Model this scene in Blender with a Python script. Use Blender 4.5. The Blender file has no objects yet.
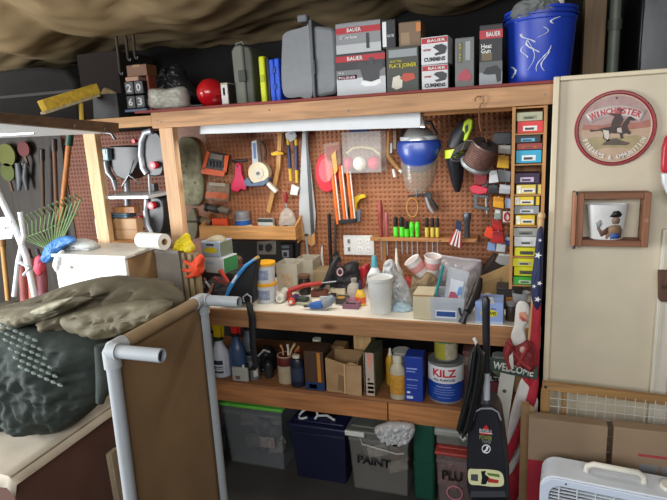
import bpy, bmesh, math, random
from mathutils import Vector, Matrix, noise
random.seed(7)
PI = math.pi
C = bpy.context.scene.collection
S = bpy.context.scene
# ------------------------------------------------------------------ camera, world, lights, exposure
F_PX, CAM_H = 535.0, 1.72
DOWN = Vector((126, 2470, 535)).normalized()
LEFT = Vector((-1595, -35, 535)).normalized()
LEFT = (LEFT - DOWN * LEFT.dot(DOWN)).normalized()
FWD = LEFT.cross(DOWN)
if FWD.z < 0: FWD = -FWD
cam_data = bpy.data.cameras.new('camera')
cam_data.sensor_width = 36; cam_data.lens = F_PX / 667 * 36; cam_data.clip_start = .02
cam = bpy.data.objects.new('camera', cam_data); C.objects.link(cam)
cam.matrix_world = Matrix(((-LEFT.x, LEFT.y, LEFT.z, 0), (FWD.x, -FWD.y, -FWD.z, 0), (-DOWN.x, DOWN.y, DOWN.z, CAM_H), (0, 0, 0, 1)))
S.camera = cam
w = bpy.data.worlds.new('world'); S.world = w; w.use_nodes = True
bg = w.node_tree.nodes['Background']; bg.inputs[0].default_value = (.80, .90, 1, 1); bg.inputs[1].default_value = .08
def area(name, loc, target, sx, sy, power, col):
    d = bpy.data.lights.new(name, 'AREA'); d.shape = 'RECTANGLE'; d.size = sx; d.size_y = sy; d.energy = power; d.color = col
    o = bpy.data.objects.new(name, d); C.objects.link(o); o.location = loc
    o.rotation_euler = (Vector(target) - Vector(loc)).to_track_quat('-Z', 'Y').to_euler()
area('daylight_open_door', (-3.9, .35, 1.3), (-1.2, 2.3, 1.35), 1.8, 1.5, 165, (.96, .98, 1))
area('daylight_behind', (-.4, -1.7, 2.35), (-.5, 2.5, 1.1), 3.4, 1.0, 80, (.97, .985, 1))
S.view_settings.view_transform = 'Standard'; S.view_settings.look = 'None'; S.view_settings.gamma = 1
S.view_settings.use_curve_mapping = False; S.view_settings.exposure = .38
S.cycles.max_bounces = 8; S.cycles.transparent_max_bounces = 16; S.cycles.caustics_reflective = False; S.cycles.caustics_refractive = False

# ------------------------------------------------------------------ helpers
def ray(px, py):
    c = Vector((px - 333.5, py - 250, F_PX)); return Vector((-c.dot(LEFT), c.dot(FWD), -c.dot(DOWN)))
def P(px, py, Y):            # the measured place of a point of the photo that lies in the plane y = Y
    r = ray(px, py); r = r * (Y / r.y); return Vector((r.x, Y, r.z + CAM_H))
def PZ(px, py, Z):           # ... that lies at height Z
    r = ray(px, py); r = r * ((Z - CAM_H) / r.z); return Vector((r.x, r.y, Z))
def lin(h):
    h = h.lstrip('#'); return tuple(((c / 255 + .055) / 1.055) ** 2.4 if c > 10 else c / 255 / 12.92 for c in (int(h[i:i+2], 16) for i in (0, 2, 4))) + (1,)
_M = {}
def pm(hexa, rough=.6, metal=0, var=.12, scale=14, bump=.08, stretch=(1, 1, 1), alpha=1, trans=0, detail=5, coat=0, sheen=0):
    key = (hexa, rough, metal, var, scale, bump, stretch, alpha, trans, detail, coat, sheen)
    if key in _M: return _M[key]
    m = bpy.data.materials.new('surface_' + hexa.strip('#')); m.use_nodes = True
    n, l = m.node_tree.nodes, m.node_tree.links
    b = n['Principled BSDF']; b.inputs['Roughness'].default_value = rough; b.inputs['Metallic'].default_value = metal
    tc = n.new('ShaderNodeTexCoord'); mp = n.new('ShaderNodeMapping'); mp.inputs['Scale'].default_value = stretch
    l.new(tc.outputs['Object'], mp.inputs['Vector'])
    nz = n.new('ShaderNodeTexNoise'); nz.inputs['Scale'].default_value = scale; nz.inputs['Detail'].default_value = detail
    l.new(mp.outputs[0], nz.inputs['Vector'])
    cr = n.new('ShaderNodeValToRGB'); c = lin(hexa)
    cr.color_ramp.elements[0].position = .3; cr.color_ramp.elements[1].position = .7
    cr.color_ramp.elements[0].color = tuple(x * (1 - var) for x in c[:3]) + (1,)
    cr.color_ramp.elements[1].color = tuple(min(1, x * (1 + var)) for x in c[:3]) + (1,)
    l.new(nz.outputs['Fac'], cr.inputs[0]); l.new(cr.outputs[0], b.inputs['Base Color'])
    if bump:
        bp = n.new('ShaderNodeBump'); bp.inputs['Strength'].default_value = bump; bp.inputs['Distance'].default_value = .01
        l.new(nz.outputs['Fac'], bp.inputs['Height']); l.new(bp.outputs[0], b.inputs['Normal'])
    if alpha < 1: b.inputs['Alpha'].default_value = alpha
    if trans: b.inputs['Transmission Weight'].default_value = trans
    if coat: b.inputs['Coat Weight'].default_value = coat
    if sheen: b.inputs['Sheen Weight'].default_value = sheen
    _M[key] = m; return m
def wood(hexa, axis=0, var=.28, scale=5, rough=.65, knots=True):
    key = ('wood', hexa, axis, var, scale, rough, knots)
    if key in _M: return _M[key]
    m = bpy.data.materials.new('timber_' + hexa.strip('#')); m.use_nodes = True
    n, l = m.node_tree.nodes, m.node_tree.links
    b = n['Principled BSDF']; b.inputs['Roughness'].default_value = rough
    tc = n.new('ShaderNodeTexCoord'); mp = n.new('ShaderNodeMapping'); sc = [10., 10., 10.]; sc[axis] = .7; mp.inputs['Scale'].default_value = sc
    l.new(tc.outputs['Object'], mp.inputs['Vector'])
    nz = n.new('ShaderNodeTexNoise'); nz.inputs['Scale'].default_value = scale; nz.inputs['Detail'].default_value = 6; nz.inputs['Distortion'].default_value = .6
    l.new(mp.outputs[0], nz.inputs['Vector'])
    cr = n.new('ShaderNodeValToRGB'); c = lin(hexa)
    cr.color_ramp.elements[0].position = .32; cr.color_ramp.elements[1].position = .68
    cr.color_ramp.elements[0].color = tuple(x * (1 - var) for x in c[:3]) + (1,)
    cr.color_ramp.elements[1].color = tuple(min(1, x * (1 + var * .7)) for x in c[:3]) + (1,)
    l.new(nz.outputs['Fac'], cr.inputs[0]); out = cr.outputs[0]
    if knots:
        m2 = n.new('ShaderNodeMapping'); s2 = [7., 7., 7.]; s2[axis] = 3.2; m2.inputs['Scale'].default_value = s2; l.new(tc.outputs['Object'], m2.inputs['Vector'])
        vo = n.new('ShaderNodeTexVoronoi'); vo.inputs['Scale'].default_value = 1; l.new(m2.outputs[0], vo.inputs['Vector'])
        r2 = n.new('ShaderNodeValToRGB'); r2.color_ramp.elements[0].position = .06; r2.color_ramp.elements[1].position = .16
        r2.color_ramp.elements[0].color = (.35, .22, .14, 1); r2.color_ramp.elements[1].color = (1, 1, 1, 1)
        l.new(vo.outputs['Distance'], r2.inputs[0])
        mx = n.new('ShaderNodeMix'); mx.data_type = 'RGBA'; mx.blend_type = 'MULTIPLY'; mx.inputs[0].default_value = .8
        l.new(out, mx.inputs[6]); l.new(r2.outputs[0], mx.inputs[7]); out = mx.outputs[2]
    l.new(out, b.inputs['Base Color'])
    bp = n.new('ShaderNodeBump'); bp.inputs['Strength'].default_value = .12; bp.inputs['Distance'].default_value = .01
    l.new(nz.outputs['Fac'], bp.inputs['Height']); l.new(bp.outputs[0], b.inputs['Normal'])
    _M[key] = m; return m
def clear(hexa='dfe3e4', fac=.35, rough=.25):          # thin clear or cloudy plastic
    key = ('clear', hexa, fac, rough)
    if key in _M: return _M[key]
    m = bpy.data.materials.new('clear_plastic_' + hexa); m.use_nodes = True
    n, l = m.node_tree.nodes, m.node_tree.links
    b = n['Principled BSDF']; b.inputs['Roughness'].default_value = rough
    tc = n.new('ShaderNodeTexCoord'); nz = n.new('ShaderNodeTexNoise'); nz.inputs['Scale'].default_value = 22; l.new(tc.outputs['Object'], nz.inputs['Vector'])
    bp = n.new('ShaderNodeBump'); bp.inputs['Strength'].default_value = .25; bp.inputs['Distance'].default_value = .01
    l.new(nz.outputs['Fac'], bp.inputs['Height']); l.new(bp.outputs[0], b.inputs['Normal'])
    b.inputs['Base Color'].default_value = lin(hexa)
    t = n.new('ShaderNodeBsdfTransparent'); mx = n.new('ShaderNodeMixShader'); mx.inputs[0].default_value = fac
    l.new(t.outputs[0], mx.inputs[1]); l.new(b.outputs[0], mx.inputs[2]); l.new(mx.outputs[0], n['Material Output'].inputs['Surface'])
    _M[key] = m; return m

class MB:
    def __init__(s): s.v = []; s.f = []
    def add(s, vs, fs):
        k = len(s.v); s.v += [tuple(v) for v in vs]; s.f += [tuple(i + k for i in f) for f in fs]; return s
    def box(s, x0, x1, y0, y1, z0, z1):
        return s.add([(x0,y0,z0),(x1,y0,z0),(x1,y1,z0),(x0,y1,z0),(x0,y0,z1),(x1,y0,z1),(x1,y1,z1),(x0,y1,z1)],
                     [(0,3,2,1),(4,5,6,7),(0,1,5,4),(1,2,6,5),(2,3,7,6),(3,0,4,7)])
    def bar(s, a, b, wx, wz, up=(0, 0, 1)):              # a squared bar from a to b
        a, b = Vector(a), Vector(b); d = (b - a).normalized(); u = Vector(up); r = d.cross(u)
        if r.length < 1e-4: r = d.cross(Vector((1, 0, 0)))
        r.normalize(); u = r.cross(d); r *= wx / 2; u *= wz / 2
        return s.add([p + q for p in (a, b) for q in (-r - u, r - u, r + u, -r + u)], [(3,2,1,0),(4,5,6,7),(0,1,5,4),(1,2,6,5),(2,3,7,6),(3,0,4,7)])
    def tube(s, pts, r, n=10, closed=False):
        pts = [Vector(p) for p in pts]; m = len(pts); rr = r if isinstance(r, (list, tuple)) else [r] * m
        rings = []; u = None
        for i, p in enumerate(pts):
            t = (pts[(i + 1) % m] - pts[i - 1]) if closed else (pts[min(i + 1, m - 1)] - pts[max(i - 1, 0)])
            t.normalize()
            if u is None: u = t.cross(Vector((.13, .31, .94))); u.normalize() if u.length > 1e-3 else None
            u = u - t * u.dot(t)
            if u.length < 1e-5: u = t.orthogonal()
            u.normalize(); q = t.cross(u)
            rings.append([p + (u * math.cos(2*PI*k/n) + q * math.sin(2*PI*k/n)) * rr[i] for k in range(n)])
        vs = [v for g in rings for v in g]; fs = []
        for i in range(m if closed else m - 1):
            j = (i + 1) % m
            for k in range(n): fs.append((i*n+k, i*n+(k+1) % n, j*n+(k+1) % n, j*n+k))
        if not closed: fs += [tuple(range(n))[::-1], tuple((m-1)*n + k for k in range(n))]
        return s.add(vs, fs)
    def cyl(s, a, b, r0, r1=None, n=18): return s.tube([a, b], [r0, r0 if r1 is None else r1], n)
    def lathe(s, prof, c=(0, 0, 0), n=28, sx=1, sy=1, axis=(0, 0, 1), a0=0, a1=2*PI):
        q = Vector((0, 0, 1)).rotation_difference(Vector(axis)); c = Vector(c); full = abs(a1 - a0 - 2*PI) < 1e-6; k = n if full else n + 1
        vs = [c + q @ Vector((r*sx*math.cos(a0+(a1-a0)*i/n), r*sy*math.sin(a0+(a1-a0)*i/n), z)) for r, z in prof for i in range(k)]
        fs = [(j*k+i, j*k+(i+1) % k, (j+1)*k+(i+1) % k, (j+1)*k+i) for j in range(len(prof)-1) for i in range(n)]
        if full:
            if prof[0][0] > 1e-6: fs.append(tuple(range(k))[::-1])
            if prof[-1][0] > 1e-6: fs.append(tuple((len(prof)-1)*k+i for i in range(k)))
        return s.add(vs, fs)
    def ell(s, c, r, nu=20, nv=12, v0=-.5, v1=.5):
        c = Vector(c); vs = []; fs = []
        for j in range(nv + 1):
            th = (v0 + (v1 - v0) * j / nv) * PI
            for i in range(nu): vs.append(c + Vector((r[0]*math.cos(th)*math.cos(2*PI*i/nu), r[1]*math.cos(th)*math.sin(2*PI*i/nu), r[2]*math.sin(th))))
        for j in range(nv):
            for i in range(nu): fs.append((j*nu+i, j*nu+(i+1) % nu, (j+1)*nu+(i+1) % nu, (j+1)*nu+i))
        return s.add(vs, fs)
    def prism(s, pts, y0, y1):                            # an outline in x,z given a thickness in y
        n = len(pts)
        return s.add([(x, y0, z) for x, z in pts] + [(x, y1, z) for x, z in pts],
                     [tuple(range(n)), tuple(range(2*n-1, n-1, -1))] + [(i, n+i, n+(i+1) % n, (i+1) % n) for i in range(n)])
    def prismz(s, pts, z0, z1):
        n = len(pts)
        return s.add([(x, y, z0) for x, y in pts] + [(x, y, z1) for x, y in pts],
                     [tuple(range(n))[::-1], tuple(range(n, 2*n))] + [(i, (i+1) % n, n+(i+1) % n, n+i) for i in range(n)])
    def move(s, loc=(0, 0, 0), rot=None, scale=1, start=0):
        for i in range(start, len(s.v)):
            q = Vector(s.v[i]) * scale
            if rot: q = rot @ q
            s.v[i] = tuple(q + Vector(loc))
        return s
    def build(s, name, mat, parent=None, bevel=0, ang=35, loc=None, sub=0, solid=0):
        me = bpy.data.meshes.new(name); me.from_pydata(s.v, [], s.f)
        bm = bmesh.new(); bm.from_mesh(me)
        bmesh.ops.remove_doubles(bm, verts=bm.verts, dist=1e-6)
        bmesh.ops.recalc_face_normals(bm, faces=bm.faces); bm.to_mesh(me); bm.free()
        for p in me.polygons: p.use_smooth = True
        me.set_sharp_from_angle(angle=math.radians(ang)); me.materials.append(mat)
        o = bpy.data.objects.new(name, me); C.objects.link(o)
        if parent: o.parent = parent
        if loc is not None: o.location = loc
        if solid: m = o.modifiers.new('solid', 'SOLIDIFY'); m.thickness = solid; m.offset = 0
        if sub: m = o.modifiers.new('sub', 'SUBSURF'); m.levels = sub; m.render_levels = sub
        if bevel: m = o.modifiers.new('bevel', 'BEVEL'); m.width = bevel; m.segments = 2; m.limit_method = 'ANGLE'; m.angle_limit = math.radians(40)
        return o
def tag(o, label, cat, group=None, kind=None):
    o['label'] = label; o['category'] = cat
    if group: o['group'] = group
    if kind: o['kind'] = kind
    return o
def T(name, label, cat, loc, group=None, rz=0, tilt=None):
    o = bpy.data.objects.new(name, None); C.objects.link(o); o.empty_display_size = .05
    o.location = loc; o.rotation_euler = tilt if tilt else (0, 0, rz); return tag(o, label, cat, group)
def st(name, mb, mat, parent=None, **k):
    o = mb.build(name, mat, parent, **k)
    if not parent: o['kind'] = 'structure'
    return o
def rel(t, pts, Y):          # photo outline in the plane y = Y, in the thing's own coordinates (x, z)
    return [((P(a, b, Y).x - t.location.x), (P(a, b, Y).z - t.location.z)) for a, b in pts]
def rel3(t, pts, Y=None):
    out = []
    for p in pts: q = P(p[0], p[1], p[2] if len(p) > 2 else Y) - Vector(t.location); out.append(q)
    return out
def lettering(txt, x0, x1, z0, z1, y, mat, parent, name='lettering', bend=0, rot=0, thick=.0006, side=None, bold=True):
    cu = bpy.data.curves.new('t', 'FONT'); cu.body = txt; cu.align_x = 'CENTER'; cu.resolution_u = 2
    if bold: cu.offset = .03 if bold is True else bold
    tmp = bpy.data.objects.new('t', cu); C.objects.link(tmp)
    dg = bpy.context.evaluated_depsgraph_get(); dg.update()
    me = bpy.data.meshes.new_from_object(tmp.evaluated_get(dg)); bpy.data.objects.remove(tmp); bpy.data.curves.remove(cu)
    if not len(me.vertices): return None
    if bend:
        bm = bmesh.new(); bm.from_mesh(me); bmesh.ops.triangulate(bm, faces=bm.faces); bmesh.ops.subdivide_edges(bm, edges=bm.edges, cuts=5, use_grid_fill=True); bm.to_mesh(me); bm.free()
    xs = [v.co.x for v in me.vertices]; ys = [v.co.y for v in me.vertices]
    ax, bx, ay, by = min(xs), max(xs), min(ys), max(ys); cx, cz = (x0+x1)/2, (z0+z1)/2
    for v in me.vertices:
        x = (v.co.x-ax)/(bx-ax)*(x1-x0)-(x1-x0)/2; z = (v.co.y-ay)/(by-ay)*(z1-z0)-(z1-z0)/2
        if rot: x, z = x*math.cos(rot)-z*math.sin(rot), x*math.sin(rot)+z*math.cos(rot)
        x += cx; z += cz
        v.co = Vector((bend*math.sin(x/bend), y-bend*math.cos(x/bend), z)) if bend else Vector((x, y, z))
    me.materials.clear(); me.materials.append(mat)
    o = bpy.data.objects.new(name, me); C.objects.link(o); o.parent = parent
    if side: o.matrix_local = side
    m = o.modifiers.new('solid', 'SOLIDIFY'); m.thickness = thick; m.offset = 0
    return o
INK = {}
def fbox(box, Y, z=None):    # front face of a box-shaped thing, as measured: centre x, base z, width, height
    x0, y0, x1, y1 = box; xm, ym = (x0+x1)/2, (y0+y1)/2
    b, t = P(xm, y1, Y), P(xm, y0, Y); w = P(x1, ym, Y).x - P(x0, ym, Y).x
    if z is None: z = b.z
    return b.x, z, w, t.z - z
def carton(name, label, cat, box, Y, depth, hexa, z=None, group=None, prints=(), texts=(), rz=0, polys=(), tape=None, flap=True, rough=.55, hh=None, side=None, bev=.002):
    x, zz, W, H = fbox(box, Y, z); H = hh or H
    t = T(name, label, cat, (x, Y, zz), group, rz)
    m = pm(hexa, rough, var=.06, scale=9, bump=.05)
    MB().box(-W/2, W/2, 0, depth, 0, H).build('body', m, t, bevel=min(bev, W/12))
    if flap: MB().box(-W/2+.001, W/2-.001, .001, depth*.49, H, H+.0015).box(-W/2+.001, W/2-.001, depth*.51, depth-.001, H, H+.0015).build('top_flap', m, t)
    if tape: MB().box(-.02, .02, -.0006, depth, H+.0015, H+.002).box(-.02, .02, -.0008, 0, H*.8, H+.002).build('tape', pm(tape, .3), t)
    if side: MB().box(W/2, W/2+.0006, .003, depth-.003, .003, H-.003).build('side_print', pm(side, .5, var=.08), t)
    for q in prints: MB().box(-W/2+q[0]*W, -W/2+q[2]*W, -.0008, .0002, q[1]*H, q[3]*H).build(q[5] if len(q) > 5 else 'printed_panel', pm(q[4], .5, var=.05, bump=0), t)
    for q in polys: MB().prism([(-W/2+u*W, v*H) for u, v in q[0]], -.0022, -.0002).build(q[2] if len(q) > 2 else 'printed_picture', pm(q[1], .5, var=.1, bump=0), t)
    for q in texts: lettering(q[0], -W/2+q[1]*W, -W/2+q[3]*W, q[2]*H, q[4]*H, -.0024, pm(q[5], .5, var=0, bump=0), t)
    return t
def rot_path(c, r, a0, a1, n, plane='xz'):
    out = []
    for i in range(n+1):
        a = a0+(a1-a0)*i/n; out.append((c[0]+r*math.cos(a), c[1], c[2]+r*math.sin(a)) if plane == 'xz' else (c[0]+r*math.cos(a), c[1]+r*math.sin(a), c[2]))
    return out
def fit(box, Y, z=None): return fbox(box, Y, z)
def jar(name, label, cat, box, Y, prof, mat, z=None, group=None, n=28, cap=None, capm=None, band=None, bandm=None, bandname='label_band', capname='cap', sy=1):
    """a turned container: profiles are (radius as a share of half the width, height as a share of the height)"""
    x, zz, W, H = fbox(box, Y, z); R = W/2
    t = T(name, label, cat, (x, Y + R*sy, zz), group); t['h'] = H; t['r'] = R
    MB().lathe([(a*R, b*H) for a, b in prof], n=n, sy=sy).build('body', mat, t)
    if cap: MB().lathe([(a*R, b*H) for a, b in cap], n=n, sy=sy).build(capname, capm, t)
    if band: MB().lathe([(a*R, b*H) for a, b in band], n=n, sy=sy).build(bandname, bandm, t)
    return t
def dup(root, loc, label, rz=None):
    r = root.copy(); C.objects.link(r); r.location = loc; r['label'] = label
    if rz is not None: r.rotation_euler = (0, 0, rz)
    for ch in root.children:
        c = ch.copy(); C.objects.link(c); c.parent = r
        for g in ch.children: d = g.copy(); C.objects.link(d); d.parent = c
    return r
BLACK = pm('1c1c1e', .45); DARK = pm('2b2a2a', .6); WHITE = pm('dcdcd6', .5); STEEL = pm('a4a8ab', .45, .5, bump=.02); IRON = pm('55575a', .4, .8)
RED = pm('b3202a', .45); LIME = pm('b8d820', .45); CARD = pm('a5825c', .8, scale=20)
def smooth_outline(pts, n=72):
    m = len(pts); pts = [Vector((a, b)) for a, b in pts]; out = []
    for i in range(m):
        p0, p1, p2, p3 = pts[i-1], pts[i], pts[(i+1) % m], pts[(i+2) % m]; k = max(2, round(n/m))
        for j in range(k):
            t = j/k; out.append(.5*((2*p1)+(p2-p0)*t+(2*p0-5*p1+4*p2-p3)*t*t+(3*p1-p0-3*p2+p3)*t**3))
    return out
def blob_mb(pts, depth, amp=.01, fs=14, rings=12, n=72, back=1, seed=0, y0=0, dirs=(1, 1, 1)):
    """a stuffed or crumpled body with the given outline (x,z), bulging in y, creased by folds"""
    o = smooth_outline(pts, n); c = sum(o, Vector((0, 0)))/len(o); m = len(o); mb = MB()
    for sgn in (-1, 1):
        vs = []; fs_ = []
        for j in range(rings+1):
            s = j/rings
            for k in range(m):
                q = c+(o[k]-c)*s; y = depth*math.sqrt(max(0, 1-s**2.4))*(1 if sgn < 0 else back)*sgn
                p = Vector((q.x*dirs[0], y*dirs[1], q.y*dirs[2]))*fs+Vector((seed*3.1, seed*1.7, seed))
                d = (abs(noise.noise(p))*1.5-.6+.75*abs(noise.noise(p*2.1+Vector((9, 2, 4))))+.3*noise.noise(p*4.7))*amp*min(1, (1-s)*4+.25)
                if sgn > 0 and j == rings: pass
                vs.append((q.x, y0+y+sgn*abs(0)+(-d if sgn < 0 else d)*(1 if j < rings else 0), q.y))
        for j in range(rings):
            for k in range(m): fs_.append((j*m+k, j*m+(k+1) % m, (j+1)*m+(k+1) % m, (j+1)*m+k))
        mb.add(vs, fs_)
    return mb
def blob(name, mat, parent, pts, Y, depth, **k):
    mb = blob_mb(rel(parent, pts, Y), depth, y0=Y-parent.location.y, **k); lz = parent.location.z
    if any(0 <= lz-h < .003 for h in (BZ, LZ, TOPZ)) or 'tote' in parent['label']:      # lies on a shelf, the bench or a lid: flatten underneath
        mb.v = [(x, y, max(z, .001)) for x, y, z in mb.v]
    return mb.build(name, mat, parent, ang=60)

# ------------------------------------------------------------------ the setting
PINE = wood('b88c64', 0); PINEZ = wood('cba27a', 2); PINEY = wood('b98552', 1)
FB = 2.2; BACK = 2.8; TOPZ = 1.874; BZ = .908; LZ = .517
st('floor', MB().box(-4.2, 2.2, -1.2, 3.2, -.05, 0), pm('3a3836', .75, var=.3, scale=3, bump=.15))
st('wall_back', MB().box(-4.2, 2.2, 2.82, 2.9, 0, 2.75), pm('0e0b0a', .95, var=.3, scale=3))  # near-black colour carries the shade of the low ceiling above the shelf
st('wall_left', MB().box(-4.2, -4.1, -.4, 2.82, 0, 3.3), wood('55463a', 2, scale=3, knots=False))
st('wall_right', MB().box(1.6, 1.7, -.4, 2.82, 0, 3.3), wood('4e4238', 2, scale=3, knots=False))
# sagging paper-faced insulation under the sloping rafters
def ceil_z(x, y):
    z = 2.235+.09*max(0, min(1, (x+1.3)/1.2))+(2.8-y)*.07+max(0, 2.2-y)*.16
    u = (x*1.9+3) % 1.0
    z -= .06*math.sin(PI*u)*(.55+.45*math.sin(y*3+x*2))
    z += .04*noise.noise(Vector((x*1.7, y*2.5, 0)))+.03*abs(noise.noise(Vector((x*3+y*4, y*3-x*1.2, 2))))+.014*abs(noise.noise(Vector((x*5-y*7, y*9+x*2, 7))))
    return z
mb = MB(); NX, NY = 230, 120
vs = [(-4.15+5.8*i/NX, 2.83-3.1*j/NY, ceil_z(-4.15+5.8*i/NX, 2.83-3.1*j/NY)) for j in range(NY+1) for i in range(NX+1)]
mb.add(vs, [(j*(NX+1)+i, j*(NX+1)+i+1, (j+1)*(NX+1)+i+1, (j+1)*(NX+1)+i) for j in range(NY) for i in range(NX)])
st('ceiling', mb, pm('94805f', .65, var=.14, scale=5, bump=.12, detail=6), ang=80, solid=.006)
# pegboard with real holes
def pegboard(name, x0, x1, z0, z1, y, mat, parent=None, pitch=.0254):
    nx, nz = int((x1-x0)/pitch), int((z1-z0)/pitch); px, pz = (x1-x0)/nx, (z1-z0)/nz; mb = MB(); r = .0025
    for i in range(nx):
        for j in range(nz):
            cx, cz = x0+(i+.5)*px, z0+(j+.5)*pz; sq = []; ho = []
            for k in range(8):
                a = k*PI/4; d = (math.cos(a), math.sin(a)); s = 1/max(abs(d[0]), abs(d[1]))
                sq.append((cx+d[0]*s*px/2, y, cz+d[1]*s*pz/2)); ho.append((cx+d[0]*r, y, cz+d[1]*r))
            mb.add(sq+ho, [(k, (k+1) % 8, 8+(k+1) % 8, 8+k) for k in range(8)])
    return st(name, mb, mat, parent, solid=.005, ang=5)
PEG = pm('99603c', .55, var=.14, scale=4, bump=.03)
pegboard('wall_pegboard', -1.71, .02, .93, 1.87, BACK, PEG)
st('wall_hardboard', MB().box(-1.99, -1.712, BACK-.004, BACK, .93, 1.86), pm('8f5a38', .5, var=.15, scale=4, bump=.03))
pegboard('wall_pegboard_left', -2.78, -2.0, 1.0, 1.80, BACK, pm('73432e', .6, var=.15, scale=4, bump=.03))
st('wall_boards', MB().box(-4.1, -2.79, 2.80, 2.818, 0, 1.82), wood('3d3833', 2, scale=3, knots=False))
# the workbench: top, fascia, posts, lower shelf
t = T('workbench', 'long timber workbench with cream painted top and plank shelf below', 'workbench', (0, 0, 0))
MB().box(-1.72, .115, FB+.012, 2.79, BZ-.02, BZ).build('bench_top', pm('f0eada', .5, var=.08, scale=6, bump=.06), t, bevel=.002)
MB().box(-1.72, .115, FB, FB+.038, .818, BZ-.004).build('front_rail', wood('ab7b52', 0), t, bevel=.003)
MB().box(-1.72, -.535, FB, FB+.038, .409, .5).build('shelf_rail', wood('a86f42', 0), t, bevel=.003)
MB().box(-.53, .115, FB, FB+.038, .409, .5).build('shelf_rail', wood('b37a4a', 0), t, bevel=.003)
MB().box(-1.72, .115, FB+.002, 2.78, .5, LZ).build('lower_shelf', wood('8f5f3b', 0), t, bevel=.002)
for x in (-1.66, -.70, .06):
    MB().box(x-.045, x+.045, FB+.20, FB+.29, LZ, BZ-.02).build('leg', wood('c59f6a', 2), t, bevel=.003); MB().box(x-.045, x+.045, FB+.48, FB+.57, 0, .499).build('leg', wood('c59f6a', 2), t, bevel=.003)
# the long shelf over the bench
t = T('overhead_shelf', 'long timber shelf with red edged board above the workbench', 'shelf', (0, 0, 0))
MB().box(-1.634, .55, FB, FB+.038, 1.788, TOPZ-.012).build('front_rail', PINE, t, bevel=.003)
MB().box(-1.72, .55, FB-.006, 2.79, TOPZ-.012, TOPZ).build('shelf_board', pm('7c2a22', .6, var=.2, scale=8), t, bevel=.002)
MB().box(-.40, .125, FB+.10, FB+.138, 1.775, 1.86).build('inner_rail', wood('a9743f', 0), t, bevel=.003)
for x in (-1.60, -1.58, -1.02, -.66, -.12, .10): z = 1.81+.04*random.random(); MB().cyl((x, FB-.0012, z), (x, FB+.002, z), .0035, n=8).build('nail', IRON, t)
# the nook left of the bench: posts, sill, ledge
t = T('nook_frame', 'pale timber frame of the tool nook left of the pegboard', 'shelf frame', (0, 0, 0))
MB().box(-2.05, -1.975, FB, FB+.038, 0, 1.80).build('post', wood('d9b487', 2), t, bevel=.003)
MB().box(-1.598, -1.523, FB, FB+.038, BZ+.002, 1.788).build('post', PINEZ, t, bevel=.003)
MB().box(-2.20, -1.637, FB+.005, FB+.04, 1.80, 1.85).build('ledge_board', wood('b58a5c', 0), t, bevel=.002)
MB().box(-2.9, -1.72, FB+.042, 2.79, 1.83, 1.848).build('loft_board', wood('5b4330', 0), t, bevel=.002)
MB().box(-1.972, -1.6, FB+.005, FB+.08, 1.215, 1.235).box(-1.972, -1.79, FB+.081, FB+.34, 1.215, 1.235).build('sill_board', wood('b58250', 0), t, bevel=.002)
# white painted partition on the right
t = T('painted_partition', 'cream painted plywood partition with batten edges, right of the bench', 'partition', (0, 0, 0)); t['kind'] = 'structure'
CREAM = pm('ccc1a9', .6, var=.05, scale=7, bump=.12)
MB().box(.13, .75, FB-.03, FB-.015, 0, 1.878).build('panel', CREAM, t, bevel=.002)
MB().box(.126, .147, FB-.05, FB-.0305, 0, 1.881).build('batten', pm('d8cbae', .55, var=.05), t, bevel=.003)
MB().box(.148, .75, FB-.05, FB-.0305, 1.866, 1.881).build('batten', pm('d8cbae', .55, var=.05), t, bevel=.003)
MB().box(.506, .56, FB-.054, FB-.0305, 0, 1.33).build('batten', pm('d8d2c2', .5, var=.05), t, bevel=.003)
MB().box(.516, .525, FB-.058, FB-.0545, 0, 1.32).build('batten_bead', pm('d0c9b8', .5, var=.05), t)
# upper right: stud and pipe beside the shelf
st('trim_1', MB().box(.255, .335, 2.52, 2.6, TOPZ, 2.24), wood('6b5438', 2), bevel=.003)
# the open overhead door at the left edge of the view
t = T('overhead_door', 'open white garage door overhead with a brown timber edge', 'garage door', (0, 0, 0)); t['kind'] = 'structure'
A0, B0 = P(-60, 107, .95), P(119, 123, 2.0); A1, B1 = P(-60, 117, .95), P(119, 133, 2.0)
q = MB(); off = Vector((-.035, .004, 0))
q.add([A1, B1, B0, A0, A1+off, B1+off, B0+off, A0+off], [(0,1,2,3),(7,6,5,4),(0,4,5,1),(3,2,6,7),(0,3,7,4),(1,5,6,2)])
q.build('edge_timber', wood('7d6650', 1, knots=False), t, bevel=.003)
C0, C1 = A1+Vector((-.036, 0, .001)), B1+Vector((-.036, -.02, .001)); dl = Vector((-1.5, .3, .025)); up = Vector((0, 0, .012))
q = MB().add([C0, C1, C1+dl, C0+dl, C0+up, C1+up, C1+dl+up, C0+dl+up], [(3,2,1,0),(4,5,6,7),(0,1,5,4),(1,2,6,5),(2,3,7,6),(3,0,4,7)])
q.build('door_skin', pm('f0f4f4', .5, var=.03), t)
for u in (.62, .86):
    a = A1.lerp(B1, u)+Vector((.0, -.001, .012)); MB().ell(a, (.006, .006, .006), 10, 6).build('bolt', STEEL, t)
a, b = P(-30, 134, 1.75), P(34, 130, 1.75); MB().bar(a, b, .006, .035).build('strap_hinge', pm('c9cfd0', .4, .3), t, bevel=.002)
a = P(108, 133, 1.96); MB().tube([a+Vector((-.035,0,.004)), a, a+Vector((.02,0,-.005)), a+Vector((.032,0,-.028))], .006, 8).build('hook', IRON, t)
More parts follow.
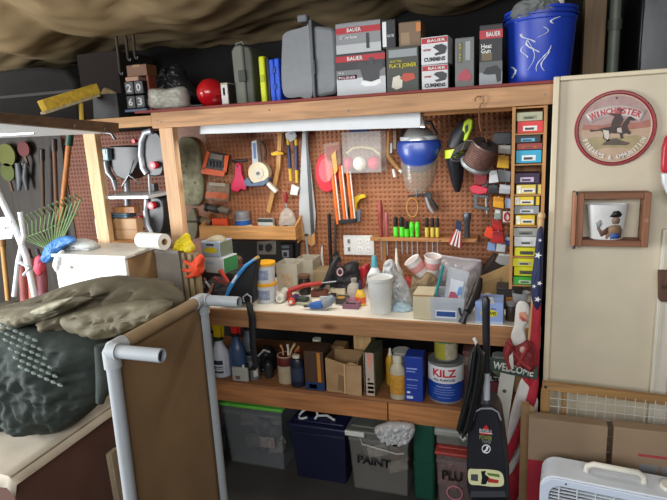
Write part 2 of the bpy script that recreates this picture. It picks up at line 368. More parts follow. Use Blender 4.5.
# ------------------------------------------------------------------ on the overhead shelf
SH = TOPZ+.0005
R_, K_, W_ = 'b01c2c', '1e1e20', 'e4e4e0'
carton('tool_carton', 'white and grey polisher carton with red band, picture of an orbital polisher', 'box', (337, 53, 386, 97), 2.26, .2, '3a3a3c', SH, 'power tool boxes on the overhead shelf',
       prints=[(0, 0, 1, .42, 'c3c7ca'), (0, .42, 1, .62, '77797b'), (0, .82, 1, .96, R_), (.03, .4, .42, .5, 'a83450')],
       polys=[([(.52,.34),(.5,.26),(.6,.2),(.8,.2),(.92,.27),(.9,.36),(.7,.3)], 'e8e8e8', 'pad_picture'), ([(.55,.36),(.5,.6),(.44,.68),(.44,.76),(.55,.78),(.66,.72),(.68,.88),(.76,.88),(.78,.72),(.95,.74),(.97,.62),(.88,.55),(.88,.36),(.72,.3)], '3c3c40', 'polisher_picture')],
       texts=[('BAUER', .24, .84, .56, .94, W_), ('POLISHER', .05, .41, .4, .48, 'efc9d0'), ('10 in', .05, .54, .16, .59, W_)])
_x, _z, _w, TH = fbox((337, 53, 386, 97), 2.26, SH)
carton('tool_carton', 'smaller grey carton with red band stacked on the polisher carton', 'box', (336, 22, 381, 51), 2.27, .16, '8b8d90', SH+TH+.004, 'power tool boxes on the overhead shelf',
       prints=[(0, .66, 1, .86, R_), (0, 0, 1, .3, 'b9bcbe')], polys=[([(.68,.12),(.68,.62),(.74,.62),(.75,.12)], '2a2a2c')],
       texts=[('BAUER', .26, .7, .58, .83, W_), ('1/2" Trim Router', .08, .48, .5, .6, W_)])
carton('small_carton', 'small black and white carton standing on the plate joiner box', 'box', (383, 30, 396, 55), 2.27, .12, '26262a', SH+.1745, 'small boxes on the overhead shelf', prints=[(.0, .08, .3, .95, 'e6e8ea')], texts=[('ROUTER', .4, .4, .9, .5, 'd8dadc')], hh=.11)
carton('small_carton', 'small tan carton with orange corner on the plate joiner box', 'box', (399, 34, 421, 56), 2.28, .12, '7b6248', SH+.1745, 'small boxes on the overhead shelf', prints=[(.8, .6, 1, .95, 'c87834'), (.1, .1, .5, .6, '93795a')], hh=.095)
carton('tool_carton', 'dark grey plate joiner carton with yellow lettering', 'box', (387, 56, 419, 94), 2.25, .2, '47483f', SH, 'power tool boxes on the overhead shelf',
       prints=[(.08, .78, .95, .95, '8d9496'), (.05, .05, .98, .4, '3a3d38')], polys=[([(.15,.12),(.2,.34),(.4,.38),(.5,.25),(.48,.1),(.3,.06)], 'cfcabb', 'base_picture'), ([(.42,.3),(.55,.42),(.85,.4),(.9,.28),(.6,.22)], 'b4472e', 'joiner_picture')],
       texts=[('PLATE JOINER', .1, .52, .94, .64, 'd2c53a'), ('ELECTRIC', .12, .67, .5, .72, 'c9bd48')], hh=.174)
def sander(lab, box, z, head, rz):
    return carton('sander_carton', lab, 'box', box, 2.25, .1, 'd4d6d8', z, 'white sander boxes', rz=rz, prints=[(.02, .78, .98, .98, R_)],
       polys=[([(.45,.62),(.55,.7),(.78,.72),(.95,.62),(.95,.5),(.9,.36),(.55,.3),(.5,.38),(.68,.44)], '303034', 'sander_picture')],
       texts=[(head, .25, .82, .92, .93, W_), ('corner', .08, .5, .36, .58, 'b4505a'), ('CUMMINS', .1, .1, .9, .26, '3c3c40')])
sander('white palm sander carton, lower of the two', (422, 65, 448, 91), SH, 'BAUER', .06)
_x, _z, _w, h1 = fbox((422, 65, 448, 91), 2.25, SH)
sander('white palm sander carton, upper of the two', (421, 37, 448, 64), SH+h1+.004, 'BAUER', -.08)
carton('tool_carton', 'tall narrow grey carton with yellow rotary lettering and open top flap', 'box', (455, 38, 474, 88), 2.25, .1, '6d6f6d', SH, 'power tool boxes on the overhead shelf',
       prints=[(.55, .55, .8, .93, '9a9da0'), (.12, .5, .4, .92, '55574f')], polys=[([(.2,.12),(.15,.25),(.35,.33),(.5,.38),(.7,.34),(.88,.2),(.7,.1),(.5,.16)], 'a83a48')],
       texts=[('R\nO\nT\nA\nR\nY', .2, .52, .33, .9, 'd8c63a')])
carton('tool_carton', 'tall black heat gun carton with red brand band', 'box', (479, 25, 502, 86), 2.24, .12, '29292c', SH, 'power tool boxes on the overhead shelf',
       prints=[(0, .78, 1, .92, R_), (0, 0, 1, .22, '8f9498'), (0, .22, 1, .4, '55585a'), (.1, .42, .55, .55, '6a5a3a')],
       polys=[([(.15,.2),(.3,.3),(.75,.33),(.95,.24),(.95,.06),(.78,.04),(.72,.18),(.4,.18)], '18181a', 'heat_gun_picture')],
       texts=[('BAUER', .3, .81, .92, .89, W_), ('Heat', .08, .62, .55, .7, W_), ('Gun', .08, .54, .5, .62, W_)])
# the blue bucket
t = T('bucket', 'blue plastic bucket splashed with white paint at the shelf end', 'bucket', (P(538.5, 82, 2.35).x, 2.35, SH)); t.scale = (.87, .87, .735)
BLUE = pm('1d3fb0', .4, var=.1, scale=5, bump=.03)
MB().lathe([(.0,.004),(.128,0),(.131,.01),(.148,.30),(.152,.305),(.152,.318),(.147,.318),(.147,.345),(.153,.348),(.153,.362),(.145,.362),(.14,.34),(.125,.02),(0,.012)], n=48).build('body', BLUE, t)
MB().lathe([(.1545,.325),(.158,.325),(.158,.332),(.1545,.332)], n=40).build('rim_rib', pm('1a3796', .4), t)
for k, (a0, z0, ln, wd) in enumerate([(-1.95,.06,.15,.006),(-1.75,.14,.07,.016),(-1.55,.05,.12,.008),(-2.3,.30,.06,.02),(-2.1,.12,.06,.012),(-1.35,.05,.1,.01),(-1.6,.21,.05,.008),(-1.9,.19,.05,.02),(-1.2,.27,.04,.02),(-2.5,.03,.06,.03)]):
    q = MB(); n = 9; vs = []
    for i in range(n):
        f = i/(n-1); z = z0+ln*f; r = .131+(.148-.131)*(z-.01)/.29+.0012; a = a0+.16*math.sin(k*2+f*4)+f*.12*(-1)**k; wv = wd*(.4+.9*abs(noise.noise(Vector((k, f*4, 1)))))/r
        vs += [(r*math.cos(a-wv/2), r*math.sin(a-wv/2), z), (r*math.cos(a+wv/2), r*math.sin(a+wv/2), z)]
    q.add(vs, [(2*i, 2*i+1, 2*i+3, 2*i+2) for i in range(n-1)]).build('paint_splash', pm('cfd6e4', .6), t, solid=.0008)
tr = T('rag', 'crumpled grey rag heaped in the blue bucket', 'rag', (P(541, 82, 2.35).x-.03, 2.28, SH+.235)); tr.scale = (.85, .85, .8)
blob_mb([(-.10,.0),(-.09,.06),(-.04,.085),(.02,.115),(.06,.09),(.10,.05),(.09,0),(0,-.02)], .08, amp=.02, fs=20, seed=3).build('cloth', pm('6f7372', .9), tr)
tr = T('paper_roll', 'white paper roll standing in the blue bucket', 'paper roll', (P(541, 82, 2.35).x+.055, 2.36, SH+.13))
MB().lathe([(.006,0),(.02,0),(.02,.22),(.006,.22)], n=20).build('roll', WHITE, tr); MB().lathe([(.0062,-.001),(.0065,.221)], n=12).build('core', CARD, tr)
# grey hard case, yellow and blue slim cases, olive tall case
def shellcase(name, lab, cat, pts, Y, depth, mat, seam=None, group=None):
    c = P(sum(p[0] for p in pts)/len(pts), max(p[1] for p in pts), Y); t = T(name, lab, cat, (c.x, Y, SH), group)
    o = smooth_outline([(x, max(0.0, z)) for x, z in rel(t, pts, Y)], 48); return t, o
t, o = shellcase('tool_case', 'large grey moulded plastic tool case with rounded corners', 'case', [(283,93),(282,45),(285,33),(300,28),(306,26),(309,30),(312,95),(300,97)], 2.27, .2, None, group='plastic tool cases on the overhead shelf')
GREY = pm('83868a', .5, var=.05, scale=30, bump=.04)
mx = max(p.x for p in o); q = MB().prism([(p.x, p.y) for p in o], 0, .22); q.build('left_shell', GREY, t, bevel=.012)
MB().prism([(mx-.002,.01),(mx+.012,.0),(mx+.012,.325),(mx-.002,.318)], -.006, .225).build('seam_rib', pm('5e6164', .5), t, bevel=.003)
MB().prism([(mx+.0125,.005),(mx+.10,.014),(mx+.112,.05),(mx+.112,.26),(mx+.10,.285),(mx+.0125,.30)], .004, .21).build('right_shell', pm('7b7e82', .5, var=.05, scale=30, bump=.04), t, bevel=.014)
MB().box(mx-.05, mx-.006, -.012, .03, .315, .345).build('handle', pm('74777b', .5), t, bevel=.006)
MB().box(mx+.012, mx+.018, -.008, .0, .1, .16).build('latch', pm('4c4e51', .5), t, bevel=.002)
t = T('slim_case', 'upright yellow slim plastic case', 'case', (P(266, 100, 2.28).x, 2.28, SH), 'plastic tool cases on the overhead shelf')
MB().box(-.024, .004, 0, .15, 0, .20).build('shell', pm('d6e01e', .45), t, bevel=.006); MB().box(.0045, .022, .01, .15, .0, .195).build('dark_half', BLACK, t, bevel=.005); MB().box(-.02, .0, -.004, 0, .09, .12).build('latch', pm('b7c018', .45), t, bevel=.002)
t = T('slim_case', 'upright royal blue slim plastic case', 'case', (P(276, 100, 2.265).x, 2.262, SH), 'plastic tool cases on the overhead shelf')
BL2 = pm('2557d6', .4)
MB().box(-.022, .001, 0, .14, 0, .18).build('left_shell', BL2, t, bevel=.005); MB().box(.003, .026, 0, .14, 0, .182).build('right_shell', BL2, t, bevel=.005)
MB().box(-.006, .01, -.004, 0, .05, .075).build('latch', pm('17409f', .45), t, bevel=.002); MB().box(-.006, .01, -.004, 0, .12, .145).build('latch', pm('17409f', .45), t, bevel=.002)
t = T('tool_case', 'tall olive grey plastic case standing on end', 'case', (P(245, 103, 2.3).x, 2.3, SH), 'plastic tool cases on the overhead shelf')
OL = pm('6d7166', .5, var=.06); MB().prism([(-.045,0),(.01,0),(.01,.255),(-.005,.262),(-.035,.258),(-.05,.235)], 0, .16).build('left_shell', OL, t, bevel=.008)
MB().prism([(.0115,0),(.05,0),(.05,.22),(.04,.25),(.0115,.256)], .004, .16).build('right_shell', pm('4c4f46', .55), t, bevel=.008); MB().box(-.02, .016, -.006, -.0005, .1, .15).build('latch', pm('3d4038', .5), t, bevel=.002)
MB().tube([(-.03, .02, .258), (-.03, .02, .27), (-.0, .02, .275), (.01, .02, .262)], .005).build('handle', OL, t)
# red helmet and small white box
t = T('helmet', 'round glossy red helmet lying on the shelf', 'helmet', (P(212, 104, 2.36).x, 2.36, SH))
q = MB().ell((0, 0, .068), (.066, .075, .068), 28, 18); q.build('dome', pm('c4141f', .22, coat=.4, var=.05), t)
MB().ell((.045, .0, .03), (.03, .06, .03), 20, 10).build('brim', pm('8e1018', .4), t)
carton('small_carton', 'small white carton with dark side beside the red helmet', 'box', (222, 83, 229, 104), 2.27, .09, 'b9b2a0', SH, 'small boxes on the overhead shelf', prints=[(.1, .1, .9, .92, 'dcdcda'), (.3, .45, .6, .8, 'c08090')], side='3b382f')
t = T('bolt', 'dark steel bolt lying on the shelf by the plastic bundle', 'bolt', (P(196, 106, 2.25).x, 2.25, SH+.008)); MB().cyl((-.02, 0, 0), (.03, .01, 0), .0045).build('shank', IRON, t); MB().cyl((-.03, -.002, 0), (-.02, 0, 0), .008, n=6).build('head', IRON, t)
# wrapped bundle, black bag
t = T('wrapped_bundle', 'clear plastic wrapped bundle of pale grey parts', 'bundle', (P(169, 108, 2.25).x, 2.25, SH))
pts = [(153,107),(152,92),(156,89),(170,90),(182,88),(186,98),(185,107),(170,109)]
blob('parts', pm('a7a48e', .6, var=.6, scale=40, bump=.5), t, pts, 2.31, .05, amp=.014, fs=30, seed=1)
blob('wrap', clear('e6e8e0', .4, .15), t, [(151,108),(150,91),(155,88),(170,88.5),(184,86.5),(188,98),(187,108),(170,110)], 2.31, .062, amp=.012, fs=34, seed=2)
t = T('bag', 'black plastic bag slumped behind the wrapped bundle', 'bag', (P(174, 95, 2.5).x, 2.5, SH))
blob('sheet', pm('262628', .35, bump=.2), t, [(150,100),(155,84),(162,72),(168,66),(172,74),(177,64),(182,68),(186,78),(194,88),(200,100),(175,104)], 2.5, .07, amp=.02, fs=22, seed=5)
# left end: stacked black tins with numerals, tool bin, yellow beam, dark trunks
t = T('numbered_box', 'stack of small black boxes with white numerals on the shelf end', 'box stack', (P(136, 108, 2.26).x, 2.26, SH))
MB().box(-.066, .062, -.004, .1, 0, .014).build('tray', pm('41566e', .5), t, bevel=.003)
for i, (ch, u, v) in enumerate([('6', 0, 0), ('3', 1, 0), ('2', 0, 1), ('0', 1, 1)]):
    x0 = -.052+u*.055; z0 = .016+v*.066; MB().box(x0, x0+.052, 0, .09, z0, z0+.062).build('tile', pm('18191c', .4), t, bevel=.004)
    lettering(ch, x0+.012, x0+.04, z0+.012, z0+.05, -.001, pm('ccd2d8', .5, var=0, bump=0), t, 'numeral')
MB().box(.064, .076, .02, .08, 0, .17).build('upright', pm('7a3a2c', .6), t, bevel=.002)
MB().box(-.045, .03, .004, .085, .1445, .165).build('pink_lid', pm('a5806f', .6), t, bevel=.003)
carton('small_carton', 'small brown carton on top of the numbered black boxes', 'box', (127, 62, 147, 74), 2.27, .08, '6e4a30', SH+.1665, 'small boxes on the overhead shelf', tape='8c6a48', hh=.05)
t = T('tool_bin', 'dark grey open tool bin left of the numbered boxes', 'bin', (P(105, 116, 2.26).x, 2.26, 1.8505))
MB().prism([(-.075,0),(.085,0),(.085,.12),(-.06,.12)], 0, .012).prism([(-.075,0),(.085,0),(.085,.12),(-.06,.12)], .13, .142).box(-.075, .085, .012, .13, 0, .01).build('body', pm('38393b', .5), t, bevel=.003)
MB().box(.076, .085, .012, .13, .01, .12).build('end_wall', pm('303133', .5), t); MB().box(-.05, -.042, .012, .13, .01, .10).build('end_wall', pm('303133', .5), t)
t2 = T('rag', 'pale crumpled cloth in the dark tool bin', 'rag', (P(108, 92, 2.32).x, 2.32, 1.97)); blob('cloth', pm('9d8b66', .9), t2, [(102,97),(104,88),(112,90),(119,95),(113,99)], 2.32, .02, amp=.006)
t = T('beam_offcut', 'yellow painted timber beam sticking out over the left loft', 'beam', P(66, 98, 2.12))
a, b = rel3(t, [(42, 106, 2.0), (96, 89, 2.24)]); MB().bar(a, b, .07, .05).build('beam', wood('c2a233', 0, knots=False), t, bevel=.003)
o_ = Vector((0, 0, -.0315)); MB().bar(a+o_, b+o_, .068, .012).build('pale_underside', wood('a79c7d', 0, knots=False), t)
t = T('stake', 'short yellow stake under the yellow beam', 'stake', P(81, 119, 2.15)); a, b = rel3(t, [(81, 103, 2.15), (82, 122, 2.15)]); MB().cyl(b, a, .011).build('shaft', pm('b89a35', .6), t); MB().cyl(a, a+Vector((0, 0, .006)), .013).build('cap', pm('8e7628', .6), t)
t = T('trunk', 'dark round topped trunk on the loft behind the yellow beam', 'trunk', (-2.615, 2.4, 1.8485))
MB().prism([(-.42,0),(.38,0),(.38,.22),(.32,.28),(.15,.31),(-.1,.315),(-.3,.28),(-.42,.2)], 0, .36).build('body', pm('181715', .95, bump=.2), t, bevel=.02); MB().box(-.43, .385, -.008, .0, .16, .175).build('strap', pm('232220', .6), t)
carton('storage_box', 'dark brown storage box on the loft, right of the trunk', 'box', (84, 52, 124, 112), 2.42, .3, '1d1512', 1.8485, None, rough=.95)
for i, (x, lab) in enumerate([(118, 'left thin steel rod hanging from the ceiling over the numbered boxes'), (126, 'middle thin steel rod hanging from the ceiling over the numbered boxes'), (133, 'right thin steel rod hanging from the ceiling over the numbered boxes')]):
    a = P(x-8+i*2, -8+i*4, 2.22); b = P(x+2, [72, 58, 56][i], 2.36); t = T('hanging_rod', lab, 'rod', b, 'rods hanging from the ceiling')
    MB().tube([a-b, (a-b)*.5+Vector((.004, 0, 0)), (0, 0, 0)], .007).build('rod', pm('4a4238', .5, .4), t); MB().tube([(0, 0, 0), (.004, 0, -.012), (.014, 0, -.014), (.018, 0, -.004)], .006).build('hook', IRON, t)
# right of the shelf: pipe, dark cabinet
t = T('conduit_pipe', 'grey green vertical pipe right of the timber stud', 'pipe', (.372, 2.56, TOPZ+.001)); MB().cyl((0, 0, 0), (0, 0, .36), .022).build('pipe', pm('5c6358', .5), t); MB().lathe([(.022,.2),(.027,.2),(.027,.24),(.022,.24)]).build('coupling', pm('4a5048', .5), t)
t = T('dark_cabinet', 'dark metal cabinet above the painted partition', 'cabinet', (.44, 2.4, TOPZ+.001))
DK = pm('17191c', .35, var=.2); MB().box(0, .9, .02, .38, 0, .40).build('body', DK, t, bevel=.004)
MB().box(.004, .19, 0, .019, .004, .396).build('door', pm('1d2024', .3), t, bevel=.003); MB().box(.194, .6, 0, .019, .004, .396).build('door', pm('1a1c1f', .3), t, bevel=.003)
MB().box(.172, .18, -.012, .0, .03, .33).build('pull_bar', pm('4a4c4e', .4, .6), t, bevel=.002)
# ------------------------------------------------------------------ shop light
YL = 2.33
t = T('shop_light', 'long white fluorescent shop light hung under the shelf', 'light fixture', P(310, 120, YL))
l0, l1 = rel3(t, [(201, 134, YL-.045), (420, 127.5, YL-.045)]); zc = (l0.z+l1.z)/2; l0.y = l1.y = 0; l0.z += .03; l1.z += .03
pr = [(-.036,.04),(.05,.04),(.075,-.008),(.083,-.03),(.079,-.03),(.046,.034),(-.03,.034),(-.043,-.03),(-.047,-.03),(-.045,-.02)]
n = len(pr); q = MB(); q.add([(l0.x, y-.0, l0.z+z) for y, z in pr]+[(l1.x, y, l1.z+z) for y, z in pr], [(i, (i+1) % n, n+(i+1) % n, n+i) for i in range(n)])
q.build('reflector', pm('dde1e2', .4, var=.03), t)
ld = bpy.data.lights.new('lamp_glow', 'AREA'); ld.shape = 'RECTANGLE'; ld.size = 1.1; ld.size_y = .1; ld.energy = 5; ld.color = (1, .97, .9)
lo = bpy.data.objects.new('lamp_glow', ld); C.objects.link(lo); lo.parent = t; lo.location = ((l0.x+l1.x)/2, .02, zc-.006)
for e, s in ((l0, -1), (l1, 1)):
    MB().prism([(y, z) for y, z in pr[:4]+pr[6:]], 0, .004).move(e+Vector((s*.001, 0, 0)), Matrix.Rotation(PI/2, 3, 'Z')).build('end_cap', pm('c4c8ca', .45), t)
for y in (-.03, .045):
    MB().cyl(l0+Vector((.04, y, -.012)), l1+Vector((-.04, y, -.012)), .0125).build('tube_lamp', pm('eef0ee', .3, var=.01), t)
for f in (.12, .86):
    a = l0.lerp(l1, f); MB().tube([a+Vector((0, .0, .035)), a+Vector((.004, 0, .06)), a+Vector((0, 0, .085))], .002, 6).build('hanging_wire', IRON, t)
# ------------------------------------------------------------------ pegboard tools
YP = 2.775
def peg(t, px, py, y0=None):           # the wire hook that holds a thing to the pegboard
    q = P(px, py, YP)-Vector(t.location)
    MB().tube([q+Vector((0, .024, .004)), q+Vector((0, -.02, 0)), q+Vector((0, -.03, .012))], .002, 6).build('hook', STEEL, t)
def flat(name, label, cat, pts, mat, Y=YP, thick=.012, part='body', hook=None, group=None, bevel=.001):
    c = P(sum(p[0] for p in pts)/len(pts), sum(p[1] for p in pts)/len(pts), Y); t = T(name, label, cat, c, group)
    MB().prism(rel(t, pts, Y), -thick, 0).build(part, mat, t, bevel=bevel)
    if hook: peg(t, *hook)
    return t
def add(t, name, pts, mat, Y=YP, y0=-.014, y1=-.0125, bevel=0): return MB().prism(rel(t, pts, Y), y0, y1).build(name, mat, t, bevel=bevel)
def rnd(cx, cy, rx, ry, n=20): return [(cx+rx*math.cos(2*PI*k/n), cy+ry*math.sin(2*PI*k/n)) for k in range(n)]
# olive sheath and leaf shaped sheath on the plain hardboard
t = T('sheath', 'olive green oblong canvas sheath hung on the plain hardboard', 'sheath', P(192, 170, 2.79))
o = smooth_outline(rel(t, [(181,142),(188,137),(198,141),(202,155),(205,178),(205,196),(201,204),(192,205),(185,198),(182,175)], 2.79), 44); o = [(p.x, p.y) for p in o]; c_ = Vector((sum(p[0] for p in o)/len(o), sum(p[1] for p in o)/len(o)))
MB().prism(o, -.03, 0).build('canvas', pm('86846a', .85, var=.25, scale=18, bump=.3), t, bevel=.008)
MB().prism([(c_.x+(p[0]-c_.x)*.86, c_.y+(p[1]-c_.y)*.92) for p in o], -.0325, -.0305).build('stitched_face', pm('8e8b70', .85, var=.35, scale=26, bump=.3), t)
for px, py in ((189, 166), (187, 172), (198, 182)): q = P(px, py, 2.79)-t.location; MB().cyl(q+Vector((0, -.035, 0)), q+Vector((0, -.0326, 0)), .008, n=10).build('patch', pm('7a5a32', .7), t)
t = T('sheath', 'narrow leaf shaped grey sheath hung below the olive sheath', 'sheath', P(193, 222, 2.79))
o = smooth_outline(rel(t, [(193,208),(197,215),(199,228),(196,238),(190,236),(187,225)], 2.79), 36); MB().prism([(p.x, p.y) for p in o], -.018, 0).build('cover', pm('85806a', .8, var=.2), t, bevel=.005)
MB().prism(rel(t, [(188,220),(198,220),(198.5,222),(188,222)], 2.79), -.022, -.0185).build('strap', pm('4a4536', .8), t)
# packs
t = flat('socket_pack', 'orange framed plastic pack of dark sockets on the pegboard', 'tool pack', [(210,151),(231,155),(227,175),(205,172)], pm('2f2c2b', .4), thick=.03, hook=(220, 150))
OR = pm('dd5a1c', .45)
add(t, 'bottom_frame', [(205,167),(228,171),(227,176),(204,173)], OR, y0=-.036, y1=-.03); add(t, 'left_frame', [(210,151),(213,152),(208,169),(205,168)], OR, y0=-.036, y1=-.03); add(t, 'right_frame', [(228,155),(232,155),(229,172),(226,171)], OR, y0=-.036, y1=-.03)
for k in range(5): a = P(213+k*3.2, 164+k*.4, YP)-t.location; MB().cyl(a+Vector((0, -.04, -.012)), a+Vector((0, -.04, .02)), .006, n=10).build('socket', IRON, t)
add(t, 'card', [(214,153),(226,155),(225,160),(213,158)], pm('7d7468', .5), y0=-.034, y1=-.0305)
t = flat('drill_bit_pack', 'clear bagged pack with orange card below the socket pack', 'tool pack', [(209,182),(231,184),(230,201),(207,199)], pm('7c6650', .5, var=.4, scale=40), thick=.02, hook=(219, 181)); add(t, 'card', [(208,191),(229,193),(229,199),(207,197)], pm('c25f33', .5, var=.3, scale=30), y0=-.0225, y1=-.0205); add(t, 'header', [(211,182),(227,183),(227,186),(211,185)], pm('a59a88', .5), y0=-.0225, y1=-.0205)
t = flat('pink_ice_scraper', 'hot pink plastic scraper hanging on the pegboard', 'scraper', [(236,165),(239,162),(242,165),(243,174),(248,186),(247,190),(242,189),(239,192),(233,190),(232,186),(236,175)], pm('d81e55', .4), thick=.018, bevel=.004); add(t, 'hang_hole', rnd(239, 166, 1.1, 1.1, 12), BLACK, y0=-.0188, y1=-.0182); MB().tube([P(232, 161, YP)-t.location, P(247, 160, YP)-t.location], .007).build('steel_rod', IRON, t)
# packing tape dispenser
t = T('tape_dispenser', 'grey and blue packing tape dispenser with a tape roll', 'tape dispenser', P(262, 168, 2.73))
q = rel(t, [(260,173)], 2.73)[0]
MB().lathe([(.034,-.022),(.062,-.022),(.062,.022),(.034,.022),(.034,-.022)], (q[0], 0, q[1]), 32, axis=(0, 1, 0)).build('tape_roll', pm('c9b99a', .4), t)
MB().lathe([(.0,-.026),(.032,-.026),(.033,.02),(0,.02)], (q[0], 0, q[1]), 24, axis=(0, 1, 0)).build('hub', pm('b9b2a2', .4), t); MB().cyl((q[0], -.034, q[1]), (q[0], -.0265, q[1]), .009).build('hub_knob', IRON, t)
MB().prism(rel(t, [(253,141),(258,140),(260,164),(254,166)], 2.73), -.02, .02).build('arm', pm('aab0b5', .4), t, bevel=.002); MB().prism(rel(t, [(254.5,143),(257,143),(258,158),(255.5,159)], 2.73), -.022, -.0205).build('blue_inlay', pm('3b5f8e', .4), t)
MB().prism(rel(t, [(246,180),(250,177),(254,183),(266,180),(269,177),(271,179),(266,185),(252,186),(247,185)], 2.73), -.028, .02).build('cutter_frame', pm('3f5570', .4), t, bevel=.002)
a, b = rel3(t, [(266, 181), (277, 192)], 2.73); MB().bar(a, b, .03, .022).build('handle', pm('cfccc2', .5), t, bevel=.004)
MB().tube(rel3(t, [(262, 141), (266, 150), (265, 160)], 2.75), .006).build('cable', BLACK, t); peg(t, 256, 141)
# wooden ruler with brass clamp, pliers, screwdriver
t = flat('measuring_stick', 'long slanted wooden slat with a brass fitting', 'slat', [(279,133),(283,133),(281,168),(271,213),(267,211),(277,168)], wood('b98a4e', 2, knots=False), thick=.014); add(t, 'brass_fitting', [(273,153),(278,151),(285,152),(286,154),(279,155),(274,155)], pm('b8912f', .3, .8), y0=-.03, y1=-.0145); peg(t, 281, 135)
t = T('pliers', 'long pliers with blue and yellow grips', 'pliers', P(292, 160, YP))
MB().prism(rel(t, [(286,133),(290,131),(296,132),(298,136),(295,140),(291,142),(287,139)], YP), -.014, -.002).build('jaw', STEEL, t, bevel=.002)
for p0, p1 in (((288, 139), (291, 181)), ((296, 139), (297, 183))):
    a, b = rel3(t, [p0, p1], YP-.008); q1, q2 = a.lerp(b, .14), a.lerp(b, .2); MB().tube([a, q1], .009).build('yellow_collar', pm('dcb91f', .45), t); MB().tube([q1, a.lerp(b, .7)], [.010, .0105]).build('blue_grip', pm('222f55', .45), t); MB().tube([a.lerp(b, .7), b], [.010, .008]).build('yellow_tip', pm('cfae26', .45), t)
MB().prism(rel(t, [(293,184),(300,187),(298,195),(291,194)], YP), -.016, -.004).build('tag_card', pm('d9dcd8', .5), t); peg(t, 292, 134)
t = T('small_screwdriver', 'small screwdriver with red handle above the wall tray', 'screwdriver', P(286, 200, YP)); a, b, c = rel3(t, [(285, 192), (286, 203), (287, 213)], YP-.012); MB().tube([a, a.lerp(b, .3), b], [.010, .014, .008]).build('handle', pm('8e2628', .4), t); MB().cyl(b, c, .004).build('shaft', STEEL, t); peg(t, 285, 193)
# hand saw (blade down from the light) and second blade
t = flat('hand_saw', 'long silver hand saw blade hanging with its wooden handle down', 'saw', [(302.5,131),(307,131),(316,214),(315,235),(301,240),(299,214)], pm('b4b7b8', .5, .35, var=.15, scale=5, bump=.02), thick=.004, part='blade')
add(t, 'back_rib', [(306,131),(308,131),(312,190),(315,236),(312,237),(309,190)], pm('5b5d5e', .4, .6), y0=-.012, y1=-.0045)
add(t, 'handle', [(299,219),(304,222),(305,232),(311,236),(316,232),(317,243),(313,246),(308,240),(303,239),(299,243)], wood('bb8a56', 2, knots=False), y0=-.03, y1=-.0125, bevel=.003); peg(t, 304, 133)
t = T('pull_rod', 'thin steel rod hanging from the saw down to the bench', 'rod', P(308, 250, 2.74)); a, b = rel3(t, [(306, 236), (309, 268)], 2.74); MB().cyl(a, b, .0065).build('rod', STEEL, t); MB().cyl(a, a+Vector((0, 0, .012)), .009).build('collar', IRON, t)
t = T('flat_bar', 'black flat steel bar hanging beside the saw', 'bar', P(330, 240, 2.76)); a, b = rel3(t, [(329, 214), (331, 268)], 2.76); MB().bar(a, b, .03, .012).build('bar', pm('2c2d30', .4, .4), t, bevel=.002); MB().bar(a+Vector((.035, 0, -.03)), b+Vector((.03, 0, .05)), .018, .01).build('second_bar', pm('44474a', .4, .5), t, bevel=.002); peg(t, 329, 214)
# red glove pack, rod pack, clear box
t = flat('red_disc', 'round red plastic disc on the pegboard behind the rod pack', 'disc', rnd(328, 172, 12, 20, 28), pm('c92638', .4), thick=.02, bevel=.005, hook=(326, 153)); add(t, 'pink_face', rnd(327, 170, 7, 12, 24), pm('d9606c', .4), y0=-.0225, y1=-.0205)
t = T('driveway_marker', 'clear bag of orange reflective rods with white stripes', 'rod pack', P(340, 180, 2.74))
MB().prism(rel(t, [(324,144),(340,141),(342,163),(330,181),(328,181)], 2.74), -.02, 0).build('bag', clear('d9c0b4', .22, .2), t, bevel=.002)
MB().prism(rel(t, [(326,147),(338,145),(339,157),(328,160)], 2.74), -.012, -.004).build('red_card', pm('8f2c28', .5, var=.5, scale=60), t)
for k in range(3):
    a, b = rel3(t, [(332+k*7.4, 168-k*2.5), (338+k*7.4, 224-k*1.2)], 2.735); MB().cyl(a, b, .0095).build('orange_rod', pm('dd6a1b', .4), t); d = Vector((.0145, -.003, 0)); MB().cyl(a+d, b+d, .004).build('white_stripe', pm('d8d6d0', .4), t)
a, b = rel3(t, [(339, 222), (356, 220)], 2.735); MB().bar(a, b, .03, .022).build('end_clip', BLACK, t, bevel=.002)
MB().prism(rel(t, [(333,155),(337,150),(339,170),(336,175)], 2.74), -.026, -.021).build('gold_strip', pm('c9a35a', .3), t); peg(t, 333, 143)
t = T('clear_box', 'clear plastic box of pink and white spools on the pegboard', 'box', P(361, 173, 2.66))
x0, x1 = rel(t, [(342,153)], 2.66)[0][0], rel(t, [(381,153)], 2.66)[0][0]; z1 = rel(t, [(361,133)], 2.66)[0][1]
MB().box(x0, x1, 0, .11, 0, .004).box(x0, x1, .106, .11, .004, z1).box(x0, x0+.003, 0, .106, .004, z1).box(x1-.003, x1, 0, .106, .004, z1).box(x0+.003, x1-.003, 0, .003, .004, z1).build('shell', clear('dfe2e0', .13, .2), t)
MB().box(x0, x1, -.003, .11, z1, z1+.006).build('lid', clear('c8cccf', .5, .2), t, bevel=.001)
for k, (px, col, r) in enumerate([(346, 'c8345a', .024), (357, 'e3ded0', .036), (372, 'c02c4c', .036)]):
    q = rel(t, [(px, 162)], 2.66)[0]; MB().ell((q[0], .05, .045), (r, .04, .038), 20, 12).build('spool', pm(col, .6, var=.15, scale=60, bump=.3), t)
MB().tube([(x0+.015, .03, .10), (x0+.05, .03, .125), (0, .03, .13), (x1-.05, .03, .12), (x1-.015, .03, .09)], .006).build('cord', pm('c3b285', .7), t)
MB().box(-.05, .05, -.006, .02, z1+.007, z1+.022).build('blue_clip', pm('1d2d66', .4), t, bevel=.002); q = Vector((0, .112, z1-.02)); MB().tube([q, q+Vector((0, .025, 0))], .004).build('bracket', STEEL, t)
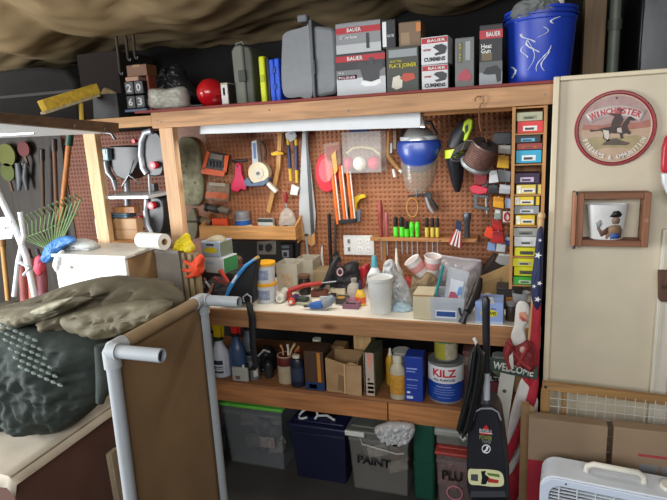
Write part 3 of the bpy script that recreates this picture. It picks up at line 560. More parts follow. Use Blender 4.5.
# yellow handled knife, wooden slip-joint with white tips, grips by the rail
t = T('utility_knife', 'yellow handled hook knife above the rail', 'knife', P(358, 205, YP)); MB().prism(rel(t, [(349,206),(353,198),(360,194),(366,194),(367,197),(361,199),(358,203),(357,212),(350,214)], YP), -.02, -.002).build('handle', pm('d4b018', .45), t, bevel=.004); MB().prism(rel(t, [(349,207),(352,201),(354,202),(351,213),(348,218)], YP), -.022, -.0205).build('black_grip', BLACK, t); MB().prism(rel(t, [(357,209),(361,209),(361,221),(357,221)], YP), -.014, -.004).build('blade', pm('9aa3ae', .3, .6), t); peg(t, 360, 195)
t = T('puller', 'curved wooden handle puller with white tips left of the face shield', 'hand tool', P(392, 155, YP)); MB().tube(rel3(t, [(389, 131), (388, 148), (388, 156), (393, 163), (398, 168), (400, 171)], YP-.015), [.008, .009, .012, .013, .010, .006]).build('handle', wood('b98a54', 2, knots=False), t); MB().prism(rel(t, [(391,143),(393,143),(393,153),(391,153)], YP), -.02, -.008).build('steel_leg', STEEL, t); MB().prism(rel(t, [(394,130),(397,131),(397,149),(394,149)], YP), -.02, -.008).build('grey_leg', pm('8d7c66', .5), t); MB().tube(rel3(t, [(393, 169), (395, 177)], YP-.018), [.007, .009]).build('white_tip', WHITE, t); MB().tube(rel3(t, [(399, 170), (402, 172)], YP-.018), [.008, .009]).build('white_tip', WHITE, t); peg(t, 390, 132)
# face shield
t = T('face_shield', 'face shield with silver crown, blue brow band and smoked visor', 'face shield', P(419, 150, 2.66))
def shell(a0, a1, r, zt, zb, n=28, m=8, flat=.72):
    vs = []
    for j in range(m+1):
        for i in range(n+1):
            a = a0+(a1-a0)*i/n; f = j/m; z = zt(a)+(zb(a)-zt(a))*f; k = r(a, f); vs.append((k*math.sin(a), -k*flat*math.cos(a), z))
    return MB().add(vs, [(j*(n+1)+i, j*(n+1)+i+1, (j+1)*(n+1)+i+1, (j+1)*(n+1)+i) for j in range(m) for i in range(n)])
q = MB().ell((0, .0, .03), (.080, .075, .092), 30, 12, 0, .5); q.build('crown', pm('a9acac', .35, .5), t)
shell(-1.75, 1.75, lambda a, f: .098+.010*math.sin(PI*min(1, f*1.3))-.02*f*f, lambda a: .046, lambda a: -.0-.105*max(0, math.cos(a*.88))**.55, m=12).build('blue_band', pm('1f3a86', .35, coat=.2), t, solid=.006)
shell(-1.5, 1.5, lambda a, f: .083+.010*math.sin(PI*f)-.006*f, lambda a: -.02, lambda a: -.06-.15*max(0, math.cos(a*.95))**.5).build('visor', clear('8c8478', .36, .15), t, solid=.002)
shell(-1.8, 1.8, lambda a, f: .09, lambda a: .066, lambda a: .0465, m=2).build('white_rim', pm('b4b8ba', .4), t, solid=.004)
for s in (-1, 1): MB().tube([(s*.088, -.02, .07), (s*.06, .0, .125), (s*.0, .03, .14)], .008, 8).build('strap', BLACK, t)
MB().tube([(0, .03, .135), (0, .125, .13)], .004, 8).build('hook', STEEL, t)
# small hammer with rope, second hammer, stick
t = T('clamp', 'small black bar clamp with looped tan cord above the green screwdrivers', 'clamp', P(415, 208, YP)); MB().tube(rel3(t, [(408, 196), (420, 195), (432, 195)], YP-.015), .005).build('bar', IRON, t); MB().tube([v+Vector((0, -.018, 0)) for v in rel3(t, [(413+5.5*math.cos(a), 207+9.5*math.sin(a)) for a in [k*PI/10 for k in range(20)]], YP)], .004, 8, closed=True).build('cord', pm('bb8642', .6), t); MB().tube(rel3(t, [(417, 189), (417, 197)], YP-.015), .005).build('screw', IRON, t); peg(t, 417, 192)
t = T('pliers', 'small black and steel pliers under the face shield', 'pliers', P(431, 205, YP)); MB().tube(rel3(t, [(426, 197), (429, 206), (433, 213)], YP-.016), [.007, .009, .008]).build('handle', STEEL, t); MB().tube(rel3(t, [(430, 198), (434, 205), (437, 210)], YP-.016), [.008, .011, .010]).build('handle', BLACK, t); MB().prism(rel(t, [(425,192),(431,192),(432,198),(426,199)], YP), -.022, -.008).build('jaw', IRON, t); peg(t, 429, 193)
# garden blower nozzle
YB = 2.66
t = T('leaf_blower', 'black and lime handheld blower hanging nozzle down', 'blower', P(460, 155, YB))
a, b, c = rel3(t, [(457.5, 192), (457, 180), (455, 158)], YB); MB().tube([a, a.lerp(b, .5), b, c], [.012, .022, .030, .046], 20).build('nozzle', pm('1a1d22', .25), t)
d, e = rel3(t, [(455, 157), (454, 149)], YB); MB().tube([d, e], [.048, .044], 20).build('lime_collar', LIME, t)
f, g, h = rel3(t, [(455, 148), (459, 136), (466, 124)], YB); MB().tube([f, g, h], [.04, .042, .03], 16).build('motor_body', pm('222326', .45), t)
MB().prism(rel(t, [(465,122),(470,118),(474,120),(473,128),(468,140),(464,141),(466,133),(463,130)], YB), -.05, -.012).build('lime_handle', LIME, t, bevel=.006)
MB().prism(rel(t, [(466,126),(469,124),(469,130),(466,134)], YB), -.052, -.0505).build('trigger', BLACK, t)
q = rel3(t, [(466, 124)], YB)[0]; MB().tube([q, q+Vector((.0, .06, .03)), q+Vector((0, .12, .03))], .004, 6).build('hook', STEEL, t)
t = T('extension_cord', 'black cord coil looped over the blower collar', 'cord', P(465, 151, 2.58))
for k in range(4): MB().tube([Vector((.062*math.cos(v)+.004*k, .012*k+.006*math.sin(3*v), .026*math.sin(v)+.3*.05*math.cos(v)+.010*k-.015)) for v in [i*PI/14 for i in range(28)]], .005, 8, closed=True).build('loop', pm('3a3838', .5), t)
# reel of cord on a bent hanger
YR = 2.5
t = T('cord_reel', 'tilted metal reel of brown ribbed cord hung from the shelf', 'reel', P(481, 154, YR))
ax = Vector((.42, -.35, .84)).normalized(); prof = [(.01,.045),(.055,.045)]
for k in range(9): z = .04-.01*k; prof += [(.056, z), (.061, z-.003), (.061, z-.006), (.056, z-.009)]
MB().lathe(prof+[(.01,-.05)], n=36, axis=ax).build('cord_winding', pm('6b4d44', .6, var=.3, scale=60, stretch=(1, 1, 1)), t)
MB().lathe([(.0,-.068),(.066,-.068),(.072,-.058),(.066,-.05),(0,-.05)], n=36, axis=ax).build('bottom_flange', STEEL, t)
MB().lathe([(.022,.046),(.058,.046),(.058,.052),(.022,.052),(.022,.046)], n=36, axis=ax).build('top_flange', pm('6f6762', .4, .5), t); MB().lathe([(0,.04),(.02,.04),(.02,.06),(0,.06)], n=20, axis=ax).build('hub', pm('2b2827', .5), t)
top = ax*.06; k1 = rel3(t, [(481, 131, 2.3), (479, 110, 2.192)])
MB().tube([top, top+Vector((-.005, -.05, .05)), k1[0], k1[0]+Vector((-.006, -.02, .03)), k1[1]], .0028, 8).build('wire_hanger', pm('a57c5c', .4, .5), t)
a = rel3(t, [(479, 100, 2.19)])[0]; MB().tube([k1[1]]+[a+Vector((.016*math.cos(v), -.002, .016*math.sin(v))) for v in [-1.2+k*.45 for k in range(11)]], .0026, 8).build('wire_loop', pm('8e6a4c', .4, .5), t)
MB().tube([top, rel3(t, [(466, 140, 2.54)])[0], rel3(t, [(462, 150, 2.56)])[0]], .0028, 8).build('wire_tail', pm('6d5a50', .4, .5), t)
# packs hung right of the pegboard
YH = 2.66
for lab, pts, col, th, head in [
    ('square dark grey sanding pad, top of the hung packs', [(494,133),(511,132),(511,144),(493,144)], '2e3033', .03, None),
    ('small white pack under the dark grey pad', [(499,145),(511,145),(511,154),(498,153)], 'bcb8a8', .014, 'd5d2c8'),
    ('bright yellow pack, upper one by the drawer cabinet', [(499,155),(509,156),(509,168),(497,167)], 'f0b81c', .03, 'd99c18'),
    ('pale grey bubble pack left of the grey fabric pack', [(490,171),(497,170),(499,182),(489,183)], 'd6d8da', .012, 'b5b8ba'),
    ('grey woven fabric pack below the yellow pack', [(498,169),(511,171),(510,182),(497,181)], '85888b', .016, None),
    ('white label pack hung under the grey fabric pack', [(500,184),(511,185),(510,194),(499,193)], 'b7babc', .010, 'd0d2d4'),
    ('black pouch beside the white label pack', [(489,184),(498,184),(499,193),(488,193)], '1c1d20', .02, '3a3b3e'),
    ('orange yellow pack, lower one by the drawer cabinet', [(494,196),(504,197),(504,208),(493,206)], 'eaa41c', .025, 'c5820f'),
    ('pale blue pack beside the lower orange yellow pack', [(505,198),(512,198),(512,208),(505,208)], 'b4c3dc', .012, None),
    ('small grey green card under the orange yellow pack', [(495,209),(501,209),(501,219),(494,219)], '8c9a90', .01, 'd4d6d2'),
    ('white card with a red oval ring', [(503,211),(511,211),(511,222),(503,222)], 'd9d6d2', .01, None),
    ('red pack behind the other two red packs', [(492,219),(502,221),(503,231),(492,229)], 'c3241f', .014, '9e1c1a'),
    ('orange red tag, left of the red packs', [(487,226),(493,227),(493,239),(484,235)], 'e2421c', .02, None),
    ('dark red pack, lowest of the red packs', [(493,230),(504,231),(504,243),(491,241)], 'b31f24', .022, '8b191e'),
    ('light blue card below the red packs', [(488,242),(495,243),(496,251),(487,250)], '7f98c4', .01, None),
    ('white card beside the light blue card', [(497,243),(506,244),(505,252),(496,251)], 'c9d0d4', .01, None),
    ('blue and purple card beside the white card', [(505,236),(511,236),(511,245),(505,245)], '394a8e', .01, 'd8d8e0')]:
    yy = YH-(.03 if 'lowest' in lab or 'grey fabric' in lab or 'left of the red' in lab else 0)+(.03 if 'behind' in lab or 'black pouch' in lab else 0)
    t = flat('hanging_pack', lab, 'hanging pack', pts, pm(col, .45, var=.08, scale=30), Y=yy, thick=th, group='packs hung beside the drawer cabinet', bevel=.002)
    cx = (pts[0][0]+pts[1][0])/2; q = P(cx, min(p[1] for p in pts)+1, yy)-Vector(t.location); MB().tube([q+Vector((0, 2.79-yy, .004)), q+Vector((0, .0, 0)), q+Vector((0, -.03, .006))], .002, 6).build('hook', STEEL, t)
    if head: add(t, 'header_card', [(pts[0][0]+.6, pts[0][1]+.7), (pts[1][0]-.6, pts[1][1]+.7), (pts[1][0]-.8, pts[1][1]+4), (pts[0][0]+.4, pts[0][1]+4)], pm(head, .5), Y=yy, y0=-th-.002, y1=-th-.0005)
    if 'red oval' in lab: MB().tube([v+Vector((0, -.013, 0)) for v in rel3(t, [(507+2.6*math.cos(a), 216.5+4*math.sin(a)) for a in [k*PI/9 for k in range(18)]], yy)], .004, 6, closed=True).build('red_ring', RED, t)
t = flat('clear_pouch', 'empty clear pouch hanging lowest beside the drawer cabinet', 'pouch', [(499,253),(511,254),(512,266),(500,264),(495,261)], clear('c9cac8', .5, .2), Y=YH, thick=.008, group='packs hung beside the drawer cabinet', bevel=0); add(t, 'seal_strip', [(499,253),(511,254),(511,256),(499,255)], pm('d0d2d0', .4), Y=YH, y0=-.0095, y1=-.0085); q = P(505, 254, YH)-Vector(t.location); MB().tube([q+Vector((0, .13, .004)), q+Vector((0, -.02, 0))], .002, 6).build('hook', STEEL, t)
t = flat('red_clip', 'dark red spring clamp under the cord reel', 'clamp', [(474,172),(484,170),(488,176),(486,184),(478,185),(474,180)], pm('7d1f24', .45), Y=2.7, thick=.03, bevel=.004); add(t, 'steel_jaw', [(484,178),(488,180),(487,186),(482,186)], IRON, Y=2.7, y0=-.025, y1=-.005); q = P(480, 172, 2.7)-Vector(t.location); MB().tube([q+Vector((0, .09, 0)), q], .003, 6).build('hook', STEEL, t)
t = flat('pink_grip', 'pinkish red rubber grip clamp below the dark red clamp', 'clamp', [(470,187),(474,184),(484,186),(489,188),(487,193),(478,194),(472,192)], pm('c83248', .45), Y=2.7, thick=.028, bevel=.005); add(t, 'dark_jaw', [(486,187),(493,187),(494,193),(487,193)], BLACK, Y=2.7, y0=-.024, y1=-.004); q = P(478, 187, 2.7)-Vector(t.location); MB().tube([q+Vector((0, .09, 0)), q], .003, 6).build('hook', STEEL, t)
t = T('c_clamp', 'grey steel C clamp hanging below the pink grip', 'clamp', P(481, 201, 2.74)); MB().prism(rel(t, [(474,193),(489,195),(489,198),(478,197),(478,205),(490,207),(490,210),(474,208)], 2.74), -.02, 0).build('frame', pm('686b6c', .4, .6), t, bevel=.002); MB().tube(rel3(t, [(486, 197), (487, 214)], 2.73), .005).build('screw', STEEL, t); peg(t, 477, 194)
# drawer cabinet of small boxes
t = T('box_cabinet', 'narrow open pine cabinet packed with small boxes by the partition', 'cabinet', (0, 0, 0))
cx0, cx1, cz0, cz1, cy0, cy1 = -.013, .112, 1.066, 1.787, 2.215, 2.33
PC = wood('bd8a54', 2, knots=False)
for xx in (cx0, cx1-.012): MB().box(xx, xx+.012, cy0, cy1, cz0, cz1).build('side_panel', PC, t)
MB().box(cx0+.012, cx1-.012, cy1-.006, cy1, cz0, cz1).build('back_panel', wood('9c6d42', 2, knots=False), t)
def cz(py): return P(531, py, 2.23).z
shelves = [107, 133.5, 164, 194.5, 225.5, 256.5, 285]
for py in shelves: z = cz(py); MB().box(cx0+.012, cx1-.012, cy0+.004, cy1-.006, z-.004, z+.002).build('shelf', wood('b5824e', 0, knots=False), t)
rows = [  # top, bottom, colour, label colour, what it is, shelf below
    (112, 121, 'a9a98a', '8d9070', 'olive and silver box on the top compartment', 0), (121, 133, 'd32a24', 'e5e2de', 'red box with white label in the top compartment', 0),
    (135, 143, '16181c', '62b4d8', 'black box with cyan and white label in the second compartment', 0), (143, 149.5, '8e2f24', 'b8502c', 'brownish red box in the second compartment', 0), (150, 163, '2aa3c8', 'dfe8ea', 'cyan box with white label in the second compartment', 0),
    (173, 184, '2c1638', 'cdb4d8', 'purple black box in the third compartment', 0), (184.5, 194, 'd8c15a', 'e8e6dc', 'pale yellow and white box under the purple box', 1),
    (196.5, 205.5, 'e2c22a', 'e6e4da', 'yellow and white box, top of the fourth compartment', 1), (206, 214.5, '8d9298', 'cfd3d6', 'grey box with label in the fourth compartment', 0), (215, 225, 'e0bd24', 'e4e2d4', 'yellow and white box, bottom of the fourth compartment', 1),
    (228, 236.5, 'a2a49c', '6f726c', 'silver box, top of the fifth compartment', 0), (237, 247, 'd6d8d8', 'c2c5c8', 'plain white box in the fifth compartment', 0), (247.5, 256, 'd4d020', '4a4b3a', 'yellow box with dark label, fifth compartment bottom', 0),
    (258.5, 267, 'd8d628', 'b8b48a', 'yellow box, top of the lowest compartment', 0), (267.5, 276.5, 'd6d41c', '585a40', 'yellow box with dark label in the lowest compartment', 0), (277, 284.5, '3ea43a', 'b4d0a8', 'green box, bottom of the lowest compartment', 0)]
for k, (y0, y1, col, lc, what, yl) in enumerate(rows):
    z0, z1 = cz(y1)+.001, cz(y0); floor_ = max([cz(p)+.0022 for p in shelves if cz(p) < z0+.012] or [0]); z0 = max(z0, floor_) if any(abs(cz(p)+.0022-z0) < .012 for p in shelves) else z0
    t = T('parts_box', what, 'box', (.0495+.004*math.sin(k*2.3), 2.222+.006*(k % 3), z0), 'small boxes in the narrow cabinet'); h = z1-z0; w_ = .046; d_ = .085
    MB().box(-w_, w_, 0, d_, 0, h).build('carton', pm(col, .45, var=.07, scale=30), t, bevel=.001)
    MB().box(-w_*.55, w_*(.5 if yl else .55), -.0008, 0, h*.18, h*.6).build('label', pm(lc, .5, var=.2, scale=90), t)
    if yl: MB().box(w_*.55, w_*.72, -.0009, 0, 0, h).build('dark_stripe', BLACK, t); MB().box(-w_*.95, -w_*.62, -.0008, 0, h*.1, h*.9).build('photo_print', pm('efe9d6', .5, var=.3, scale=80), t)
    MB().box(-w_*.4, w_*.3, -.0011, -.0008, h*.25, h*.45).build('barcode', pm('3b3c3e', .5, var=.5, scale=200), t)
# outlet plate
t = T('outlet_plate', 'white three gang wall outlet plate on the pegboard', 'outlet', P(359, 245, 2.794))
MB().box(-.088, .088, -.008, 0, -.056, .056).build('cover', pm('dededa', .4, var=.03), t, bevel=.003)
for x in (.006, .058):
    for z in (-.022, .022):
        f = MB().prism(rnd(x, z, .017, .016, 20), -.0105, -.0085).build('socket', pm('e8e8e4', .4), t)
        MB().box(x-.007, x-.005, -.0112, -.0106, z-.004, z+.006).box(x+.005, x+.007, -.0112, -.0106, z-.004, z+.005).build('slot', BLACK, f)
for z in (-.022, .022): MB().box(-.062, -.05, -.016, -.0085, z-.01, z+.012).build('switch_lever', pm('7d7e7c', .4), t, bevel=.002)
# screwdriver rail
t = T('tool_rail', 'slim wooden screwdriver rail across the pegboard', 'rail', (0, 0, 0)); a, b = P(372, 236.5, 2.74), P(478, 239.5, 2.74); MB().box(a.x, b.x, 2.70, 2.796, b.z-.008, b.z+.012).build('rail', wood('b07a48', 0), t, bevel=.002)
zr = b.z+.0125
for x in (380, 440, 476): MB().cyl((P(x, 238, 2.7).x, 2.698, zr-.012), (P(x, 238, 2.7).x, 2.701, zr-.012), .004).build('screw', IRON, t)
a = P(384, 245, 2.78); MB().box(a.x-.012, a.x+.012, 2.778, 2.795, a.z-.10, zr-.022).build('rail_bracket', wood('b07a48', 2), t)
def driver(label, px, py0, col, tip='1c1c1e', r=.012, blade=0, two=False):
    x = P(px, 236, 2.72).x; h = P(px, py0, 2.72).z-zr; t = T('screwdriver', label, 'screwdriver', (x, 2.72, zr), 'screwdrivers in the wall rail')
    if two: MB().lathe([(r*.7,0),(r,.004),(r,h*.5),(r*.9,h*.52)], n=14).build('grip', pm(col, .4), t); MB().lathe([(r*.8,h*.5),(r*.9,h*.55),(r*.9,h-.004),(r*.5,h)], n=14).build('dark_end', pm(tip, .4), t)
    else: MB().lathe([(r*.6,0),(r*.9,.006),(r*.72,h*.3),(r,h*.55),(r,h*.85),(r*.6,h)], n=14).build('grip', pm(col, .4), t)
    if blade: MB().cyl((0, 0, -blade), (0, 0, 0), .0035, n=10).build('shaft', STEEL, t)
driver('red brown screwdriver, tallest and leftmost in the rail', 381, 200, '8e3a34', blade=.13, r=.014); driver('shorter dusty red screwdriver beside the tall red one', 387, 212, 'a2545a', blade=.10, r=.011)
for i, (px, top, tw, nm) in enumerate([(396, 217, True, 'first'), (402, 217, True, 'second'), (407, 221, True, 'third'), (412, 222, False, 'fourth'), (417.5, 222, False, 'fifth and last')]):
    driver('green %s screwdriver, %s of five from the left' % ('and black' if tw else 'ball handled', nm), px, top, '4fd024', blade=.16 if i in (0, 3) else .09, two=tw, r=.013)
for i, (px, nm) in enumerate([(427, 'left'), (432.5, 'middle'), (437.5, 'right')]):
    driver('black and yellow striped screwdriver, %s of three' % nm, px, 218, 'c9b13a', '232323', blade=[.15, .1, .12][i], two=True, r=.0105)
t = T('flashlight', 'dark grey flashlight standing at the right end of the rail', 'flashlight', (P(467, 234, 2.73).x, 2.73, zr)); MB().lathe([(.014,0),(.014,.07),(.019,.085),(.021,.12),(.019,.125),(0,.124)], n=18).build('body', pm('5b5f66', .35, .5), t); MB().lathe([(.0,.1245),(.016,.126),(0,.127)], n=18).build('lens', pm('c5ccd0', .1), t)
# little flag on the rail
def flag_mat(): return pm('b42838', .7), pm('dcd8d4', .7), pm('232c50', .7)
t = T('small_flag', 'small American flag drooping from the screwdriver rail', 'flag', P(457, 236, 2.69)); fr, fw, fb = flag_mat()
a, b = rel3(t, [(460, 219), (457, 246)], 2.69); MB().cyl(b, a, .003, n=8).build('stick', pm('a57c48', .6), t)
oa = [(459,222),(449,246)]; 
for k in range(7):
    f0, f1 = k/7, (k+1)/7; L0, R0 = (456.5, 227), (461.5, 231); LB, RB = (448.5, 243), (462, 248)
    def pt(u, v): return (L0[0]+(R0[0]-L0[0])*u+((LB[0]+(RB[0]-LB[0])*u)-(L0[0]+(R0[0]-L0[0])*u))*v, L0[1]+(R0[1]-L0[1])*u+((LB[1]+(RB[1]-LB[1])*u)-(L0[1]+(R0[1]-L0[1])*u))*v)
    pts = [pt(f0, 0), pt(f1, 0), pt(f1, .5), pt(f1, 1), pt(f0, 1), pt(f0, .5)]; MB().prism(rel(t, pts, 2.69), -.012-.006*(k % 2), -.009-.006*(k % 2)).build('stripe', fr if k % 2 == 0 else fw, t)
MB().prism(rel(t, [(457,219),(462,221),(462,231),(456,228)], 2.69), -.02, -.016).build('canton', fb, t)
# wall tray
t = T('wall_tray', 'pale wooden tray mounted on the pegboard full of odds and ends', 'tray', (0, 0, 0)); YT = 2.66
a, b = P(200, 239, YT), P(296, 240, YT); zt = b.z; ht = P(250, 227, YT).z-P(250, 240, YT).z; TW = wood('c08b50', 0)
MB().box(a.x, b.x, YT, YT+.014, zt, zt+ht).build('front_board', TW, t, bevel=.002); MB().box(a.x, b.x, YT+.014, 2.794, zt, zt+.01).build('bottom_board', TW, t)
MB().prism([(YT+.014, zt+.01), (2.794, zt+.01), (2.794, zt+.13), (YT+.014, zt+ht)], -.006, .006).move((b.x-.006, 0, 0), Matrix.Rotation(PI/2, 3, 'Z')).build('end_board', wood('c08b50', 1), t)
MB().prism([(YT+.014, zt+.01), (2.794, zt+.01), (2.794, zt+.13), (YT+.014, zt+ht)], -.006, .006).move((a.x+.006, 0, 0), Matrix.Rotation(PI/2, 3, 'Z')).build('end_board', wood('c08b50', 1), t)
zi = zt+.0105; YI = 2.72
jar('spray_can', 'silver topped can with blue band in the wall tray', 'can', (233, 212, 247, 234), YI, [(.95,0),(1,.03),(1,.62),(.98,.64)], pm('b8b6a6', .5), zi, cap=[(.98,.64),(1,.66),(1,.97),(.9,1),(0,1)], capm=STEEL, capname='steel_lid', band=[(1.01,.42),(1.02,.42),(1.02,.62),(1.01,.62)], bandm=pm('2c5ea8', .4))
carton('small_carton', 'dark green edged white card box in the wall tray', 'box', (258, 219, 273, 228), YI+.02, .03, 'b8bcb4', zi, prints=[(0, 0, 1, .2, '1f2f2a'), (0, .8, 1, 1, '1f2f2a')])
carton('small_carton', 'orange red pack leaning in the wall tray', 'box', (213, 219, 227, 230), YI, .03, 'd24a22', zi, prints=[(.1, .3, .9, .7, 'b8401c')], rz=.1)
for px, col, lab in [(243, '2b5fb5', 'blue tape roll in the wall tray'), (252, 'd8d2bc', 'cream tape roll in the wall tray'), (258, 'c23a20', 'red and cream tape roll in the wall tray'), (274, 'c8b890', 'tan masking tape roll in the wall tray'), (287, '3a2a22', 'dark brown round knob in the wall tray')]:
    x = P(px, 230, YI).x; t = T('tape_roll', lab, 'tape', (x, YI-.02, zi+.032), 'rolls in the wall tray'); MB().lathe([(.018,-.012),(.032,-.012),(.032,.012),(.018,.012),(.018,-.012)], n=24, axis=(.75, .65, 0)).build('tape', pm(col, .5), t); MB().lathe([(.0165,-.0125),(.018,-.0125),(.018,.0125),(.0165,.0125)], n=20, axis=(.75, .65, 0)).build('core', CARD, t)
for i, (px, py, lab, col) in enumerate([(212, 208, 'dark hose fitting on the pegboard over the tray', '3a3834'), (223, 210, 'grey ribbed hose coupling on the pegboard over the tray', '6d6658'), (205, 221, 'brown rag bundle at the tray left end', '6b5846')]):
    t = T('hose_fitting', lab, 'fitting', P(px, py, 2.74)); q = rel3(t, [(px-6, py-1), (px, py), (px+6, py+2)], 2.74); MB().tube(q, [.014, .024, .02], 14).build('body', pm(col, .5), t); MB().tube([q[0], q[0]+(q[1]-q[0])*.3], .026, 14).build('collar', pm('2b2a28', .5), t); peg(t, px, py)
t = T('clear_pouch', 'crinkled clear pouch hanging over the right of the wall tray', 'pouch', P(286, 217, 2.735)); blob('sheet', clear('cfcabd', .4, .2), t, [(281,212),(288,208),(294,214),(296,224),(288,228),(279,226)], 2.735, .02, amp=.006); q = P(288, 209, 2.735)-Vector(t.location); MB().tube([q+Vector((0, .06, 0)), q], .002, 6).build('hook', STEEL, t)
t = T('tray_shade', 'black sheet standing in for the shade under the wall tray', 'board', P(250, 256, 2.79)); MB().prism(rel(t, [(206,240),(300,241),(300,270),(206,270)], 2.79), -.006, .008).build('board', pm('191614', .7), t)  # added dark sheet: the shade below the tray, put in as colour
for px, py in ((210, 244), (296, 266)): v = P(px, py, 2.783)-t.location; MB().cyl(v, v+Vector((0, -.004, 0)), .005).build('screw', IRON, t)
# black wall phone and small frame under the tray
t = T('wall_timer', 'black wall mounted timer box with grey dial under the tray', 'timer', P(288, 252, 2.77)); MB().prism(rel(t, [(281,243),(294,243),(295,262),(282,262)], 2.77), -.03, .02).build('body', BLACK, t, bevel=.004); MB().prism(rel(t, [(284,249),(291,249),(291,256),(285,256)], 2.77), -.034, -.0305).build('dial', pm('8d9296', .3), t); MB().prism(rel(t, [(286,251),(289.5,251),(289.5,255),(286,255)], 2.77), -.038, -.0345).build('knob', BLACK, t); MB().prism(rel(t, [(284,244.5),(291,244.5),(291,247),(284,247)], 2.77), -.032, -.0305).build('display', pm('5f6a70', .3), t)
t = T('switch_plate', 'small grey plate with black switches under the wall tray', 'switch', P(267, 247, 2.783)); MB().prism(rel(t, [(258,241),(277,240),(277,254),(258,254)], 2.79), -.006, 0).build('plate', pm('6f6a62', .5, var=.3), t, bevel=.001); MB().prism(rel(t, rnd(270, 247, 3, 4), 2.79), -.02, -.0065).build('dial', BLACK, t); MB().prism(rel(t, [(260,244),(264,244),(264,250),(260,250)], 2.79), -.012, -.0065).build('rocker', BLACK, t)
t = T('dust_brush', 'thin white brush with purple handle hanging near the black bars', 'brush', P(325, 258, 2.77)); MB().tube(rel3(t, [(322, 246), (322, 258), (323, 266)], 2.77), [.004, .008, .004]).build('white_brush', WHITE, t); MB().tube(rel3(t, [(336, 252), (341, 268)], 2.77), .006).build('purple_handle', pm('5a3c5e', .5), t); peg(t, 322, 246)
# ------------------------------------------------------------------ on the bench top
BT = BZ+.0006
TUB = pm('c9ccd0', .45, var=.04); YEL = pm('e8a81e', .45)
tz = BT
for k, (nm, box) in enumerate([('lower', (253, 285, 276, 306)), ('upper', (253, 264, 276, 283))]):
    x = P(265, 295, 2.33).x; t = T('tub', 'white plastic tub with yellow lid, %s of the stacked pair' % nm, 'tub', (x, 2.35, tz), 'yellow lidded tubs'); h = .088; R = .052
    MB().lathe([(R*.88,0),(R*.9,.004),(R,h),(R*.2,h)], n=32).build('body', TUB, t); MB().lathe([(R*.2,h+.0005),(R*1.06,h+.0005),(R*1.08,h+.004),(R*1.06,h+.014),(R*.95,h+.015),(0,h+.013)], n=32).build('lid', YEL, t)
    MB().lathe([(R*.925,h*.22),(R*.935,h*.23),(R*.98,h*.78),(R*.975,h*.79)], n=24, a0=-2.3, a1=-.8).build('label', pm('8d95ad', .5, var=.3, scale=70), t, solid=.0006); tz += h+.0156
t = T('plastic_bin', 'cloudy clear open plastic bin behind the yellow lidded tubs', 'bin', (P(285, 270, 2.5).x, 2.52, BT))
def openbox(w, d, h, e=.003, fl=1.08):
    q = MB(); b_ = [(-w/2,0),(w/2,0),(w/2,d),(-w/2,d)]; 
    def ring(s, z, ins=0): return [((x*s if True else x)+(-ins if x > 0 else ins), (y-d/2)*s+d/2+(-ins if y > 0 else ins), z) for x, y in b_]
    r0, r1, r2, r3 = ring(1, 0), ring(fl, h), ring(fl, h, e), ring(1, e, e); q.add(r0+r1+r2+r3, [(3,2,1,0)]+[(i, (i+1) % 4, 4+(i+1) % 4, 4+i) for i in range(4)]+[(4+i, 4+(i+1) % 4, 8+(i+1) % 4, 8+i) for i in range(4)]+[(8+i, 8+(i+1) % 4, 12+(i+1) % 4, 12+i) for i in range(4)]+[(12,13,14,15)]); return q
openbox(.115, .12, .155).build('shell', clear('cdc6b4', .6, .3), t, bevel=.002); MB().box(-.03, .03, -.004, -.001, .04, .1).build('label', pm('b0967a', .6, var=.3, scale=60), t); MB().box(-.05, .05, .01, .11, .004, .09).build('hardware', pm('7a6e5e', .6, var=.5, scale=60, bump=.5), t)
t = T('plastic_bin', 'second cloudy plastic bin, right of the first and partly hidden', 'bin', (P(304, 270, 2.6).x, 2.6, BT)); openbox(.10, .12, .16).build('shell', clear('c5bda8', .6, .3), t, bevel=.002); MB().box(-.035, .035, .01, .11, .004, .12).build('hardware', pm('574c42', .6, var=.5, scale=60, bump=.5), t)
carton('open_carton', 'open brown cardboard box of fittings near the black bars', 'box', (311, 271, 328, 292), 2.6, .12, '94805f', BT, flap=False, texts=[], prints=[(.1, .2, .9, .35, '6f5f48')])
t = T('jar', 'dark glass jar between the bins', 'jar', (P(305, 292, 2.5).x, 2.5, BT)); MB().lathe([(.03,0),(.034,.005),(.034,.07),(.028,.085),(.028,.09)], n=24).build('glass', pm('2c2824', .2), t); MB().lathe([(.031,.0905),(.031,.105),(0,.105)], n=24).build('lid', pm('6b4a3a', .5), t)
# caulk / tubes / planes lying at the front
t = T('spray_can', 'small white spray can lying on its side, cap to the front', 'can', (P(280, 302, 2.33).x, 2.34, BT+.026)); MB().cyl((-.012, .09, 0), (0, 0, 0), .026, n=24).build('body', pm('c8c4b8', .4), t); MB().cyl((0, -.0005, 0), (.003, -.02, 0), .024, .02, n=24).build('cap', pm('e2ddd0', .4), t); MB().cyl((.0032, -.0205, 0), (.004, -.026, 0), .009, n=14).build('nozzle', pm('b5b2aa', .5), t)
t = T('caulk_gun', 'red caulking gun lying on the bench among small tools', 'caulk gun', (P(300, 296, 2.36).x, 2.4, BT+.02))
MB().tube([(-.07, -.02, .03), (0, .02, .05), (.08, .06, .055)], [.014, .012, .012], 12).build('barrel', pm('a82a1c', .45), t); MB().prism([(-.075,.03),(-.06,.04),(-.045,-.015),(-.06,-.02),(-.085,-.015)], -.03, -.012).build('handle', pm('b5301f', .45), t, bevel=.003); MB().cyl((.08, .06, .055), (.15, .09, .058), .004).build('rod', STEEL, t)
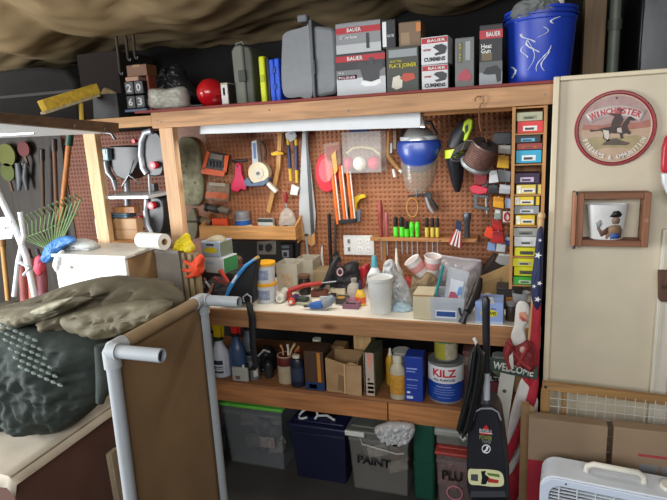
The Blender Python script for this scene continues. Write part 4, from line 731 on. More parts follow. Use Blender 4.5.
t = T('paint_bottle', 'small purple and orange bottle lying with round end to the front', 'bottle', (P(291, 303, 2.3).x, 2.31, BT+.021)); MB().cyl((.0, .06, 0), (0, 0, 0), .021, n=20).build('body', pm('44335e', .4), t); MB().cyl((0, -.0003, 0), (.0, -.012, 0), .019, .015, n=20).build('orange_end', pm('cf4722', .4), t); MB().cyl((0, -.0125, 0), (0, -.016, 0), .009, n=14).build('white_tip', WHITE, t)
t = T('block_plane', 'grey green sanding plane lying tilted on the bench', 'plane', (P(303, 300, 2.34).x, 2.33, BT+.001)); MB().prismz([(-.06,-.012),(.03,-.02),(.05,.0),(.03,.05),(-.03,.05)], 0, .012).build('sole', pm('a3a38c', .5), t, bevel=.003); MB().prismz([(-.03,.0),(.02,-.005),(.03,.025),(-.02,.03)], .0125, .035).build('dark_pad', pm('3f473f', .6), t, bevel=.004); MB().cyl((-.045, .01, .012), (-.045, .01, .04), .012, .008).build('knob', pm('2c2c2c', .4), t)
t = T('jigsaw_tool', 'blue and grey small power tool lying at the bench edge', 'power tool', (P(322, 305, 2.27).x, 2.275, BT+.022)); MB().tube([(-.06, -.01, -.004), (-.03, -.005, .0), (.0, 0, .004)], [.014, .018, .02], 14).build('blue_body', pm('2a63b0', .4), t); MB().tube([(.001, 0, .004), (.03, .01, .014), (.045, .03, .03)], [.021, .024, .018], 14).build('grey_head', pm('7f8890', .45), t); MB().cyl((-.061, -.01, -.004), (-.09, -.012, -.008), .006).build('bit', IRON, t)
def clutter(name, lab, cat, px, py, Y, shapes, group=None, z=None):
    t = T(name, lab, cat, (P(px, py, Y).x, Y, BT if z is None else z), group)
    for nm, kind, col, *a in shapes:
        m = col if not isinstance(col, str) else pm(col, .5)
        if kind == 'box': MB().box(*a).build(nm, m, t, bevel=.003)
        elif kind == 'tube': MB().tube(a[0], a[1], 12).build(nm, m, t)
        elif kind == 'lathe': MB().lathe(a[0], n=24).build(nm, m, t)
        elif kind == 'ell': MB().ell(a[0], a[1]).build(nm, m, t)
    return t
clutter('tape_measure', 'small dark tape measure among the tools near the clear bottle', 'tape measure', 341, 298, 2.36, [('case', 'box', '4a4038', -.03, .03, 0, .05, .0, .035), ('face', 'lathe', 'b08a3a', [(.0, .0352), (.02, .0352), (.02, .037), (0, .037)]), ('hook', 'box', STEEL, -.042, -.031, .01, .03, .002, .006)])
clutter('socket_wrench', 'steel ratchet wrench lying on the bench middle', 'wrench', 333, 296, 2.42, [('handle', 'tube', STEEL, [(-.07, .0, .012), (.05, .02, .012)], [.007, .008]), ('head', 'lathe', IRON, [(.0, .0225), (.018, .0225), (.018, .034), (0, .034)])])
for i, (px, py, Y, col, lab) in enumerate([(318, 293, 2.45, '6d3a26', 'rust brown wood block behind the blue power tool'), (350, 304, 2.3, '84566a', 'flat pinkish tray of small bits in front of the clear bottle'), (337, 288, 2.5, 'c9b99a', 'pale scraper block behind the ratchet wrench'), (326, 283, 2.55, '9a8e7a', 'grey chisel handle block behind the cardboard box')]):
    clutter('wood_block', lab, 'block', px, py, Y, [('block', 'box', wood(col, 0, knots=False) if i != 1 else col, -.04, .04, 0, .05, 0, .022 if i == 1 else .035), ('insert', 'box', '3d3530', -.025, .02, .008, .03, .0225 if i == 1 else .0355, .028 if i == 1 else .04)])
# black tool bag behind, red box, bottles
t = T('tool_bag', 'black open tool bag at the back of the bench under the flat bars', 'bag', (P(342, 285, 2.62).x, 2.62, BT)); blob('bag_body', pm('201f22', .6, bump=.2), t, [(331,294),(331,272),(334,264),(340,268),(348,262),(356,264),(360,275),(360,294),(345,297)], 2.57, .05, amp=.015, fs=20, seed=7); MB().tube(rel3(t, [(332, 270), (330, 258), (337, 252), (341, 262)], 2.55), .007).build('handle', BLACK, t); MB().tube(rel3(t, [(318, 292), (327, 280), (334, 264), (338, 256)], 2.5), [.008, .014, .018, .012]).build('wand', pm('252528', .4), t)
t = T('cutter', 'pale pink handled scissors standing in the black tool bag', 'scissors', P(339, 272, 2.5)); MB().tube([v for v in rel3(t, [(340+2.8*math.cos(a), 272+3.5*math.sin(a)) for a in [k*PI/7 for k in range(14)]], 2.5)], .004, 8, closed=True).build('ring', pm('c9a0a4', .4), t); MB().tube(rel3(t, [(337, 266), (334, 258)], 2.5), .004).build('blade', STEEL, t)
t = T('power_tool', 'red and black power tool leaning at the back of the bench', 'power tool', P(361, 276, 2.66)); MB().prism(rel(t, [(355,284),(357,271),(363,265),(368,264),(369,270),(366,275),(365,286),(358,288)], 2.66), -.05, .03).build('red_body', pm('b21f2c', .4), t, bevel=.008); MB().prism(rel(t, [(349,262),(356,260),(359,264),(357,270),(352,280),(346,276)], 2.66), -.04, .02).build('black_motor', BLACK, t, bevel=.008)
t = T('clear_bottle', 'small clear round bottle with pale label on the bench', 'bottle', (P(354, 300, 2.42).x, 2.43, BT)); MB().lathe([(.03,0),(.034,.004),(.034,.07),(.026,.085),(.013,.094),(.013,.1)], n=24).build('glass', clear('c9c2b2', .55, .1), t); MB().lathe([(.014,.1005),(.015,.101),(.015,.115),(0,.116)], n=18).build('cap', pm('9a948a', .5), t); MB().lathe([(.0345,.02),(.0352,.021),(.0352,.06),(.0345,.061)], n=24).build('label', pm('b7a79c', .5, var=.3, scale=50), t)
t = T('plastic_tub', 'low pink tinted clear tub beside the glue bottle', 'tub', (P(352, 305, 2.33).x+.004, 2.35, BT)); MB().lathe([(.03,0),(.036,.035),(.034,.035),(.028,.003),(0,.003)], n=24).build('tub', clear('c99cae', .55, .15), t); MB().lathe([(0,.0035),(.026,.0035),(.03,.02),(0,.022)], n=18).build('bits', pm('8e5a72', .6, var=.4, scale=80), t)
t = T('glue_bottle', 'yellow glue bottle with orange label and black tip by the white bucket', 'bottle', (P(361, 303, 2.36).x-.004, 2.37, BT)); MB().lathe([(.022,0),(.025,.004),(.026,.05),(.016,.072),(.009,.08)], n=24, sy=.7).build('body', pm('e2b431', .4), t); MB().lathe([(.0265,.012),(.027,.013),(.0268,.042),(.0262,.043)], n=24, sy=.71).build('label', pm('d8572a', .4), t); MB().lathe([(.0095,.0805),(.010,.085),(.004,.125),(0,.126)], n=16).build('tip', pm('2a3152', .4), t)
t = T('cleaner_bottle', 'tall white bottle with blue label and teal cap behind the bucket', 'bottle', (P(375, 280, 2.5).x, 2.5, BT)); MB().lathe([(.034,0),(.037,.006),(.037,.12),(.02,.15),(.015,.158)], n=24).build('body', pm('d7dbdc', .4), t); MB().lathe([(.0375,.06),(.0382,.061),(.0382,.112),(.0375,.113)], n=24).build('label', pm('2b4fae', .4), t); MB().lathe([(.016,.1585),(.018,.16),(.015,.2),(.011,.215),(0,.216)], n=18).build('cap', pm('4f9aa8', .4), t)
# white bucket, plastic bag, box
t = jar('small_bucket', 'plain white plastic bucket standing on the bench middle', 'bucket', (365, 280, 391, 312), 2.235, [(0,0),(.78,0),(.8,.02),(.97,.95),(1,.955),(1,1),(.95,1),(.93,.9),(.76,.04),(0,.03)], pm('d2d4d0', .5, var=.05), BT, n=36)
MB().lathe([(t['r']*1.005,t['h']*.88),(t['r']*1.02,t['h']*.885),(t['r']*1.02,t['h']*.93),(t['r']*1.01,t['h']*.935)], n=36).build('rim_band', pm('c3c5c2', .5), t)
t = T('plastic_bag', 'crumpled white plastic bag slumped right of the white bucket', 'bag', (P(400, 312, 2.32).x, 2.32, BT)); blob('film', pm('b9babb', .35, var=.15, scale=20, bump=.3), t, [(390,312),(388,296),(385,282),(383,272),(384,263),(390,259),(394,262),(397,270),(405,280),(411,292),(414,305),(413,313),(400,314)], 2.40, .05, amp=.026, fs=26, seed=11, rings=16, n=96); blob('pale_blue_edge', pm('a4bcc8', .4, bump=.3), t, [(390,313),(393,305),(399,302),(408,305),(413,309),(410,314),(399,315)], 2.335, .04, amp=.014, fs=40, seed=4)
t = T('foam_gun', 'white nozzle bottle standing behind the plastic bag', 'bottle', (P(397, 275, 2.56).x, 2.56, BT)); MB().lathe([(.03,0),(.033,.005),(.033,.12),(.015,.15)], n=22).build('body', pm('d5d2c8', .4), t); MB().lathe([(.015,.1505),(.009,.17),(.004,.24),(0,.24)], n=14).build('nozzle', pm('e0ddd2', .4), t)
carton('small_carton', 'cream wooden box with tan top between bag and clear bin', 'box', (413, 295, 434, 314), 2.23, .13, 'c9bea0', BT, prints=[(.0, .93, 1, 1.0, 'a98656')])
for k, (px, py, lab, Y, a_) in enumerate([(418, 268, 'white paper cup lying tilted behind the cream box', 2.47, (-.5, -.2, .75)), (432, 266, 'second white cup, right of the tilted cup', 2.49, (.12, -.15, .95))]):
    t = T('cup', lab, 'cup', P(px, py, Y), 'cups behind the cream box'); MB().lathe([(.028,-.04),(.03,-.038),(.04,.05),(.042,.052),(.04,.054),(.036,.05),(.026,-.034),(0,-.036)], n=26, axis=a_).build('wall', pm('dcd8d4', .5), t); MB().lathe([(.0335,-.01),(.0345,-.009),(.039,.025),(.0385,.026)], n=26, axis=a_).build('pink_band', pm('c98a88', .5), t)
t = T('garden_glove', 'tan crumpled work glove heap below the tilted cup', 'glove', (P(425, 290, 2.5).x, 2.5, BT)); blob('leather', pm('8d7a5e', .85, bump=.3), t, [(402,300),(404,285),(412,276),(420,278),(427,272),(436,277),(440,288),(438,300),(420,302)], 2.45, .05, amp=.022, fs=22, seed=9); blob('cuff', pm('a5322c', .7), t, [(400,283),(408,276),(414,282),(410,292),(402,293)], 2.44, .03, amp=.008, seed=2)
t = T('plastic_sack', 'grey clear sack of brown hardware piled behind the clear bin', 'sack', (P(452, 280, 2.56).x, 2.56, BT))
blob('contents', pm('8d8070', .7, var=.45, scale=40, bump=.5), t, [(432,296),(430,278),(436,268),(450,266),(468,268),(478,272),(478,296),(455,300)], 2.63, .07, amp=.02, fs=26, seed=6)
blob('film', clear('d0ccd2', .55, .2), t, [(427,298),(424,280),(425,266),(430,257),(442,255),(460,258),(478,259),(482,264),(481,282),(478,298),(455,302)], 2.62, .09, amp=.016, fs=24, seed=8, rings=14)
MB().tube(rel3(t, [(427, 259), (440, 256), (460, 259), (481, 261)], 2.6), [.006, .008, .008, .006]).build('rolled_edge', pm('b6aeb4', .4), t)
t = T('clear_bin', 'clear plastic drawer bin with blue label full of parts', 'bin', (P(447, 316, 2.22).x, 2.225, BT)); w_ = P(465, 305, 2.22).x-P(430, 305, 2.22).x
openbox(w_*.95, .16, .105, fl=1.06).build('shell', clear('d3dbe2', .45, .15), t, bevel=.002)
MB().box(-.05, .04, -.0042, -.0012, .012, .048).build('label', pm('d5dbe2', .4), t); MB().box(-.045, .035, -.0052, -.0043, .02, .042).build('blue_print', pm('2f4f8e', .4, var=.3, scale=90), t)
lettering('SORTER', -.04, .03, .025, .038, -.006, pm('e8ecf0', .5, var=0, bump=0), t) if False else None
MB().bar((-.055, .03, .10), (-.02, .045, .235), .022, .006).build('teal_strip', pm('1f7f86', .4), t); MB().prism([(-.018,.085),(.062,.08),(.088,.205),(.0,.232)], .05, .054).build('leaning_lid', clear('d5dbe2', .5, .15), t); MB().prism([(-.0,.095),(.05,.09),(.068,.165),(.012,.18)], .042, .046).build('paper', pm('d8dde4', .6), t); MB().prism([(.0,.092),(.045,.09),(.03,.118),(.01,.12)], .036, .041).build('red_part', pm('b5566a', .4), t); MB().prism([(.035,.10),(.055,.11),(.06,.145),(.045,.14)], .036, .041).build('blue_part', pm('6d9ad0', .4), t); MB().box(-.07, .07, .02, .14, .005, .07).build('parts', pm('8a93a6', .6, var=.5, scale=40, bump=.4), t)
t = T('sprayer_wand', 'black trigger sprayer wand leaning over the bench edge', 'sprayer', (P(470, 312, 2.22).x, 2.24, BT)); MB().tube(rel3(t, [(480, 278, 2.33), (478, 286, 2.31), (475, 296, 2.28), (467, 312, 2.2)]), [.012, .02, .022, .016], 14).build('grip', pm('1b1b1d', .45), t); MB().tube(rel3(t, [(467, 312, 2.2), (464, 317, 2.19), (462, 323, 2.185)]), [.012, .013, .017], 14).build('nozzle', pm('2a2a2c', .4), t); MB().tube(rel3(t, [(459, 308, 2.2), (461, 315, 2.19), (466, 314, 2.2)]), .006).build('trigger', BLACK, t)
carton('small_carton', 'light blue carton with yellow logo at the right of the bench', 'box', (475, 303, 503, 324), 2.225, .12, '8fa8d8', BT, prints=[(.55, .7, .75, .74, '2c2e34'), (.0, .0, 1, .1, 'b0c2e4')], texts=[('VIS', .52, .42, .76, .58, '2a2c20')], side='3d4046', polys=[([(.49+.31*math.cos(a), .5+.17*math.sin(a)) for a in [k*PI/9 for k in range(18)]], 'e0d022', 'yellow_oval'), ([(.35,.98),(.4,1.25),(.62,1.3),(.7,.98)], 'b9b9b6', 'paper_insert')])
clutter('jar', 'dark jar with silver lid right of the blue carton', 'jar', 511, 312, 2.28, [('glass', 'lathe', '3a3028', [(.02, 0), (.022, .004), (.022, .06), (.018, .066)]), ('lid', 'lathe', STEEL, [(.02, .0665), (.02, .08), (0, .08)])])
clutter('small_case', 'dark brown small case with orange latch near the partition', 'case', 508, 305, 2.42, [('body', 'box', '2a2624', -.05, .06, 0, .1, 0, .09), ('latch', 'box', 'a4662c', -.01, .02, -.006, -.0005, .03, .06), ('lid', 'box', '35302c', -.052, .062, -.002, .102, .0905, .10)])
t = T('cardboard_sheet', 'tan folded cardboard piece standing at the back right of the bench', 'cardboard', P(490, 290, 2.62)); MB().prism(rel(t, [(480,276),(500,268),(512,262),(513,300),(482,300)], 2.62), -.008, 0).build('panel', pm('b0905f', .8, scale=20), t); MB().prism(rel(t, [(482,298),(484,282),(500,276),(503,298)], 2.62), -.02, -.012).build('folded_flap', pm('9d8057', .8, scale=20), t)
t = T('dark_board', 'dark brown board with a pointed end at the pegboard foot', 'board', P(495, 265, 2.7)); MB().prism(rel(t, [(478,272),(494,252),(512,268),(500,281),(478,286)], 2.7), -.012, 0).build('panel', pm('33231b', .6), t); MB().prism(rel(t, [(480,273),(494,255),(496,256.5),(482,274.5)], 2.7), -.016, -.0125).build('edge_strip', pm('4a3428', .6), t)
clutter('tape_roll', 'grey tape roll on its side behind the blue carton', 'tape', 488, 300, 2.42, [('roll', 'tube', 'b9b4a8', [(0, 0, .03), (0, .05, .03)], [.03, .03]), ('core', 'tube', CARD, [(0, -.002, .03), (0, -.0005, .03)], [.016, .016])])
clutter('plastic_cup', 'clear cup at the bench right end under the box cabinet', 'cup', 520, 300, 2.4, [('cup', 'lathe', clear('c9ccd0', .5), [(.026, 0), (.035, .09), (.037, .092), (.034, .09), (.024, .004), (0, .003)]), ('contents', 'lathe', '585a5c', [(0, .005), (.023, .005), (.028, .05), (0, .052)])])
# left end of the bench
t = T('glove', 'bright yellow rubber glove heap on the grey panels', 'glove', P(184, 248, 2.13)); blob('rubber', pm('e6cf1e', .5), t, [(174,249),(177,241),(183,235),(187,233),(189,240),(192,246),(193,251),(184,251)], 2.13, .035, amp=.01, fs=30, seed=3); blob('cuff', pm('c4ae14', .5), t, [(184,251),(188,243),(193,244),(195,250),(190,253)], 2.11, .02, amp=.006)
x0, x1 = P(157, 272, 2.12).x, P(180.5, 272, 2.12).x; zt_ = P(168, 250, 2.12).z
t = T('board', 'grey board standing on edge between carton and slats', 'board', ((x0+x1)/2, 2.12, 0)); MB().box((x0-x1)/2, (x1-x0)/2, 0, .03, 0, zt_).build('panel', pm('8a857b', .7, var=.1), t, bevel=.002); MB().box((x0-x1)/2, (x1-x0)/2, -.004, -.0005, zt_-.015, zt_).build('edge_strip', pm('9a968a', .7), t)
for i in range(3):
    zt_ = P(185, 253+i, 2.13).z; t = T('slat', ['pale timber slat, left of three upright slats by the bench end', 'pale timber slat, middle of three upright slats by the bench end', 'pale timber slat, right of three upright slats by the bench end'][i], 'slat', (P(184+4.5*i, 270, 2.13).x, 2.13+.012*i, 0), 'upright slats at the bench end'); MB().box(-.0095, .0095, 0, .03, 0, zt_).build('board', wood(['9c8b6c', 'b09c78', '94815f'][i], 2, knots=False), t, bevel=.002); MB().box(-.008, .008, -.001, 0, zt_-.05, zt_-.03).build('end_mark', pm('7b6a4e', .7), t)
zb = P(218, 272, 2.34).z
carton('crate', 'dark tool crate under the two glove cartons at the bench left', 'crate', (203, 273, 236, 300), 2.36, .16, '3a3532', BT, prints=[(.1, .2, .9, .8, '2c2826')])
_x, _z, _w, hc = fbox((203, 273, 236, 300), 2.36, BT)
carton('glove_carton', 'white glove carton with green end and pale blue print', 'box', (205, 258, 225, 271), 2.345, .12, 'd0d6d8', BT+hc+.003, 'glove cartons', prints=[(.05, .55, .5, .75, '9fc4d4')], side='3f8a52', rz=-.15)
_x, _z, _w, hg = fbox((205, 258, 225, 271), 2.345, BT+hc+.003)
carton('glove_carton', 'light blue grey carton with yellow oval logo on the white carton', 'box', (201, 242, 221, 255), 2.35, .11, 'a9b8cc', BT+hc+hg+.007, 'glove cartons', polys=[([(.5+.36*math.cos(a), .45+.2*math.sin(a)) for a in [k*PI/8 for k in range(16)]], 'd8c726', 'yellow_oval'), ([(.3,.75),(.7,.75),(.7,.88),(.3,.88)], '3a3a44')], side='75806c', rz=-.12)
_x, _z, _w, hh_ = fbox((201, 242, 221, 255), 2.35, BT+hc+hg+.007)
t = T('rag', 'pale tan rag lying on the light blue grey carton', 'rag', (P(214, 240, 2.38).x, 2.39, BT+hc+hg+hh_+.011)); blob('cloth', pm('a59a82', .9), t, [(207,241),(210,237),(217,235),(223,237),(225,242),(215,243)], 2.39, .04, amp=.01, seed=4)
t = T('work_glove', 'orange red work glove hanging in front of the slats', 'glove', P(195, 268, 2.1)); blob('palm', pm('d8431c', .7), t, [(193,275),(191,266),(195,258),(201,254),(204,258),(202,266),(203,273),(198,277)], 2.1, .025, amp=.01, seed=1)
for p0, p1 in (((193, 265), (184, 261)), ((193, 270), (183, 270)), ((195, 274), (186, 277))): MB().tube(rel3(t, [p0, ((p0[0]+p1[0])/2, (p0[1]+p1[1])/2+.6), p1], 2.095), [.011, .011, .008], 10).build('finger', pm('cf4a22', .7), t)
t = T('tool_bag', 'dark tool bag with hand tools heaped at the bench left end', 'bag', (P(212, 298, 2.24).x, 2.26, BT)); blob('bag_body', pm('2e2a2c', .7, bump=.3), t, [(192,302),(191,288),(196,279),(206,281),(216,276),(228,280),(234,290),(233,302),(212,304)], 2.335, .055, amp=.016, fs=24, seed=2, back=.2)
for p0, p1, col, r, nm in [((220, 270), (228, 282), 'b03322', .012, 'red_grip'), ((214, 278), (226, 284), '7d2a22', .010, 'dark_red_grip'), ((208, 296), (213, 284), 'a8765a', .009, 'wood_grip'), ((200, 300), (210, 297), 'b5886a', .009, 'tan_handle'), ((197, 286), (205, 279), '5c2b2e', .012, 'maroon_grip'), ((205, 281), (212, 290), '9aa0a2', .006, 'steel_shaft')]:
    MB().tube(rel3(t, [p0, p1], 2.27), [r, r*.8], 10).build(nm, pm(col, .5), t)
t = T('red_bottle', 'small red bottle standing behind the blue edged hoop', 'bottle', (P(240, 275, 2.58).x, 2.58, BT)); MB().lathe([(.03,0),(.034,.006),(.034,.1),(.016,.13)], n=22).build('body', pm('a8322c', .45), t); MB().lathe([(.017,.1305),(.02,.132),(.022,.16),(.012,.175),(0,.175)], n=18).build('cap', pm('6b5246', .5), t)
# big round dark cap with a blue edge
t = T('hard_shell', 'round black shield with a blue rim leaning at the bench edge', 'shield', (P(246, 303, 2.22).x, 2.24, BT))
pts = rel(t, [(228,301),(226,297),(231,287),(238,276),(246,266),(254,260),(257,262),(254,275),(253,290),(253,303),(240,304)], 2.24); o = smooth_outline(pts, 60); MB().prism([(p.x, p.y) for p in o], 0, .05).build('black_shell', pm('19191c', .5), t, bevel=.015)
rp = rel3(t, [(225, 299), (231, 286), (238, 275), (246, 265.5), (255, 259)], 2.232); MB().tube(rp, [.008, .011, .011, .009, .007], 10).build('blue_rim', pm('3f8fd0', .35), t); MB().tube([rp[1].lerp(rp[2], .35)+Vector((0, -.0105, 0)), rp[2]+Vector((0, -.0105, 0))], .006, 8).build('white_mark', pm('dfe8ee', .4), t); MB().tube([rp[4], rp[4]+Vector((.02, 0, .012))], .008, 8).build('wooden_tip', wood('b99a5c', 0, knots=False), t)
t = T('strap', 'black webbing strap hanging over the bench edge on a hook', 'strap', (P(253, 330, 2.17).x, 2.18, .7)); a = [P(x, y, Y)-t.location for x, y, Y in ((246, 302, 2.21), (249, 303, 2.188), (252, 318, 2.183), (253, 345, 2.183), (256, 365, 2.183), (252, 370, 2.18))]
q = MB(); vs = []
for v in a: vs += [v+Vector((-.018, 0, 0)), v+Vector((.018, -.004, 0))]
q.add(vs, [(2*i, 2*i+1, 2*i+3, 2*i+2) for i in range(len(a)-1)]).build('webbing', pm('17171a', .7), t, solid=.004)
MB().tube([P(x, y, 2.2)-t.location for x, y in ((244, 302), (243, 297), (247, 294), (251, 297), (251, 303))], .004, 8).build('wire_hook', pm('c9cbcc', .3, .5), t)
# ------------------------------------------------------------------ on the lower shelf
LS = LZ+.0006; YS = 2.225
def spray(lab, px, bw, top, neck, trig, bodym, label, Y, liquid=None):
    x = P(px, 380, Y).x; Hn = P(px, neck, Y).z-LS; Ht = P(px, top, Y).z-LS; R = (P(px+bw/2, 370, Y).x-P(px-bw/2, 370, Y).x)/2
    t = T('spray_bottle', lab, 'spray bottle', (x, Y+R, LS), 'spray bottles on the lower shelf')
    MB().lathe([(R*.9,0),(R,.006),(R,Hn*.62),(R*.8,Hn*.75),(R*.45,Hn*.9),(R*.4,Hn)], n=24, sy=.75).build('body', bodym, t)
    MB().lathe([(R*.45,Hn+.0005),(R*.5,Hn+.002),(R*.5,Hn+.014),(R*.4,Hn+.016)], n=18).build('collar', BLACK, t)
    h = Ht-Hn; MB().prism([(-R*.35, Hn+.0165), (R*.35, Hn+.0165), (R*.4, Hn+h*.45), (R*1.2, Hn+h*.72), (R*1.25, Ht-.004), (R*.2, Ht), (-R*.55, Ht-.012), (-R*.6, Hn+h*.62)], -.011, .011).build('trigger_head', pm(trig, .4), t, bevel=.004)
    MB().prism([(R*.45, Hn+h*.55), (R*.75, Hn+h*.5), (R*.6, Hn+h*.12), (R*.5, Hn+h*.1)], -.006, .006).build('trigger', pm(trig, .4), t, bevel=.002)
    if label:
        MB().lathe([(R*1.01,Hn*.12),(R*1.02,Hn*.125),(R*1.02,Hn*.52),(R*1.01,Hn*.525)], n=20, sy=.76, a0=-2.5, a1=-.64).build('label', pm(label, .5, var=.1), t, solid=.0005)
        for z0, z1, c in ((.38, .5, '1c2742'), (.14, .2, '1c2742'), (.3, .33, '3d4a6e'), (.25, .27, '3d4a6e')): MB().lathe([(R*1.03,Hn*z0),(R*1.03,Hn*z1)], n=14, sy=.77, a0=-2.2, a1=-.94).build('print', pm(c, .5), t, solid=.0005)
    return t
spray('white spray bottle with yellow trigger and navy printed label', 217, 18, 314, 344, 'd8b41c', pm('c6ced8', .4), 'cdd4de', 2.215)
spray('clear spray bottle with red trigger, dark blue liquid, beside the yellow trigger one', 235, 16, 316, 340, 'cc2420', pm('3a4e6e', .25), None, 2.24)
spray('clear spray bottle with pink red trigger, rightmost and half behind the strap', 248, 14, 316, 333, 'c8283a', pm('6a737c', .25), '8d8f92', 2.34)
spray('pale spray bottle with white nozzle, leftmost behind the yellow trigger one', 211, 13, 315, 336, 'd9d8d4', pm('a8b6c8', .35), None, 2.36)
t = T('jug', 'low cloudy plastic jug in front of the red trigger bottles', 'jug', (P(239, 384, 2.21).x+.006, 2.215, LS)); q = openbox(.085, .02, .085, fl=1.0); MB().box(-.045, .045, 0, .018, 0, .075).build('body', clear('c4c4b8', .55, .3), t, bevel=.006); MB().box(-.025, .0, -.001, 0, .012, .03).build('stamp', pm('5b4a44', .6), t); MB().cyl((.02, .009, .0755), (.02, .009, .088), .007).build('cap', pm('c8c8c0', .5), t)
t = T('caulk_tube', 'grey metal canister beside the hanging strap', 'canister', (P(254, 384, 2.25).x, 2.27, LS)); MB().lathe([(.026,0),(.028,.003),(.028,.095),(.024,.1),(0,.1)], n=24).build('body', pm('7e8184', .4, .4), t); MB().lathe([(.0285,.02),(.029,.021),(.029,.08),(.0285,.081)], n=16, a0=-1.3, a1=-.5).build('label_strip', pm('c9c6be', .5), t, solid=.0005)
t = T('bag', 'black plastic bag lump on the lower shelf behind the canister', 'bag', (P(266, 380, 2.4).x, 2.4, LS)); blob('sheet', pm('232325', .4, bump=.3), t, [(254,380),(254,362),(260,352),(266,345),(273,350),(276,362),(276,378),(265,381)], 2.4, .06, amp=.016, fs=28, seed=12); MB().tube(rel3(t, [(258, 356), (264, 350), (270, 352)], 2.33), .006).build('tie', pm('b8b4ac', .5), t)
t = T('jar', 'dark jar with black lid between bag and cream can', 'jar', (P(270, 385, 2.3).x, 2.3, LS)); MB().lathe([(.022,0),(.024,.004),(.024,.07),(.02,.08)], n=22).build('glass', pm('2c2b2c', .3), t); MB().lathe([(.022,.0805),(.022,.098),(0,.098)], n=22).build('lid', pm('1a1a1c', .4), t)
t = jar('paint_can', 'cream can with dark red top band holding brushes and sticks', 'can', (276, 358, 292, 387), 2.235, [(.97,0),(1,.02),(1,.98),(.96,1),(.85,1),(.85,.2),(0,.2)], pm('a99a7e', .5, var=.15), LS, band=[(1.01,.66),(1.02,.67),(1.02,.97),(1.01,.98)], bandm=pm('5c201c', .5))
R = t['r']; hc = t['h']
for k, (dx, dz, c) in enumerate([(-.02, .05, 'b98a5a'), (.05, .06, 'c8a878'), (.07, .035, '8e3424'), (.0, .055, 'd8d0c4'), (.055, .05, 'a07440')]): MB().tube([(-.01+.006*k, 0, hc*.4), (dx*.6+.006*k, .0, hc+dz*.5), (dx+.006*k, -.005, hc+dz)], [.005, .005, .007], 8).build('brush_stick', pm(c, .6), t)
jar('black_bottle', 'navy black plastic bottle with off white cap', 'bottle', (290, 357, 303, 392), 2.215, [(.9,0),(1,.03),(1,.78),(.75,.88),(.5,.9)], pm('1f2432', .35), LS, cap=[(.5,.9),(.55,.91),(.55,.99),(.5,1),(0,1)], capm=pm('cfc8b2', .4), band=[(1.01,.2),(1.02,.21),(1.02,.6),(1.01,.61)], bandm=pm('323a50', .4), sy=.7)
carton('storage_carton', 'dark brown carton with orange stripe and blue lower band', 'box', (306, 352, 325, 394), 2.215, .12, '4b3424', LS, prints=[(0, 0, 1, .2, '1d3560'), (.68, .22, .85, .98, 'bd7a28'), (.2, .04, .6, .15, '8fa4c4')], side='2f2118')
t = T('white_cap_bottle', 'white capped bottle top showing behind the dark brown carton', 'bottle', (P(318, 360, 2.42).x, 2.42, LS)); MB().lathe([(.03,0),(.034,.005),(.034,.12),(.02,.15)], n=22).build('body', pm('8d8a80', .45), t); MB().lathe([(.022,.1505),(.022,.18),(0,.18)], n=18).build('cap', pm('d9d4c6', .4), t)
t = T('torn_carton', 'torn tan cardboard carton with crumpled front on the lower shelf', 'box', (P(343, 398, 2.215).x, 2.215, LS)); w_ = (P(358, 380, 2.215).x-P(326, 380, 2.215).x)/2; h_ = P(343, 360, 2.215).z-LS
CB = pm('a07f58', .8, var=.2, scale=12, bump=.2); MB().prism([(-w_,0),(w_,0),(w_,h_*.9),(w_*.5,h_*.95),(w_*.3,h_*.88),(-w_*.2,h_*.93),(-w_*.9,h_*1.02),(-w_,h_)], 0, .004).build('front_wall', CB, t); MB().box(-w_, -w_+.004, .0045, .13, 0, h_).box(w_-.004, w_, .0045, .13, 0, h_*.96).box(-w_+.0045, w_-.0045, .126, .13, 0, h_).box(-w_+.0045, w_-.0045, .0045, .125, 0, .004).build('walls', pm('8d6e4a', .8, var=.15, scale=12), t)
MB().prism([(.12*w_,.0),(.2*w_,.0),(.24*w_,h_*.86),(.16*w_,h_*.86)], -.004, -.0005).build('torn_edge', pm('c9a878', .8), t); MB().prism([(w_*.3,-.0),(w_*1.2,.0),(w_*1.25,h_*.9),(w_*.35,h_*.86)], -.010, -.0045).build('front_flap', pm('a88660', .8, var=.2, scale=12), t); MB().prism([(-.3*w_,h_*.1),(.1*w_,h_*.05),(.12*w_,h_*.5),(-.2*w_,h_*.55)], -.003, -.0003).build('stain_patch', pm('7d5f40', .8), t)
carton('small_carton', 'small tan carton block standing behind the torn carton', 'box', (332, 347, 345, 372), 2.37, .08, '93704a', LS)
t = carton('book_carton', 'tall white and pink photo printed carton with olive side', 'box', (365, 353, 376, 399), 2.22, .16, '3c402e', LS, prints=[(.02, 0, .9, 1, 'b39f90'), (.0, 0, .14, 1, 'cfc8be'), (.3, .06, .85, .12, '8e6a60'), (.3, .16, .85, .22, '8e6a60'), (.3, .26, .85, .31, '8e6a60')], polys=[([(.3,.98),(.8,.98),(.75,.75),(.6,.6),(.4,.72)], 'c98a78', 'printed_picture'), ([(.3,.4),(.5,.42),(.48,.36),(.32,.34)], '4a3c38', 'printed_picture')], side='5d6148')
t = T('squeeze_bottle', 'slim yellow bottle with pale nozzle beside the blue tin', 'bottle', (P(391, 390, 2.36).x, 2.36, LS)); MB().lathe([(.02,0),(.022,.004),(.022,.13),(.012,.15)], n=20).build('body', pm('c79a24', .4), t); MB().lathe([(.012,.1505),(.008,.16),(.005,.185),(0,.186)], n=14).build('nozzle', pm('d9d2b8', .4), t)
